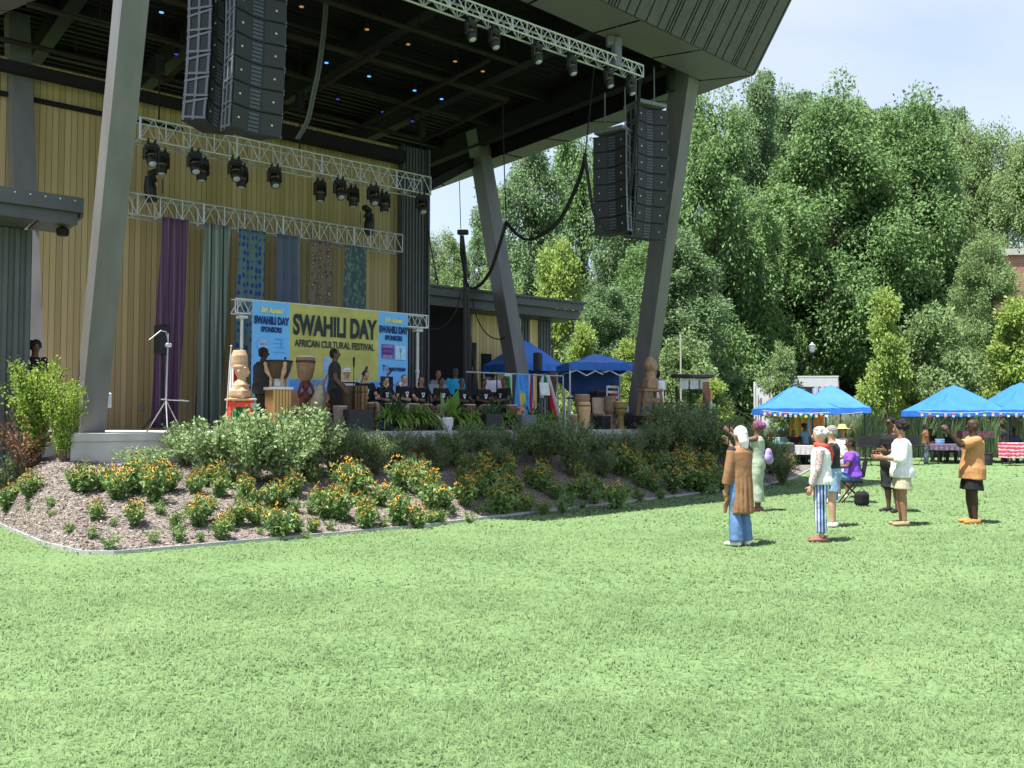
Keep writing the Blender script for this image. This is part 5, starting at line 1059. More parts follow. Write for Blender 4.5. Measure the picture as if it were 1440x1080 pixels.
# carved pedestal drum: djembe carried by a kneeling figure
p = SP(429, 1.2)+V((0, 0, .28)); t = thing('carved_drum_stand', 'tall djembe carried by a dark red carved kneeling figure', 'drum', p, AST)
f = MB(); f.bevbox((0, 0, .04), (.5, .42, .08), .02); f.tube([(-.12, .12, .1), (-.16, -.1, .14)], .075, 8, hemi=True); f.tube([(.12, .12, .1), (.16, -.1, .14)], .075, 8, hemi=True); f.tube([(0, .1, .14), (0, .05, .32), (0, .02, .46)], [.12, .10, .12], 10, hemi=True); f.tube([(0, 0, .5), (0, 0, .58)], .05, 8); f.sph((0, -.01, .67), (.075, .09, .1), 10)
for sx in (-1, 1): f.tube([(sx*.13, .02, .46), (sx*.18, -.05, .55), (sx*.1, -.02, .74)], .035, 8, hemi=True)
f.tube([(0, 0, .72), (0, 0, .82)], [.07, .11], 10); blob('carved_figure', f, M('dark_red_wood', (.13, .04, .03), .5, .3, 8), t, .012, 2)
f = MB(); f.lathe([(.1, .8), (.155, .88), (.19, 1.05), (.2, 1.2), (.2, 1.3), (.19, 1.31)], 22); f.build('shell', CARV2, t); f = MB(); f.lathe([(.2, 1.3), (.19, 1.325)], 22); f.build('drum_head', M('hide', (.68, .6, .46)), t)
f = MB(); f.lathe([(.2, 1.18), (.212, 1.19), (.212, 1.22), (.2, 1.23)], 22); f.build('ring', WDK, t)
t = thing('carved_mask', 'pale carved animal mask with raffia lying on the riser', 'mask', SP(447, 1.1)+V((0, 0, .28)), .3)
f = MB(); f.tube([(0, 0, .14), (.02, 0, .4), (.05, -.05, .66)], [.15, .17, .08], 10, hemi=True); f.tube([(.05, 0, .6), (.2, .05, .95)], [.05, .02], 8, hemi=True); f.tube([(-.05, 0, .6), (-.1, .05, .85)], [.045, .015], 8, hemi=True); blob('mask_head', f, M('pale_mask', (.46, .40, .28), .8, .3, 12), t, .014, 2)
f = MB(); rg = random.Random(9)
for k in range(50): a = rg.uniform(0, 6.28); f.tube([(.14*math.cos(a), .14*math.sin(a), .4), (.26*math.cos(a), .26*math.sin(a), .03)], [.010, .004], 4)
f.build('raffia', M('raffia', (.5, .42, .28), .9), t)
# bowl drum on slatted pedestal
p = SP(391, .55); f = MB(); t = thing('slatted_pedestal', 'sunlit wooden slatted pedestal with a white top under the bowl drum', 'pedestal', p, AST)
f.bevbox((0, 0, .42), (.40, .40, .84), .01); f.build('body', stripeM('slats', [(.50, .30, .10), (.62, .41, .16), (.55, .34, .12), (.2, .11, .04)], .066, 0), t); f = MB(); f.bevbox((0, 0, .87), (.45, .45, .055), .01); f.build('top', M('pedestal_white', (.68, .68, .66), .6), t)
t = thing('bowl_drum', 'wide dark bowl drum with carved pale figures for legs, on the slatted pedestal', 'drum', p+V((0, 0, .9)), .2)
f = MB(); f.lathe([(.13, .17), (.18, .2), (.24, .36), (.265, .5), (.26, .52)], 24); f.build('bowl', WDK, t); f = MB(); f.lathe([(.275, .5), (.285, .51), (.285, .535), (.25, .54)], 24); f.build('rim', BLK, t)
for k in range(4):
    a = k*PI/2+.5; f = MB(); f.tube([(.17*math.cos(a), .17*math.sin(a), 0), (.16*math.cos(a), .16*math.sin(a), .2), (.25*math.cos(a), .25*math.sin(a), .32), (.28*math.cos(a), .28*math.sin(a), .44)], [.03, .035, .05, .03], 8, hemi=True); f.sph((.28*math.cos(a), .28*math.sin(a), .46), .045, 8); f.build('carved_leg', CARV, t, smooth=True)
f = MB(); f.bevbox((0, 0, .1), (.16, .16, .18), .02); f.build('block', M('white_block', (.65, .66, .7), .6), t)
# crowned bust on a red stool, flag behind it
p = SP(338, .75); t = thing('red_stool', 'red painted tall stool with a pale seat under the crowned bust', 'stool', p, AST-.25)
RED = M('red_paint', (.62, .055, .035), .5, .1); f = MB(); f.bevbox((0, 0, .64), (.56, .46, .035), .01); f.build('seat', M('stool_seat', (.58, .40, .2), .6), t)
for sx in (-1, 1):
    for sy in (-1, 1): f = MB(); f.beam((sx*.23, sy*.18, 0), (sx*.2, sy*.16, .62), .05, .05); f.build('leg', RED, t)
f = MB(); f.box((0, -.165, .54), (.37, .025, .09)); f.box((0, .165, .54), (.37, .025, .09)); f.box((-.205, 0, .54), (.025, .3, .088)); f.box((.205, 0, .54), (.025, .3, .088)); f.build('apron', RED, t)
def bust(label, loc, rz, crown, mat, sc=1.0):
    f = MB()
    if crown:
        f.bevbox((0, 0, .10), (.52, .34, .20), .05); f.tube([(0, 0, .16), (0, 0, .27), (0, 0, .35)], [.25, .235, .13], 16, rb=[.15, .145, .10], side=(1, 0, 0)); f.tube([(0, .01, .30), (0, .02, .44)], [.09, .085], 12); z = .55
    else:
        f.bevbox((0, 0, .13), (.36, .30, .26), .03); f.tube([(0, 0, .2), (0, .0, .42)], [.13, .115], 12); z = .58
    k = .125 if crown else .145
    f.tube([(0, .05, z-.15), (0, .035, z-.10), (0, .01, z), (0, 0, z+.09), (0, -.01, z+.15)], [k*.5, k*.8, k*.95, k*.92, k*.55], 16, rb=[k*.5, k*.9, k*1.12, k*1.1, k*.7], side=(1, 0, 0), hemi=True)
    f.tube([(0, k*1.0, z+.05), (0, k*1.28, z-.03)], [.018, .032], 8, hemi=True); f.sph((0, k*1.05, z-.085), (.05, .03, .016), 8); f.sph((0, k*1.02, z-.11), (.042, .03, .015), 8)
    f.tube([(-.09, k*.9, z+.05), (0, k*1.05, z+.058), (.09, k*.9, z+.05)], .02, 8, hemi=True)
    for sx in (-1, 1): f.sph((sx*k*.98, 0, z-.01), (.022, .045, .07), 8); f.sph((sx*.05, k*.98, z+.015), (.03, .018, .015), 8)
    if crown:
        f.tube([(0, -.02, z+.06), (0, -.03, z+.16), (0, -.035, z+.30), (0, -.035, z+.41)], [.135, .15, .155, .12], 16, rb=[.15, .16, .16, .12], side=(1, 0, 0)); f.tube([(0, -.02, z+.06), (0, -.02, z+.10)], .152, 16)
        for k2 in range(9): a = k2*PI/4.5; f.sph((math.cos(a)*.21, math.sin(a)*.13+.02, .27), .022, 8)
    o = blob('wooden_bust', f, mat, None, .011, 1, loc, rz); o.scale = (sc,)*3; return tag(o, label, 'sculpture')
bust('pale carved bust with a tall crown, standing on the red stool', p+V((0, 0, .66)), math.radians(-92), True, CARV, 1.0)
def cloth_flag(name, label, loc, fn, nu, nv, mats, mf, cat='flag', rz=0):
    f = MB(); f.grid(fn, nu, nv, mf=mf); o = f.build(name, mats, loc=loc, rotz=rz, smooth=True); s = o.modifiers.new('s', 'SOLIDIFY'); s.thickness = .004; return tag(o, label, cat)
FL = {k: M('flag_'+k, c, .75, .06, 4) for k, c in dict(red=(.62, .03, .04), white=(.72, .74, .78), green=(.02, .24, .07), blue=(.10, .36, .80), yellow=(.75, .62, .05), black=(.015, .015, .015), navy=(.03, .09, .45)).items()}
FLM = list(FL.values()); FK = {k: i for i, k in enumerate(FL)}
p = SP(317, 1.3); t = thing('flag_on_pole', 'drooping red, white and green flag on a pole behind the crowned bust', 'flag', p, AST)
f = MB(); f.tube([(0, 0, 0), (.1, 0, 1.72)], .014, 6); f.sph((.1, 0, 1.74), .025, 8); f.build('pole', M('flag_pole', (.5, .5, .52), .4), t)
f = MB(); f.grid(lambda u, v: V((.1-.058*(1-v)*1.7+u*.55*(1-.55*(v))*(1.1-v*.5), .05*math.sin(u*12+v*2), 1.66-1.5*(1-v)-.12*u*u)), 24, 16, mf=lambda u, v: FK['black'] if v > .92 else (FK['white'] if u < .25 else (FK['red'] if v+.25*u > .52 else FK['green']))); f.build('flag_cloth', FLM, t, smooth=True)
# tripod boom stand and speaker left
SLV = M('stand_silver', (.42, .43, .45), .35, .08, metal=.6)
p = SP(233, 1.6); t = thing('boom_stand', 'tall silver tripod boom stand with a hooked top on the bare left of the stage', 'stand', p, AST)
f = MB(); f.tube([(0, 0, .55), (.02, 0, 1.95)], [.02, .014], 8); f.build('pole', SLV, t); f = MB(); f.tube([(.02, 0, 1.78), (-.02, 0, 1.98), (-.12, 0, 2.0), (-.34, 0, 1.8)], .012, 6); f.bevbox((.03, 0, 1.72), (.12, .1, .08), .02); f.build('boom', SLV, t)
for a in (.3, 2.4, 4.5): f = MB(); f.tube([(0, 0, .62), (.38*math.cos(a), .38*math.sin(a), .0)], .013, 6); f.build('leg', SLV, t)
f = MB(); f.tube([(-.1, 0, .64), (.45, 0, .62)], .014, 6); f.build('crossbar', SLV, t)
def spk(label, px, py0, py1, t_, stand=True):
    p = SP(px, t_); z0, z1 = att(px, py1, t_).z-ZD, att(px, py0, t_).z-ZD; h = z1-z0
    s_ = thing('loudspeaker', label, 'loudspeaker', p+V((0, 0, z0)), AST+.3); f = MB(); f.bevbox((0, 0, h/2), (h*.40, h*.4, h), .03); f.build('cabinet', BLK, s_); f = MB(); f.bevbox((0, -h*.205, h/2), (h*.34, .02, h*.93), .008); f.build('grille', GRL, s_)
    q = thing('speaker_stand', 'black tripod stand under the '+label.split(' on ')[0], 'stand', p, AST); f = MB(); f.tube([(0, 0, .1), (0, 0, z0)], .02, 8); f.build('pole', BLK, q)
    for a in (.5, 2.6, 4.7): f = MB(); f.tube([(0, 0, .6), (.42*math.cos(a), .42*math.sin(a), 0)], .014, 6); f.build('leg', BLK, q)
spk('dark box loudspeaker against the purple cloth on its stand', 226, 457, 499, 5.5); spk('black box loudspeaker in front of the blue canopy on its stand', 756, 496, 521, 3.2)
t = thing('power_box', 'white electrical box on a short post beside the front leg', 'box', SP(150, 2.2), AST); f = MB(); f.bevbox((0, 0, .62), (.15, .1, .30), .02); f.build('case', M('box_white', (.62, .63, .64), .5), t); f = MB(); f.tube([(-.08, 0, 0), (-.08, 0, .74)], .014, 6); f.build('post', SLV, t)
f = MB(); f.bevbox((0, 0, 0), (.12, .04, .16), .01); tag(f.build('wall_socket', M('socket_grey', (.25, .25, .24), .5), loc=V((at(199, 572, 22).x, 0, 0))*0+att(199, 572, 7.97), rotz=AST), 'small grey socket box low on the yellow plank wall', 'socket')
# microphones
def mic(label, px, py, t_, dx, dz):
    p = SP(px, t_); z = att(px, py, t_).z-ZD; s_ = thing('microphone_stand', label, 'microphone', p, AST, 'microphones before the drummers'); f = MB(); f.tube([(0, 0, .0), (0, 0, z-dz)], .011, 6); f.tube([(0, 0, z-dz), (dx, 0, z)], .010, 6); f.build('pole', BLK, s_)
    f = MB(); f.lathe([(.12, 0), (.12, .02), (.02, .03)], 12); f.build('base', BLK, s_); f = MB(); d = V((dx, 0, dz)).normalized(); f.tube([V((dx, 0, z))-d*.06, V((dx, 0, z))+d*.13], [.02, .03], 8, hemi=True); f.build('mic_head', BLK, s_)
mic('black microphone on a straight stand above the striped shirt', 497, 512, 1.2, .0, .35); mic('black microphone angled over the first drummer', 506, 524, 1.1, .12, .3); mic('black microphone aimed at the square black logo on the banner', 536, 524, 1.6, .22, .25)
mic('boom microphone crossing before the second drummer', 527, 545, 1.0, .35, .2); mic('boom microphone before the third drummer', 556, 545, 1.1, -.3, .22); mic('low microphone between the third and fourth drummers', 604, 562, 1.0, .15, .1)
# standing people at the back
person('standing person in a bright cyan tee and dark cap behind the drummers', SP(640, 4.4), (.3, -.95), 1.74, SKB, dict(m=fabric('cyan_tee', (.03, .36, .62)), sleeve=.8, e=.026, flare=.02), dict(m=F_CHAR, e=.014), SH_B, ('short', H_BLK), ('cap', M('cap_blue', (.03, .05, .1), .7)), vox=.012, girth=1.15)
o, wr, rz = person('person standing behind a grey panel at the back of the stage', SP(616, 4.6), (.3, -.95), 1.68, SKM, dict(m=fabric('grey_shirt', (.22, .24, .26)), sleeve=1.6), dict(m=F_CHAR), SH_B, ('short', H_BRN), vox=.013)
f = MB(); f.bevbox((0, 0, .62), (.62, .06, 1.24), .01); tag(f.build('grey_panel', M('panel_grey', (.26, .30, .33), .6), loc=SP(615, 4.1), rotz=AST+.1), 'upright grey panel behind the seated drummers', 'panel')
person('person in a white and black football jersey, back turned, near the drummers', SP(693, 3.6), (-.2, .95), 1.68, SKD, dict(m=stripeM('jersey', [(.70, .66, .78), (.70, .66, .78), (.70, .66, .78), (.03, .03, .04)], .52, 2), sleeve=.7, e=.022), dict(m=F_BLK, len=.5, e=.02, name='shorts'), SH_B, ('short', H_BLK), vox=.012)
person('person in a white shirt standing behind the wooden head sculpture', SP(925, 1.5), (-.3, .9), 1.75, SKD, dict(m=F_WHT, sleeve=.8, e=.024, hem=.44), dict(m=fabric('grey_trousers', (.16, .16, .18))), SH_B, ('short', H_BLK), vox=.012)
person('person in black with crossed arms waiting beside the corrugated pier', V((at(47, 590, 16.7).x, 16.7, ZD)), (.7, -.6), 1.72, SKB, dict(m=F_BLK, sleeve=.6), dict(m=F_BLK), SH_B, ('afro', H_BLK), arms=[((-.25, .25, -1), (.8, .55, .0)), ((.25, .25, -1), (-.8, .6, .05))], vox=.012)
# rail with flags
p0, p1 = SP(655, 2.6), SP(792, 2.6); zr = att(720, 526, 2.6).z-ZD; L = (p1-p0).length; t = thing('flag_rail', 'grey metal rail of pipes holding the hanging flags', 'rail', p0, math.atan2((p1-p0).y, (p1-p0).x))
f = MB(); f.tube([(0, 0, zr), (L, 0, zr)], .022, 8); f.build('top_pipe', SLV, t)
for k in (0, .3, .62, .8, 1): f = MB(); f.tube([(k*L, 0, 0), (k*L, 0, zr)], .02, 6); f.build('post', SLV if k > .5 else BLK, t)
f = MB(); f.tube([(L*.62, 0, .9), (L*.95, .2, .35)], .015, 6); f.build('brace_pipe', SLV, t)
def hang(label, px, w_, drop, mf, slant=0.0, nar=.5, t_=2.5):
    q = SP(px, t_); return cloth_flag('hanging_flag', label, q+V((0, 0, zr)), lambda u, v: V(((u-.5)*w_*(nar+(1-nar)*(1-v))+slant*(1-v), .05*math.sin(u*14+v*3), -drop*(1-v)-.06*math.sin(u*PI)*(1-v))), 26, 18, FLM, mf, rz=AST)
hang('green flag with a white fold hanging on the rail beside the last drummer', 714, .42, .62, lambda u, v: FK['white'] if u > .86 or v > .9 else FK['green'])
hang('sky blue flag with a yellow sun draped on the rail', 732, .62, 1.3, lambda u, v: FK['yellow'] if ((u-.5)/.17)**2+((v-.5)/.14)**2 < 1 else FK['blue'], .12, .45)
hang('blue flag corner with a thin red and white stripe on the rail', 744, .35, 1.1, lambda u, v: FK['red'] if .55 < u < .68 else (FK['white'] if .45 < u < .8 else (FK['blue'] if u < .5 else FK['navy'])), .05)
hang('green and white flag hanging behind the white sheet on the rail', 765, .3, .6, lambda u, v: FK['green'] if u > .4 else FK['white'])
hang('red, white and green flag trailing diagonally from the rail to the floor', 769, .36, 1.5, lambda u, v: FK['red'] if u < .45 and v < .85 else (FK['white'] if u < .72 or v > .3 else FK['green']), .55, .3)
f = MB(); f.box((0, 0, 0), (.34, .01, .36), Matrix.Rotation(-.2, 3, 'X')); tag(f.build('paper_sheet', M('paper', (.72, .74, .74), .7), loc=att(766, 547, 2.3), rotz=AST), 'white paper sheet clipped to the flag rail', 'sheet')
f = MB(); f.bevbox((0, 0, .82), (.24, .16, 1.64), .03); tag(f.build('wooden_post', M('post_brown', (.10, .045, .035), .7), loc=SP(776, 3.0), rotz=AST), 'dark brown upright post behind the white paper sheet', 'post')
f = MB(); f.bevbox((0, 0, .16), (.26, .2, .32), .05); tag(f.build('colourful_bag', patM('bag_pattern', (.5, .08, .04), (.08, .1, .5), 12, .3, (.6, .45, .2), (1, 1, 1)), loc=SP(731, 1.6)+V((0, 0, .3))), 'small colourful bag under the sky blue flag', 'bag')
# monitor wedges
def wedge(label, px, t_, h, mat=BLK):
    t = thing('floor_monitor', label, 'loudspeaker', SP(px, t_), AST+PI, 'floor monitors'); f = MB(); w_ = h*1.25; vs = [(sx*w_/2, y, z) for sx in (-1, 1) for y, z in ((-.25, 0), (.25, 0), (.22, h), (0, h), (-.25, h*.35))]; f.add(vs, [(4, 3, 2, 1, 0), (5, 6, 7, 8, 9)]+[(k, (k+1) % 5, 5+(k+1) % 5, 5+k) for k in range(5)]); f.build('cabinet', mat, t)
    f = MB(); f.add([(sx*w_*.45, y, z) for sx, y, z in ((-1, -.245, h*.40), (1, -.245, h*.40), (1, -.02, h*.98), (-1, -.02, h*.98))], [(0, 1, 2, 3)]); g_ = f.build('grille', GRL, t); g_.location = (0, -.006, .006)
wedge('black floor monitor in front of the tall staved drums', 500, .2, .46); wedge('black floor monitor between the potted ferns', 687, .2, .38); wedge('grey floor monitor in front of the flags', 736, .25, .36, M('monitor_grey', (.12, .14, .16), .5)); wedge('black floor monitor at the foot of the right slanted leg', 893, .3, .36)
# ferns
FRN = leafM('fern_leaf', (.10, .19, .035), (.28, .42, .10), .35)
def fern_proto(seed, mat, n=110, L=.55, nm='potted_fern'):
    rg = np.random.default_rng(seed); cos = []
    for i in range(n):
        a = rg.uniform(0, 2*PI); el = rg.uniform(.5, 1.45); le = L*rg.uniform(.6, 1.15); d = np.array([math.cos(a), math.sin(a), 0]); s = np.array([-d[1], d[0], 0]); p = np.array([0, 0, .20])+d*.05; v = d*math.cos(el)+np.array([0, 0, math.sin(el)]); k = 5
        for j in range(k):
            v2 = v+np.array([0, 0, -.5]); v2 /= np.linalg.norm(v2); q = p+v*le/k; w0, w1 = .035*(1-j/k*.7), .035*(1-(j+1)/k*.75); cos.append(np.array([p-s*w0, p+s*w0, q+s*w1, q-s*w1])); p, v = q, v2
    t = thing(nm, '', 'potted plant'); meshobj('fronds', fast_mesh('fern_fronds', np.stack(cos), 4, QUAD, mat), t); f = MB(); f.lathe([(.12, 0), (.14, .16), (.15, .18), (.13, .18)], 14); f.build('pot', M('pot_dark', (.035, .04, .045), .5), t); return t
FE = [fern_proto(300+i, FRN, 120, .62) for i in range(2)]
for i, (px, t_, s) in enumerate([(546, .45, .95), (566, .5, .92), (588, .45, .95), (608, .55, .86), (664, .45, .9), (716, .5, .85), (756, .5, .75), (640, .6, .9), (775, .45, .75)]):
    o = first_or_dup(FE[i % 2], SP(px, t_), i*1.1, scale=s, label='bushy green fern in a dark pot along the front edge of the stage'); o['group'] = 'ferns along the stage edge'
DKF = leafM('dark_pot_leaf', (.03, .09, .035), (.10, .19, .08), .25); BP = fern_proto(333, DKF, 46, .95, 'potted_plant')
for i, (px, t_, lb, s) in enumerate([(556, .9, 'taller dark leaved potted plant behind the ferns, below the second drummer', 1.0), (694, .8, 'dark leaved potted plant behind the floor monitor', 1.0), (747, .8, 'dark leaved potted plant in front of the sky blue flag', .75)]): first_or_dup(BP, SP(px, t_), i, scale=s, label=lb)
BIG = leafM('big_leaf', (.16, .34, .06), (.3, .48, .12), .4); t = thing('broadleaf_plant', 'plant with a few big light green leaves between two drummers', 'potted plant', SP(634, 1.2), 0); rg = np.random.default_rng(8)
P = np.array([[0, 0, .3]]*7); D = np.array([[math.cos(k*.9), math.sin(k*.9), 1.6] for k in range(7)]); meshobj('leaves', fast_mesh('big_leaves', leaf_quads(P, D, np.full(7, .6), .34, .0, 1.5, rg), 4, QUAD, BIG), t); f = MB(); f.lathe([(.1, 0), (.13, .28), (.11, .3)], 12); f.build('pot', M('pot_dark', (.035, .04, .045)), t)
t = thing('white_planter', 'white spotted planter on the stage edge among the ferns', 'planter', SP(629, .2), 0); f = MB(); f.lathe([(.09, 0), (.13, .12), (.14, .26), (.11, .3)], 16); f.build('pot', patM('spotted', (.66, .67, .7), (.05, .05, .06), 26, .2, None, (1, 1, 1)), t); f = MB(); f.tube([(-.1, 0, .2), (-.24, 0, .34)], [.03, .015], 8, hemi=True); f.build('spout', F_WHT, t)
# drum and stool cluster on the right of the stage
drum_lathe('conga', 'tall pale conga at the front of the right hand drum cluster', 'drum', SP(822, .5), [(.10, 0), (.12, .1), (.145, .35), (.165, .52), (.16, .7)], WDL, .155, .70, [(.6, .165)])
drum_lathe('bowl_drum', 'wide brown topped drum behind the tall pale conga', 'drum', SP(819, 1.0)+V((0, 0, .2)), [(.12, 0), (.15, .3), (.2, .56), (.21, .6), (.2, .72)], CARV2, .2, .72, None, None, M('tan_top', (.62, .5, .38), .7))
drum_lathe('small_drum', 'small brown hourglass drum left of the pale conga', 'drum', SP(806, .45), DJ(.38, .1), CARV2, .1, .385)
drum_lathe('djembe', 'olive djembe with a pale foot at the right of the drum cluster', 'drum', SP(873, .5), DJ(.74, .18), M('olive_shell', (.26, .19, .05), .5, .2, 6), .172, .745, [(.55, .17)])
for lb, px, t_, pr, h in (('rough carved stump drum near the middle of the right cluster', 838, .7, [(.2, 0), (.17, .12), (.15, .3), (.19, .42)], .42), ('tall carved log stool left of the olive djembe', 858, .8, [(.2, 0), (.13, .14), (.1, .4), (.17, .5), (.16, .9)], .9)):
    f = MB(); f.lathe(pr, 14); f.tube([(.1, -.1, .05), (.22, -.16, .3)], .06, 8, hemi=True); f.tube([(-.1, -.1, .05), (-.2, -.12, .32)], .05, 8, hemi=True); tag(blob('carved_stool', f, M('weathered_wood', (.22, .16, .11), .85, .3, 10), None, .014, 1, SP(px, t_)), lb, 'stool')
t = thing('wooden_chair', 'pale slatted wooden chair back among the drums', 'chair', SP(845, .9), AST-.4); f = MB(); f.bevbox((0, .1, .62), (.42, .035, .5), .04, Matrix.Rotation(-.15, 3, 'X')); f.build('backrest', M('wicker', (.40, .32, .24), .8, .2, 40), t); f = MB(); f.bevbox((0, -.15, .36), (.4, .42, .04), .01); f.build('seat', CARV2, t)
for sx in (-1, 1):
    for y in (-.3, .1): f = MB(); f.tube([(sx*.17, y, 0), (sx*.17, y, .38)], .022, 6); f.build('leg', CARV2, t)
t = thing('silver_chair', 'silver framed upright chair frame behind the log stool', 'chair', SP(862, 1.6), AST); f = MB()
for sx in (-1, 1): f.tube([(sx*.24, 0, 0), (sx*.24, 0, 1.22)], .02, 6)
f.build('frame', SLV, t); f = MB()
for z in (.9, 1.05, 1.2): f.box((0, 0, z), (.46, .02, .07))
f.build('slats', SLV, t); f = MB(); f.bevbox((0, -.2, .5), (.46, .4, .04), .01); f.build('seat', BLK, t)
f = MB(); f.bevbox((0, 0, .55), (.5, .4, 1.1), .02); tag(f.build('equipment_case', BLK, loc=SP(843, 2.2), rotz=AST), 'tall black equipment case behind the pale chair', 'case')
f = MB(); f.bevbox((0, 0, .18), (.36, .34, .36), .02); tag(f.build('equipment_case', BLK, loc=SP(846, .45), rotz=AST+.2), 'low black case on the floor among the right hand drums', 'case')
t = thing('equipment_table', 'narrow dark table at the back of the right hand drum cluster', 'table', SP(828, 1.8), AST); f = MB(); f.box((0, 0, .86), (1.3, .5, .04)); f.build('tabletop', F_CHAR, t)
for sx in (-1, 1):
    for y in (-.2, .2): f = MB(); f.tube([(sx*.6, y, 0), (sx*.6, y, .84)], .02, 6); f.build('leg', SLV, t)
person('seated person in a red top under the right hand canopy', SP(862, 3.4), (.2, -.9), 1.66, SKB, dict(m=fabric('dark_red', (.4, .03, .05)), sleeve=.6), dict(m=F_CHAR), SH_B, ('short', H_BLK), sit=.5, vox=.014)
f = MB(); f.bevbox((0, 0, .1), (.24, .2, .2), .02); tag(f.build('tissue_box', M('pale_box', (.45, .48, .5), .6), loc=SP(878, 1.2)+V((0, 0, .45))), 'pale small box on top of the floor case by the slanted leg', 'box')
f = MB(); f.bevbox((0, 0, .225), (.34, .34, .45), .02); tag(f.build('equipment_case', F_CHAR, loc=SP(878, 1.2), rotz=AST), 'dark case behind the olive djembe, pale box on it', 'case')
# wooden head on trestle
TW = M('trestle_wood', (.30, .17, .095), .7, .2, 6); p = SP(915, .35); t = thing('wooden_trestle', 'tall splayed wooden trestle carrying the big carved head', 'stand', p, AST-.4)
f = MB(); f.bevbox((0, 0, 1.07), (.58, .44, .08), .01); f.build('tabletop', TW, t)
for sx in (-1, 1):
    for sy in (-1, 1): f = MB(); f.beam((sx*.33, sy*.26, -.02), (sx*.22, sy*.17, 1.03), .075, .075); f.build('leg', TW, t)
for z in (.28, .8): f = MB(); f.box((0, -.24+.06*z, z), (.62-.1*z, .03, .10)); f.box((0, .24-.06*z, z), (.62-.1*z, .03, .1)); f.build('rail', TW, t)
f = MB(); f.box((0, 0, .24), (.6, .44, .025)); f.build('shelf', TW, t)
bust('big bald carved wooden head on a square block on the trestle', p+V((0, 0, 1.11)), math.radians(-75), False, M('head_wood', (.36, .215, .135), .75, .2, 9, bump=.3, bs=30), 1.12)
t = thing('orange_pot', 'little orange pot on the trestle shelf', 'pot', p+V((-.1, -.12, .255)), 0); f = MB(); f.lathe([(.06, 0), (.075, .12), (.07, .14)], 14); f.build('pot_body', M('orange_pot', (.62, .24, .09), .6), t); f = MB(); f.sph((0, 0, .18), (.05, .05, .06), 8); f.build('white_bloom', F_WHT, t)
f = MB(); f.bevbox((0, 0, .2), (.3, .26, .4), .02); tag(f.build('wooden_crate', CARV2, loc=p+V((.02, .1, 0)), rotz=AST), 'small brown crate under the trestle', 'crate')
# ================================================================= canopies
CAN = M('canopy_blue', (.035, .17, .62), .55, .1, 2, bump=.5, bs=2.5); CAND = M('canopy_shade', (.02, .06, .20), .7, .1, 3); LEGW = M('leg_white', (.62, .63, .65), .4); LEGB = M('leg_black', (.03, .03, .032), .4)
def canopy(label, c, rz, size, ez, pk, legm, z0=0.0, drop=None, sciss=False, group='blue canopies'):
    t = thing('canopy_tent', label, 'canopy', V((c[0], c[1], z0)), rz, group); h = size/2
    f = MB(); n = 10
    for q in range(4):
        R = Matrix.Rotation(q*PI/2, 3, 'Z')
        def fn(u, v):
            r = 1-v*.86; sag = .10*math.sin(PI*min(1, v))*(1-abs(2*u-1)*.3); wr_ = .012*math.sin(u*23+v*7)
            return R @ V(((u*2-1)*h*r, -h*r, ez+(pk-ez)*v*.9-sag*(1-v)+wr_))
        f.grid(fn, n, 8)
    f.build('roof', CAN, t, smooth=True)
    f = MB()
    for q in range(4):
        R = Matrix.Rotation(q*PI/2, 3, 'Z'); f.grid(lambda u, v: R @ V(((u*2-1)*h*1.004, -h*1.004-.012*math.sin(u*31), ez-.24*v)), 16, 2)
    f.build('valance', CAN, t)
    f = MB(); k = h*.22
    for q in range(4):
        R = Matrix.Rotation(q*PI/2, 3, 'Z'); f.add([R @ V((-k, -k, ez+(pk-ez)*.80)), R @ V((k, -k, ez+(pk-ez)*.80)), R @ V((0, 0, pk))], [(0, 1, 2)])
    f.build('vent_cap', CAN, t)
    for sx in (-1, 1):
        for sy in (-1, 1): f = MB(); f.box((sx*(h-.03), sy*(h-.03), (ez-.05)/2), (.045, .045, ez-.05)); f.box((sx*(h-.03), sy*(h-.03), .01), (.1, .1, .02)); f.build('leg', legm, t)
    if sciss:
        f = MB()
        for y in (-h+.04, h-.04):
            for a in range(2):
                x0 = -h+.05+a*(size/2-.03); x1 = x0+size/2-.06; xm = (x0+x1)/2
                f.beam((x0, y, ez-.3), (xm, y-.01, ez-.14), .02, .035); f.beam((xm, y, ez-.14), (x1, y-.01, ez-.36), .02, .035); f.beam((x0, y+.02, ez-.14), (xm, y+.02, ez-.40), .02, .035); f.beam((xm, y+.02, ez-.40), (x1, y+.02, ez-.14), .02, .035)
        f.build('scissor_frame', legm, t)
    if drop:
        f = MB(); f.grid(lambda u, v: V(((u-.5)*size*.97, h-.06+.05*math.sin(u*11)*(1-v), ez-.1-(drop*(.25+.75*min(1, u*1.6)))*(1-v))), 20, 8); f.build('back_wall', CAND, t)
    return t
c = at(838, 600, 28.4)
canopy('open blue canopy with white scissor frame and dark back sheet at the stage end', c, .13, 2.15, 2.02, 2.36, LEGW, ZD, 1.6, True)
c = SP(737, 7.8); canopy('blue canopy behind the rear slanted leg, before the yellow building', c, AST, 2.1, 2.2, 3.1, LEGW, ZD)
c = at(1118, 640, 36.2); canopy('large blue canopy over the people at the lace covered table', (c.x, c.y), -.16, 3.05, 2.22, 3.15, LEGB)
c = at(1170, 640, 39.8); canopy('blue canopy half hidden behind its neighbour near the white container', (c.x, c.y), -.30, 3.05, 2.3, 3.35, LEGB)
c = at(1343, 640, 37.5); canopy('blue canopy behind the raised arm of the person in orange', (c.x, c.y), .04, 3.05, 2.16, 3.25, LEGB)
c = at(1438, 640, 37.2); canopy('blue canopy cut off by the right edge of the picture', (c.x, c.y), .03, 3.05, 2.18, 3.35, LEGB)
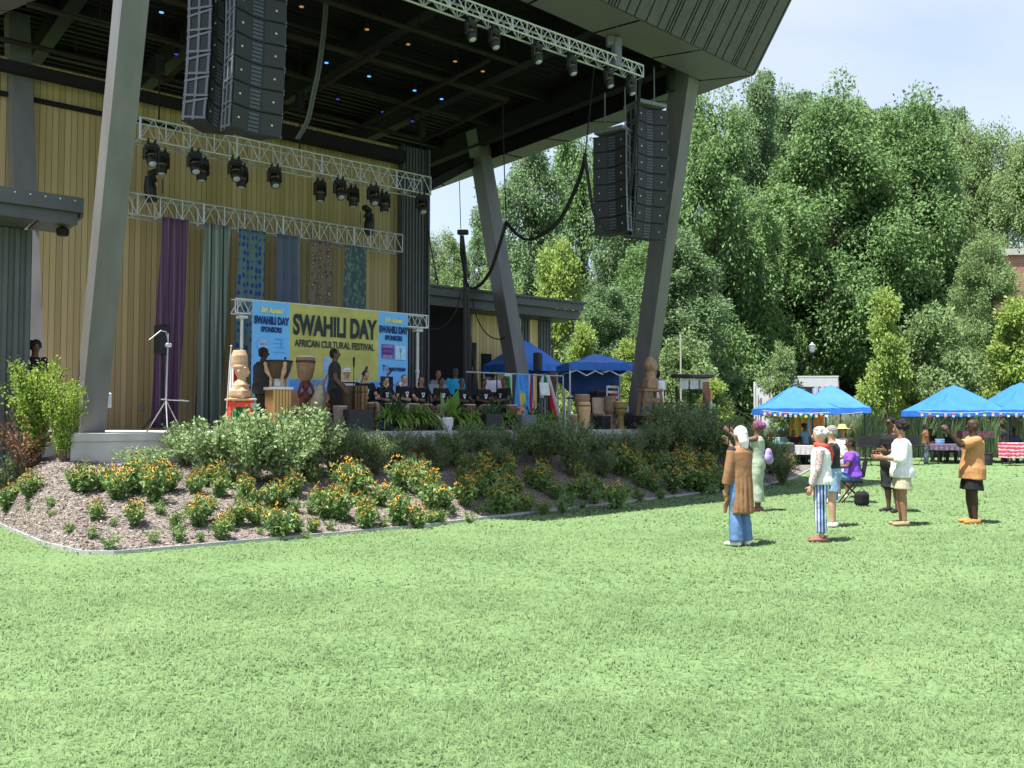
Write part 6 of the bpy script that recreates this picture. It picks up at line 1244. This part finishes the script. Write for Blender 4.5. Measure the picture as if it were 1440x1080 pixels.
# bunting
FL.update(pink=M('flag_pink', (.62, .25, .25)), cream=M('flag_cream', (.66, .58, .38)), pale=M('flag_pale', (.42, .52, .68))); BC = ['pink', 'cream', 'green', 'pale', 'red', 'yellow', 'blue', 'white', 'green', 'cream']
def bunting(label, a, b, n, size=.24, sag=.05):
    a, b = V(a), V(b); t = thing('bunting', label, 'bunting', a, 0, 'strings of little flags'); d = b-a; P_ = lambda k: d*k+V((0, 0, -4*sag*k*(1-k)))
    f = MB(); f.tube([P_(k/12) for k in range(13)], .006, 4); f.build('string', F_WHT, t); x = d.normalized()
    for i in range(n):
        p = P_((i+.5)/n); c1, c2 = BC[i % 10], BC[(i*3+1) % 10]; w_ = size*.6; f = MB(); dn = V((.03*math.sin(i*2), .05*math.sin(i*1.3), -1)).normalized()
        for j in range(2): q = p+dn*size*j/2; f.add([q-x*w_/2, q+x*w_/2, q+x*w_/2+dn*size/2, q-x*w_/2+dn*size/2], [(0, 1, 2, 3)], j)
        f.build('pennant', [FL[c1], FL[c2]], t)
def tl(px, py, Y): return at(px, py, Y)
bunting('string of many national flags under the large blue canopy', tl(1072, 577, 34.6), tl(1166, 580, 34.4), 13, .17, .06)
bunting('string of flags along the side of the half hidden canopy', tl(1167, 581, 34.5), tl(1214, 579, 38), 8, .25)
bunting('string of little flags under the canopy behind the person in orange', tl(1291, 579, 35.8), tl(1390, 579, 35.8), 9, .17)
bunting('string of little flags under the right edge canopy', tl(1391, 579, 35.6), tl(1489, 579, 35.6), 9, .17)
for i, (px, w_, lb, cs) in enumerate([(1123, .75, 'yellow and orange printed cloth hanging under the large canopy', [(.6, .40, .07), (.62, .20, .05), (.7, .55, .15)]), (1147, .7, 'orange cloth hanging at the back of the large canopy', [(.65, .22, .06), (.7, .38, .1)]), (1138, .42, 'pale blue and navy cloth between the two orange ones', [(.3, .45, .8), (.03, .06, .3)])]):
    c = at(px, 582, 37.4); f = MB(); f.grid(lambda u, v: V(((u-.5)*w_, .03*math.sin(u*13), -.95*v)), 10, 4); o = tag(f.build('printed_cloth', stripeM('print%d' % i, cs, .3, 0, wobble=.2), loc=V((c.x, c.y, 2.06))), lb, 'cloth')
# tables
def table(label, px, Y, w_, d, h, cm, skirt=.0, rz=0, xlegs=False, name='folding_table'):
    c = at(px, 640, Y); t = thing(name, label, 'table', V((c.x, c.y, 0)), rz); f = MB(); f.bevbox((0, 0, h), (w_, d, .04), .01); f.build('tabletop', cm, t)
    if skirt:
        f = MB()
        for s in (-1, 1): f.grid(lambda u, v: V(((u-.5)*w_*1.01, s*(d/2+.012+.015*math.sin(u*40)*v), h-skirt*v)), 30, 3)
        for s in (-1, 1): f.grid(lambda u, v: V((s*(w_/2+.012+.012*math.sin(u*30)*v), (u-.5)*d, h-skirt*v)), 12, 3)
        f.build('tablecloth_drop', cm, t)
    for sx in (-1, 1):
        f = MB(); x = sx*(w_/2-.12)
        if xlegs:
            f.tube([(x-.22, -d/2+.05, 0), (x+.22, -d/2+.05, h)], .014, 6); f.tube([(x+.22, -d/2+.05, 0), (x-.22, -d/2+.05, h)], .014, 6); f.build('leg', LEGB, t)
        else:
            f.tube([(x, -d/2+.06, 0), (x, -d/2+.06, h)], .016, 6); f.tube([(x, d/2-.06, 0), (x, d/2-.06, h)], .016, 6); f.build('leg', LEGB, t)
    return t
LACE = patM('lace_cloth', (.62, .56, .60), (.30, .2, .24), 26, .32, None, (1, 1, 1)); PRC = patM('purple_cloth2', (.16, .12, .2), (.42, .33, .42), 18, .3, None, (1, 1, 1))
RWC = stripeM('red_white_cloth', [(.55, .06, .13), (.6, .12, .2), (.68, .55, .58)], .14, 2, wobble=.12)
table('table with a white lace cloth under the large canopy', 1119, 35.0, 1.25, .7, .76, LACE, .34)
t = table('black topped table with crossed legs right of the large canopy', 1228, 34.5, .95, .6, .74, F_BLK, .0, 0, True)
f = MB(); f.grid(lambda u, v: V(((u-.5)*.95, .28, .76+.40*v)), 6, 3); o = f.build('upright_board', F_CHAR, t); o.modifiers.new('s', 'SOLIDIFY').thickness = .03
t = table('black bench table with crossed legs behind the white blouse', 1277, 35, 1.2, .6, .74, F_BLK, .0, 0, True); f = MB(); f.grid(lambda u, v: V(((u-.5)*1.2, .28, .76+.40*v)), 6, 3); o = f.build('upright_board', F_CHAR, t); o.modifiers.new('s', 'SOLIDIFY').thickness = .03
table('table with a purple patterned cloth behind the orange tee', 1333, 36, 1.35, .7, .78, PRC, .22)
table('table with a red and white striped cloth at the right edge', 1431, 34.5, 1.1, .7, .86, RWC, .55)
table('rack table draped with a pink patterned cloth behind the orange tee', 1372, 37.5, 1.3, .5, 1.3, patM('pink_cloth', (.55, .12, .22), (.68, .5, .55), 14, .4, None, (1, 1, 1)), .28)
for lb, px, Y, hh, z0, w_, m in (('round blue tub on the purple covered table', 1322, 36, .2, .8, .18, M('tub_blue', (.2, .35, .6))), ('black metal drum bin beside the striped cloth table', 1388, 34.6, .5, 0, .2, F_CHAR), ('white tub on the green covered counter', 1091, 29.6, .16, 1.02, .14, F_WHT)):
    c = at(px, 640, Y); f = MB(); f.lathe([(w_*.9, 0), (w_, hh*.5), (w_*.96, hh*.85), (w_*1.04, hh*.9), (w_, hh), (w_*.85, hh), (w_*.8, hh*.6)], 16); tag(f.build('round_tub' if z0 else 'metal_bin', m, loc=V((c.x, c.y, z0))), lb, 'tub' if z0 else 'bin')
# wooden counter with dark cover
c = at(1099, 640, 29.6); t = thing('wooden_counter', 'tan wooden counter box with a dark cover at the end of the planted bank', 'counter', V((c.x, c.y, 0)), -.25); f = MB(); f.bevbox((0, 0, .48), (.78, .6, .96), .01); f.build('body', M('counter_wood', (.40, .27, .14), .7, .15, 4), t)
f = MB(); f.bevbox((0, 0, .85), (.82, .64, .30), .03); f.build('dark_cover', M('cover_grey', (.055, .055, .06), .7, .2, 10), t); f = MB(); f.bevbox((-.05, 0, 1.01), (.7, .5, .02), .005); f.build('green_cloth', FL['green'], t); f = MB(); f.box((.0, -.305, .5), (.12, .01, .2)); f.build('dark_plate', F_BLK, t)
# people under the canopies and far away
def seat(label, px, Y, face, h, s_, top, hair, hat=None):
    c = at(px, 640, Y); p = V((c.x, c.y, 0)); folding_chair('black folding chair of the '+label.split(' under')[0].split(' at')[0].split(' behind')[0].split(' leaning')[0].split(' with')[0], p, math.atan2(face[1], face[0])-PI/2, F_BLK)
    person(label, p, face, h, s_, dict(m=top, sleeve=.6, e=.018), dict(m=F_CHAR, e=.012), SH_B, hair, hat, sit=.47, vox=.016, arms=[((-.3, .5, -1), (.2, .9, .1)), ((.3, .5, -1), (-.2, .9, .1))])
def stand(label, px, Y, face, h, s_, top, bot, hair, hat=None):
    c = at(px, 640, Y); person(label, V((c.x, c.y, 0)), face, h, s_, dict(m=top, sleeve=.7, e=.018), dict(m=bot, e=.014), SH_B, hair, hat, vox=.016)
YLP = patM('yellow_print', (.6, .40, .05), (.1, .05, .03), 30, .25, None, (1, 1, 1))
seat('seated person in a yellow patterned top at the counter', 1085, 34, (.6, -.7), 1.68, SKD, YLP, ('short', H_BRN)); seat('seated person in a pale blue shirt and blue hat at the lace table', 1099, 36.2, (.2, -.95), 1.7, SKB, fabric('paleblue', (.30, .38, .56)), ('short', H_BLK), ('bucket', M('hat_blue', (.12, .22, .5))))
seat('seated person in maroon with long dark hair at the lace table', 1116, 36.4, (-.3, -.9), 1.66, SKM, fabric('maroon', (.13, .035, .05)), ('long', H_BLK)); stand('standing person in a denim shirt and black apron by the lace table', 1132, 35.8, (.5, -.8), 1.62, SKD, fabric('denim_shirt', (.14, .22, .36)), F_BLK, ('afro', H_BLK))
seat('seated person in a grey top under the half hidden canopy', 1150, 37.5, (-.4, -.9), 1.7, SKM, fabric('grey_tee', (.3, .33, .33)), ('short', H_GRY)); seat('seated long haired person in black under the large canopy', 1124, 38, (-.5, -.8), 1.66, SKB, F_BLK, ('long', H_BLK))
stand('standing person in a brown top and grey trousers left of the purple covered table', 1302, 35.6, (.9, -.2), 1.62, SKB, fabric('brown_top', (.20, .10, .06)), fabric('slate_trousers', (.10, .13, .17)), ('short', H_BLK)); seat('seated person in a plain black tee behind the purple covered table', 1309, 37.4, (.1, -1), 1.75, SKD, F_BLK, ('short', H_BLK))
seat('seated person in black leaning over the purple covered table', 1336, 37.2, (-.3, -.9), 1.62, SKD, F_BLK, ('long', H_BLK))
stand('standing person in dark clothes left of the striped cloth table', 1412, 36, (.4, -.8), 1.66, SKD, F_CHAR, F_BLK, ('afro', H_BLK)); seat('seated person in a dark blue top behind the striped cloth table', 1427, 36.8, (.1, -1), 1.75, SKD, fabric('navy_top', (.04, .06, .13)), ('short', H_BLK))
stand('distant person in a white shirt beyond the tall grass', 1227, 50, (-.6, .6), 1.75, SKM, F_WHT, F_CHAR, ('short', M('hair_red', (.3, .05, .03))))
# white container with an open door leaf
c = at(1130, 640, 47); WHC = M('container_white', (.66, .67, .70), .5, .06, 2); t = thing('white_container', 'white ribbed container with its door leaf swung open behind the canopies', 'container', V((c.x, c.y, 0)), -.1); f = MB()
f.box((.1, 3.2, 2.1), (3.4, .1, 4.0)); f.box((.1, 1.6, 4.08), (3.5, 3.3, .08)); f.box((.1, 1.6, .12), (3.5, 3.3, .14)); f.box((-1.6, 1.6, 2.1), (.08, 3.2, 3.86)); f.box((1.82, 1.6, 2.1), (.08, 3.2, 3.86)); f.box((.1, .0, 3.8), (3.4, .08, .5)); f.build('shell', WHC, t)
f = MB(); ribbed(f, .5, 1.8, -.02, .2, 3.55, .3, .06); f.build('ribbed_panel', M('container_blue', (.40, .50, .66), .5, .1, 3), t)
R = Matrix.Rotation(-.25, 3, 'Z'); f = MB(); f.bevbox((-2.2, -.3, 1.95), (.78, .06, 3.7), .01, R); d_ = f.build('door_leaf', WHC, t); f = MB(); f.tube([(-2.5, -.42, .3), (-2.5, -.42, 3.6)], .02, 6); f.box((-2.5, -.40, 1.9), (.1, .06, .16)); f.build('lock_bar', SLV, d_)
f = MB(); f.add([V((-2.17+.16*math.cos(a), -.345+.04*math.cos(a), 2.75+.22*math.sin(a))) for a in [k*PI/8 for k in range(16)]], [tuple(range(16))]); f.build('emblem', M('emblem_grey', (.3, .3, .32)), d_)
# notice board on the bank, its posts and little flags
c = SP(974, 3.0, .55); t = thing('notice_board', 'small roofed notice board with white sheets beyond the right end of the stage', 'notice board', c, .1); f = MB()
for x in (-.55, .5): f.tube([(x, 0, -1), (x, 0, 2.35)], .04, 6)
f.build('post', F_CHAR, t); f = MB(); f.bevbox((.0, 0, 2.68), (1.35, .5, .12), .02); f.build('roof', F_CHAR, t)
for x in (-.3, .05, .4): f = MB(); f.box((x, -.06, 2.42), (.29, .02, .34)); f.build('white_sheet', M('paper', (.72, .74, .74)), t)
c = SP(993, 2.5, .75); t = thing('banner_pole', 'dark brown pole with a narrow yellow and red feather flag right of the notice board', 'pole', c, 0); f = MB(); f.bevbox((0, 0, 1.1), (.2, .14, 2.4), .02); f.build('pole', M('post_brown', (.1, .045, .035)), t); f = MB(); f.grid(lambda u, v: V((-.2+.1*u, -.02, .1+1.6*v)), 3, 6); f.build('yellow_flag', M('ochre', (.42, .30, .06), .8), t); f = MB(); f.grid(lambda u, v: V((.11+.09*u, -.02, .9+1.1*v)), 3, 6, mf=lambda u, v: 0 if v > .6 else 1); f.build('red_flag', [M('dull_red', (.35, .10, .08), .8), M('dull_blue', (.2, .32, .5), .8)], t)
for px, t_, lb in ((945, 2.5, 'black handrail post left of the notice board'), (1008, 2.6, 'black handrail on the ramp right of the notice board')):
    c = SP(px, t_); f = MB(); f.tube([(0, 0, -1), (0, 0, 1.0), (1.6, 0, .1)], .03, 6); f.tube([(1.6, 0, -1.2), (1.6, 0, .1)], .03, 6); tag(f.build('handrail', LEGB, loc=c, rotz=.1), lb, 'handrail')
# lamps
def lamp(label, px, py, Y, white, r=.05):
    c = at(px, py, Y); h = c.z; t = thing('street_lamp', label, 'street lamp', V((c.x, c.y, 0)), 0); f = MB(); f.lathe([(.12, 0), (.12, .3), (r, .4), (r*.8, h-.5)], 10); f.build('pole', LEGB, t)
    f = MB(); f.lathe([(.06, h-.5), (.16, h-.42), (.2, h-.12), (.22, h-.1), (.05, h+.06), (.01, h+.12)], 10); f.build('lantern', M('lantern_white', (.7, .7, .72), .4) if white else LEGB, t)
lamp('black street lamp with a white lantern above the white container', 1142, 484, 52, True); lamp('black street lamp with a dark lantern before the trees at the right edge', 1434, 458, 50, False); lamp('short black lamp with a globe between the canopies', 1241, 550, 47, True)
for px, py, Y, lb in ((957, 470, 36, 'thin pale pole rising from the shrubs right of the slanted leg'), (1297, 470, 44, 'thin pale pole behind the canopy of the person in orange')):
    c = at(px, py, Y); f = MB(); f.tube([(0, 0, 0), (0, 0, c.z)], .035, 6); tag(f.build('thin_pole', M('pole_pale', (.4, .4, .38), .5), loc=V((c.x, c.y, 0))), lb, 'pole')
# ================================================================= trees
BARK = M('bark', (.085, .06, .045), .95, .3, 5, bump=.5, bs=14, stretch=(4, 4, .8)); BARKR = M('bark_red', (.13, .07, .05), .95, .3, 5, bump=.5, bs=14, stretch=(4, 4, .8))
LT = [leafM('tree_leaf_mid', (.062, .135, .04), (.205, .345, .12), .35, .6, .35, .22, .4), leafM('tree_leaf_cool', (.068, .13, .053), (.21, .335, .15), .35, .6, .35, .22, .4), leafM('tree_leaf_lime', (.13, .23, .04), (.33, .44, .11), .4, .6, .3, .4, .4), leafM('tree_leaf_pale', (.09, .16, .055), (.25, .36, .14), .35, .6, .3, .3, .4)]
def tree_proto(name, seed, mat, H=20.0, W=9.0, zb=2.5, nl=15, m=17, per=270, leaf=.215, cr=.85, droop=.5, trunk=.32, bark=None, width=.5, spire=False):
    """crown of overlapping lobes, each covered with clusters of leaf blades; limbs run from the trunk into the lobes"""
    rg = np.random.default_rng(seed); tm = MB(); ax = [(0, 0, 0)]
    for k in range(1, 8): ax.append((ax[-1][0]+rg.normal(0, .02*W), ax[-1][1]+rg.normal(0, .02*W), H*.9*k/7))
    tm.tube(ax, [trunk*(1-.12*k) for k in range(8)], 9); axp = np.array(ax); Ps, Ds = [], []
    for i in range(nl):
        f = (i+rg.uniform(.1, .9))/nl; RL = W*rg.uniform(.17, .27)*((1.15-.75*f) if spire else (1 if f < .85 else .8)); a = i*2.4+rg.normal(0, .4)
        prof = W/2*((1.05-f)**.7 if spire else (.55+.45*math.sin(PI*min(1, f*1.05+.12)))); r = max(0, prof-RL)*rg.uniform(.55, 1.1)
        if f > .9: r *= .4
        c0 = np.array([math.cos(a)*r, math.sin(a)*r, zb+RL*.6+(H-zb-RL*1.8)*f])
        zz = min(max(c0[2]-1.2*RL, 0)/(H*.9)*7, 6.98); j = int(zz); b = axp[j]+(axp[j+1]-axp[j])*(zz-j); q = (b+c0)/2+np.array([0, 0, .1*RL]); tm.tube([b, q, c0], [trunk*.3, trunk*.2, trunk*.07], 5)
        for k in range(m):
            d0 = unit(rg.normal(0, 1, 3)+np.array([math.cos(a)*.35, math.sin(a)*.35, .25])); c = c0+d0*RL*rg.uniform(.55, 1.05)*np.array([1, 1, 1.15]); R = cr*rg.uniform(.55, 1.2)*W/9
            n = int(per*rg.uniform(.6, 1.3)); d = unit(rg.normal(0, 1, (n, 3))); p = c+d*(R*rg.uniform(.1, 1, n)**.55)[:, None]*np.array([1, 1, .9]); p[:, 2] -= R*droop*2.2*rg.uniform(0, 1, n)**2
            Ps.append(p); Ds.append(d*.7+d0*.5+np.array([0, 0, -droop]))
    P, D = np.concatenate(Ps), np.concatenate(Ds); k = P[:, 2] > .3; P, D = P[k], D[k]
    co = leaf_quads(P, D, np.full(len(P), leaf), width, 0, .8, rg)
    t = thing(name, '', 'tree'); meshobj('crown', fast_mesh(name+'_crown', co, 4, QUAD, mat), t); tm.build('trunk', bark or BARK, t, smooth=True); t['H'] = H; t['W'] = W; return t
TP = dict(A=tree_proto('tall_tree', 1, LT[0], droop=.75, zb=3.0), B=tree_proto('tall_tree', 2, LT[1], W=8, zb=2.5, droop=.5), C=tree_proto('tall_tree', 3, LT[0], W=9.5, zb=4.5, droop=.55, bark=BARKR), D=tree_proto('tall_tree', 4, LT[3], W=10, zb=2.5, droop=.35, leaf=.2),
          E=tree_proto('tall_tree', 9, LT[1], W=8.5, zb=.8, droop=.7), F=tree_proto('tall_tree', 12, LT[3], W=9, zb=13, droop=.4, leaf=.2, nl=11),
          L=tree_proto('young_tree', 5, LT[2], H=6, W=3.0, zb=1.3, nl=9, m=12, per=90, leaf=.16, cr=1.1, droop=.3, trunk=.07, spire=True), K=tree_proto('young_tree', 6, LT[3], H=6, W=3.6, zb=1.6, nl=10, m=12, per=95, leaf=.16, cr=1.0, droop=.35, trunk=.07), G=tree_proto('lime_tree', 7, LT[2], H=12, W=7.5, zb=1.0, nl=12, m=15, per=130, leaf=.24, cr=.9, droop=.35, trunk=.2))
TREES = [(1000, 52, 112, 78, 'A', 'tall tree right behind the pointed corner of the stage roof'), (1062, 60, 100, 50, 'B', 'narrow tall tree peaking just right of the roof corner'), (1165, 56, 110, 96, 'A', 'broad tall tree in the middle of the right hand grove'), (1112, 64, 132, 60, 'B', 'tall tree set back between the two highest crowns of the grove'),
    (1285, 58, 124, 92, 'C', 'broad round topped tall tree with reddish trunk, right of the middle of the grove'), (1228, 68, 160, 60, 'B', 'set back tall tree filling the gap left of the round topped one'), (1362, 62, 168, 52, 'D', 'pale green feathery tree between the round topped one and the right edge'), (1400, 62, 175, 70, 'D', 'pale feathery tree behind the brick building'), (1475, 48, 165, 70, 'F', 'high crowned tree cut by the right edge of the picture'), (1330, 72, 160, 60, 'B', 'dark tall tree behind the feathery ones'),
    (1085, 66, 116, 62, 'C', 'tall tree in the second row left of the broadest crown'), (1205, 63, 132, 60, 'D', 'pale tall tree in the second row right of the broadest crown'), (1322, 64, 148, 58, 'B', 'tall tree in the second row right of the round topped one'),
    (958, 45, 322, 74, 'E', 'dense drooping tree just right of the front slanted leg'), (1036, 56, 250, 66, 'A', 'drooping tree over the dark hollow left of the white container'), (1128, 60, 300, 72, 'C', 'drooping tree behind the white container'), (1195, 58, 330, 66, 'E', 'low drooping tree right of the white container'), (1384, 46, 322, 54, 'D', 'lower feathery tree above the blue canopies'), (1275, 62, 280, 66, 'C', 'dark trunked tree behind the lime saplings'),
    (628, 62, 322, 52, 'D', 'tree showing above the grey eaves beside the corrugated pier'), (690, 70, 262, 48, 'B', 'slim tree behind the rear slanted leg'), (748, 58, 186, 62, 'E', 'tall airy tree between the rear leg and the right speakers'), (815, 66, 170, 60, 'A', 'tall tree behind the right hanging speakers'), (878, 58, 180, 56, 'B', 'tall tree between the right speakers and the front leg'), (560, 74, 372, 40, 'B', 'tree hidden mostly behind the corrugated pier'),
    (788, 46, 326, 62, 'G', 'lime green tree in the middle of the gap under the roof'), (700, 50, 372, 58, 'D', 'pale tree above the roof of the yellow building'), (852, 42, 400, 60, 'E', 'dark drooping tree behind the open blue canopy'), (912, 50, 330, 60, 'C', 'tree behind the front slanted leg'), (640, 50, 392, 44, 'K', 'small pale tree peeping over the grey eaves'),
    (1096, 42, 478, 32, 'K', 'young pale tree rising behind the large blue canopy'), (1243, 42, 398, 40, 'L', 'slender lime sapling with a spire top between the canopies'), (1312, 43.5, 424, 54, 'K', 'bushy pale young tree above the canopy of the person in orange'), (1426, 42, 412, 52, 'L', 'lime young tree above the right edge canopy'), (966, 39, 462, 50, 'K', 'bushy young tree behind the notice board'), (1004, 35, 530, 36, 'L', 'bright lime shrub tree right of the notice board'), (882, 38, 470, 46, 'G', 'lime green tree between the canopy and the carved head'), (818, 38, 448, 40, 'L', 'lime sapling above the open blue canopy'), (1388, 45, 470, 36, 'K', 'young tree between the two right canopies'), (1152, 58, 440, 40, 'E', 'young drooping tree above the white container'), (1275, 44, 470, 30, 'L', 'small lime sapling beside the spire topped one')]
for px, Y, top, hw, k, lb in TREES:
    c = at(px, top, Y); pr = TP[k]; H = c.z; o = first_or_dup(pr, V((c.x, c.y, 0)), px*.37, scale=(hw*2*(1.28 if k in 'ABCDE' else 1.1)*Y/FPX/pr['W'],)*2+(H*1.02/pr['H'],), label=lb)
# far woods: one dark mass behind the grove
n = 46000; x = NP.uniform(-45, 105, n); hh = 7.0+2.5*np.sin(x*.21)+1.8*np.sin(x*.53+1); P = np.stack([x, 80+NP.uniform(-5, 9, n), NP.uniform(0, 1, n)**.8*hh], 1)
structure(meshobj('far_woods', fast_mesh('far_woods', leaf_quads(P, NP.normal(0, 1, (n, 3))+np.array([0, -.4, 0]), np.full(n, 1.0), .55), 4, QUAD, leafM('woods_leaf', (.025, .045, .014), (.065, .11, .03), .2))), 'stuff')
n = 9000; x = NP.uniform(-25, 70, n); y = 50+NP.uniform(-3, 14, n); P = np.stack([x, y, NP.uniform(0, 1, n)**1.3*1.8], 1)
structure(meshobj('undergrowth', fast_mesh('undergrowth', leaf_quads(P, NP.normal(0, 1, (n, 3))+np.array([0, 0, .5]), np.full(n, .5), .5), 4, QUAD, leafM('undergrowth_leaf', (.03, .055, .02), (.09, .14, .045), .25))), 'stuff')
# ornamental grasses behind the canopies
OG = leafM('silver_grass', (.15, .22, .11), (.40, .48, .30), .35)
def og_proto(seed):
    rg = np.random.default_rng(seed); cos = []
    for i in range(420):
        a = rg.uniform(0, 2*PI); r = .35*math.sqrt(rg.uniform(0, 1)); b = np.array([math.cos(a)*r, math.sin(a)*r, 0]); L = rg.uniform(.6, 1.05); ln = rg.uniform(.05, .5); d = np.array([math.cos(a), math.sin(a), 0]); s = np.array([-d[1], d[0], 0])*.014
        m = b+d*ln*.35*L+np.array([0, 0, L*.62]); t_ = b+d*ln*L+np.array([0, 0, L*(1-.3*ln)]); cos.append(np.stack([b-s, b+s, m+s, m-s, t_]))
    o = meshobj('ornamental_grass', fast_mesh('ornamental_grass', np.stack(cos), 5, [(0, 1, 2, 3), (3, 2, 4)], OG)); o['kind'] = 'thing'; return tag(o, 'tall silvery ornamental grass clump behind the blue canopies', 'grass clump', 'ornamental grass clumps')
OGP = [og_proto(500), og_proto(501)]
for i, px in enumerate(range(1058, 1470, 11)):
    for j in range(2):
        k = i*2+j; c = at(px+random.uniform(-5, 5), 640, 43.5+j*2.2+random.uniform(-.8, .8)); o = OGP[k % 2] if k < 2 else OGP[k % 2].copy()
        if k >= 2: COL.objects.link(o)
        s = random.uniform(1.7, 2.5)*(1.0 if px > 1170 else .75); o.location = (c.x, c.y, 0); o.rotation_euler.z = k*1.9; o.scale = (s*.85, s*.85, s)
p = V((at(1270, 640, 43).x, 43, 0)); o = dup(SHG, p, 2, scale=(1.6, 1.6, 2.6), label='rounded blue green shrub among the silvery grasses')
# brick building far right
c = at(1522, 640, 57); t = thing('brick_building', 'red brick building glimpsed through the trees at the right edge', 'building', V((c.x, c.y, 0)), -.15); f = MB(); f.box((0, 4, 6.3), (9.6, 8, 12.6))
m, nt, nd, lk, b = newmat('red_brick'); br = nd.new('ShaderNodeTexBrick'); br.inputs['Scale'].default_value = 2.2; br.inputs['Color1'].default_value = (.36, .15, .11, 1); br.inputs['Color2'].default_value = (.29, .11, .085, 1); br.inputs['Mortar'].default_value = (.4, .34, .3, 1); tcx = nd.new('ShaderNodeTexCoord'); sx_ = nd.new('ShaderNodeSeparateXYZ'); cx_ = nd.new('ShaderNodeCombineXYZ'); lk.new(tcx.outputs['Object'], sx_.inputs[0]); ax_ = nd.new('ShaderNodeMath'); lk.new(sx_.outputs[0], ax_.inputs[0]); lk.new(sx_.outputs[1], ax_.inputs[1]); lk.new(ax_.outputs[0], cx_.inputs[0]); lk.new(sx_.outputs[2], cx_.inputs[1]); lk.new(cx_.outputs[0], br.inputs[0]); lk.new(br.outputs[0], b.inputs['Base Color']); b.inputs['Roughness'].default_value = .9
f.build('wall', m, t)
f = MB(); f.box((0, 4, 12.75), (9.9, 8.4, .4)); f.build('roof', CON, t)
for i in range(4):
    for z in (2.5, 5.8):
        f = MB(); f.box((-3.4+i*2.4, -.03, z), (1.3, .08, 1.8)); wn_ = f.build('window', F_WHT, t); f = MB(); f.box((-3.4+i*2.4, -.075, z), (1.1, .02, 1.6)); f.build('pane', M('glass_dark', (.02, .028, .02), .08), wn_)
bake_blobs()
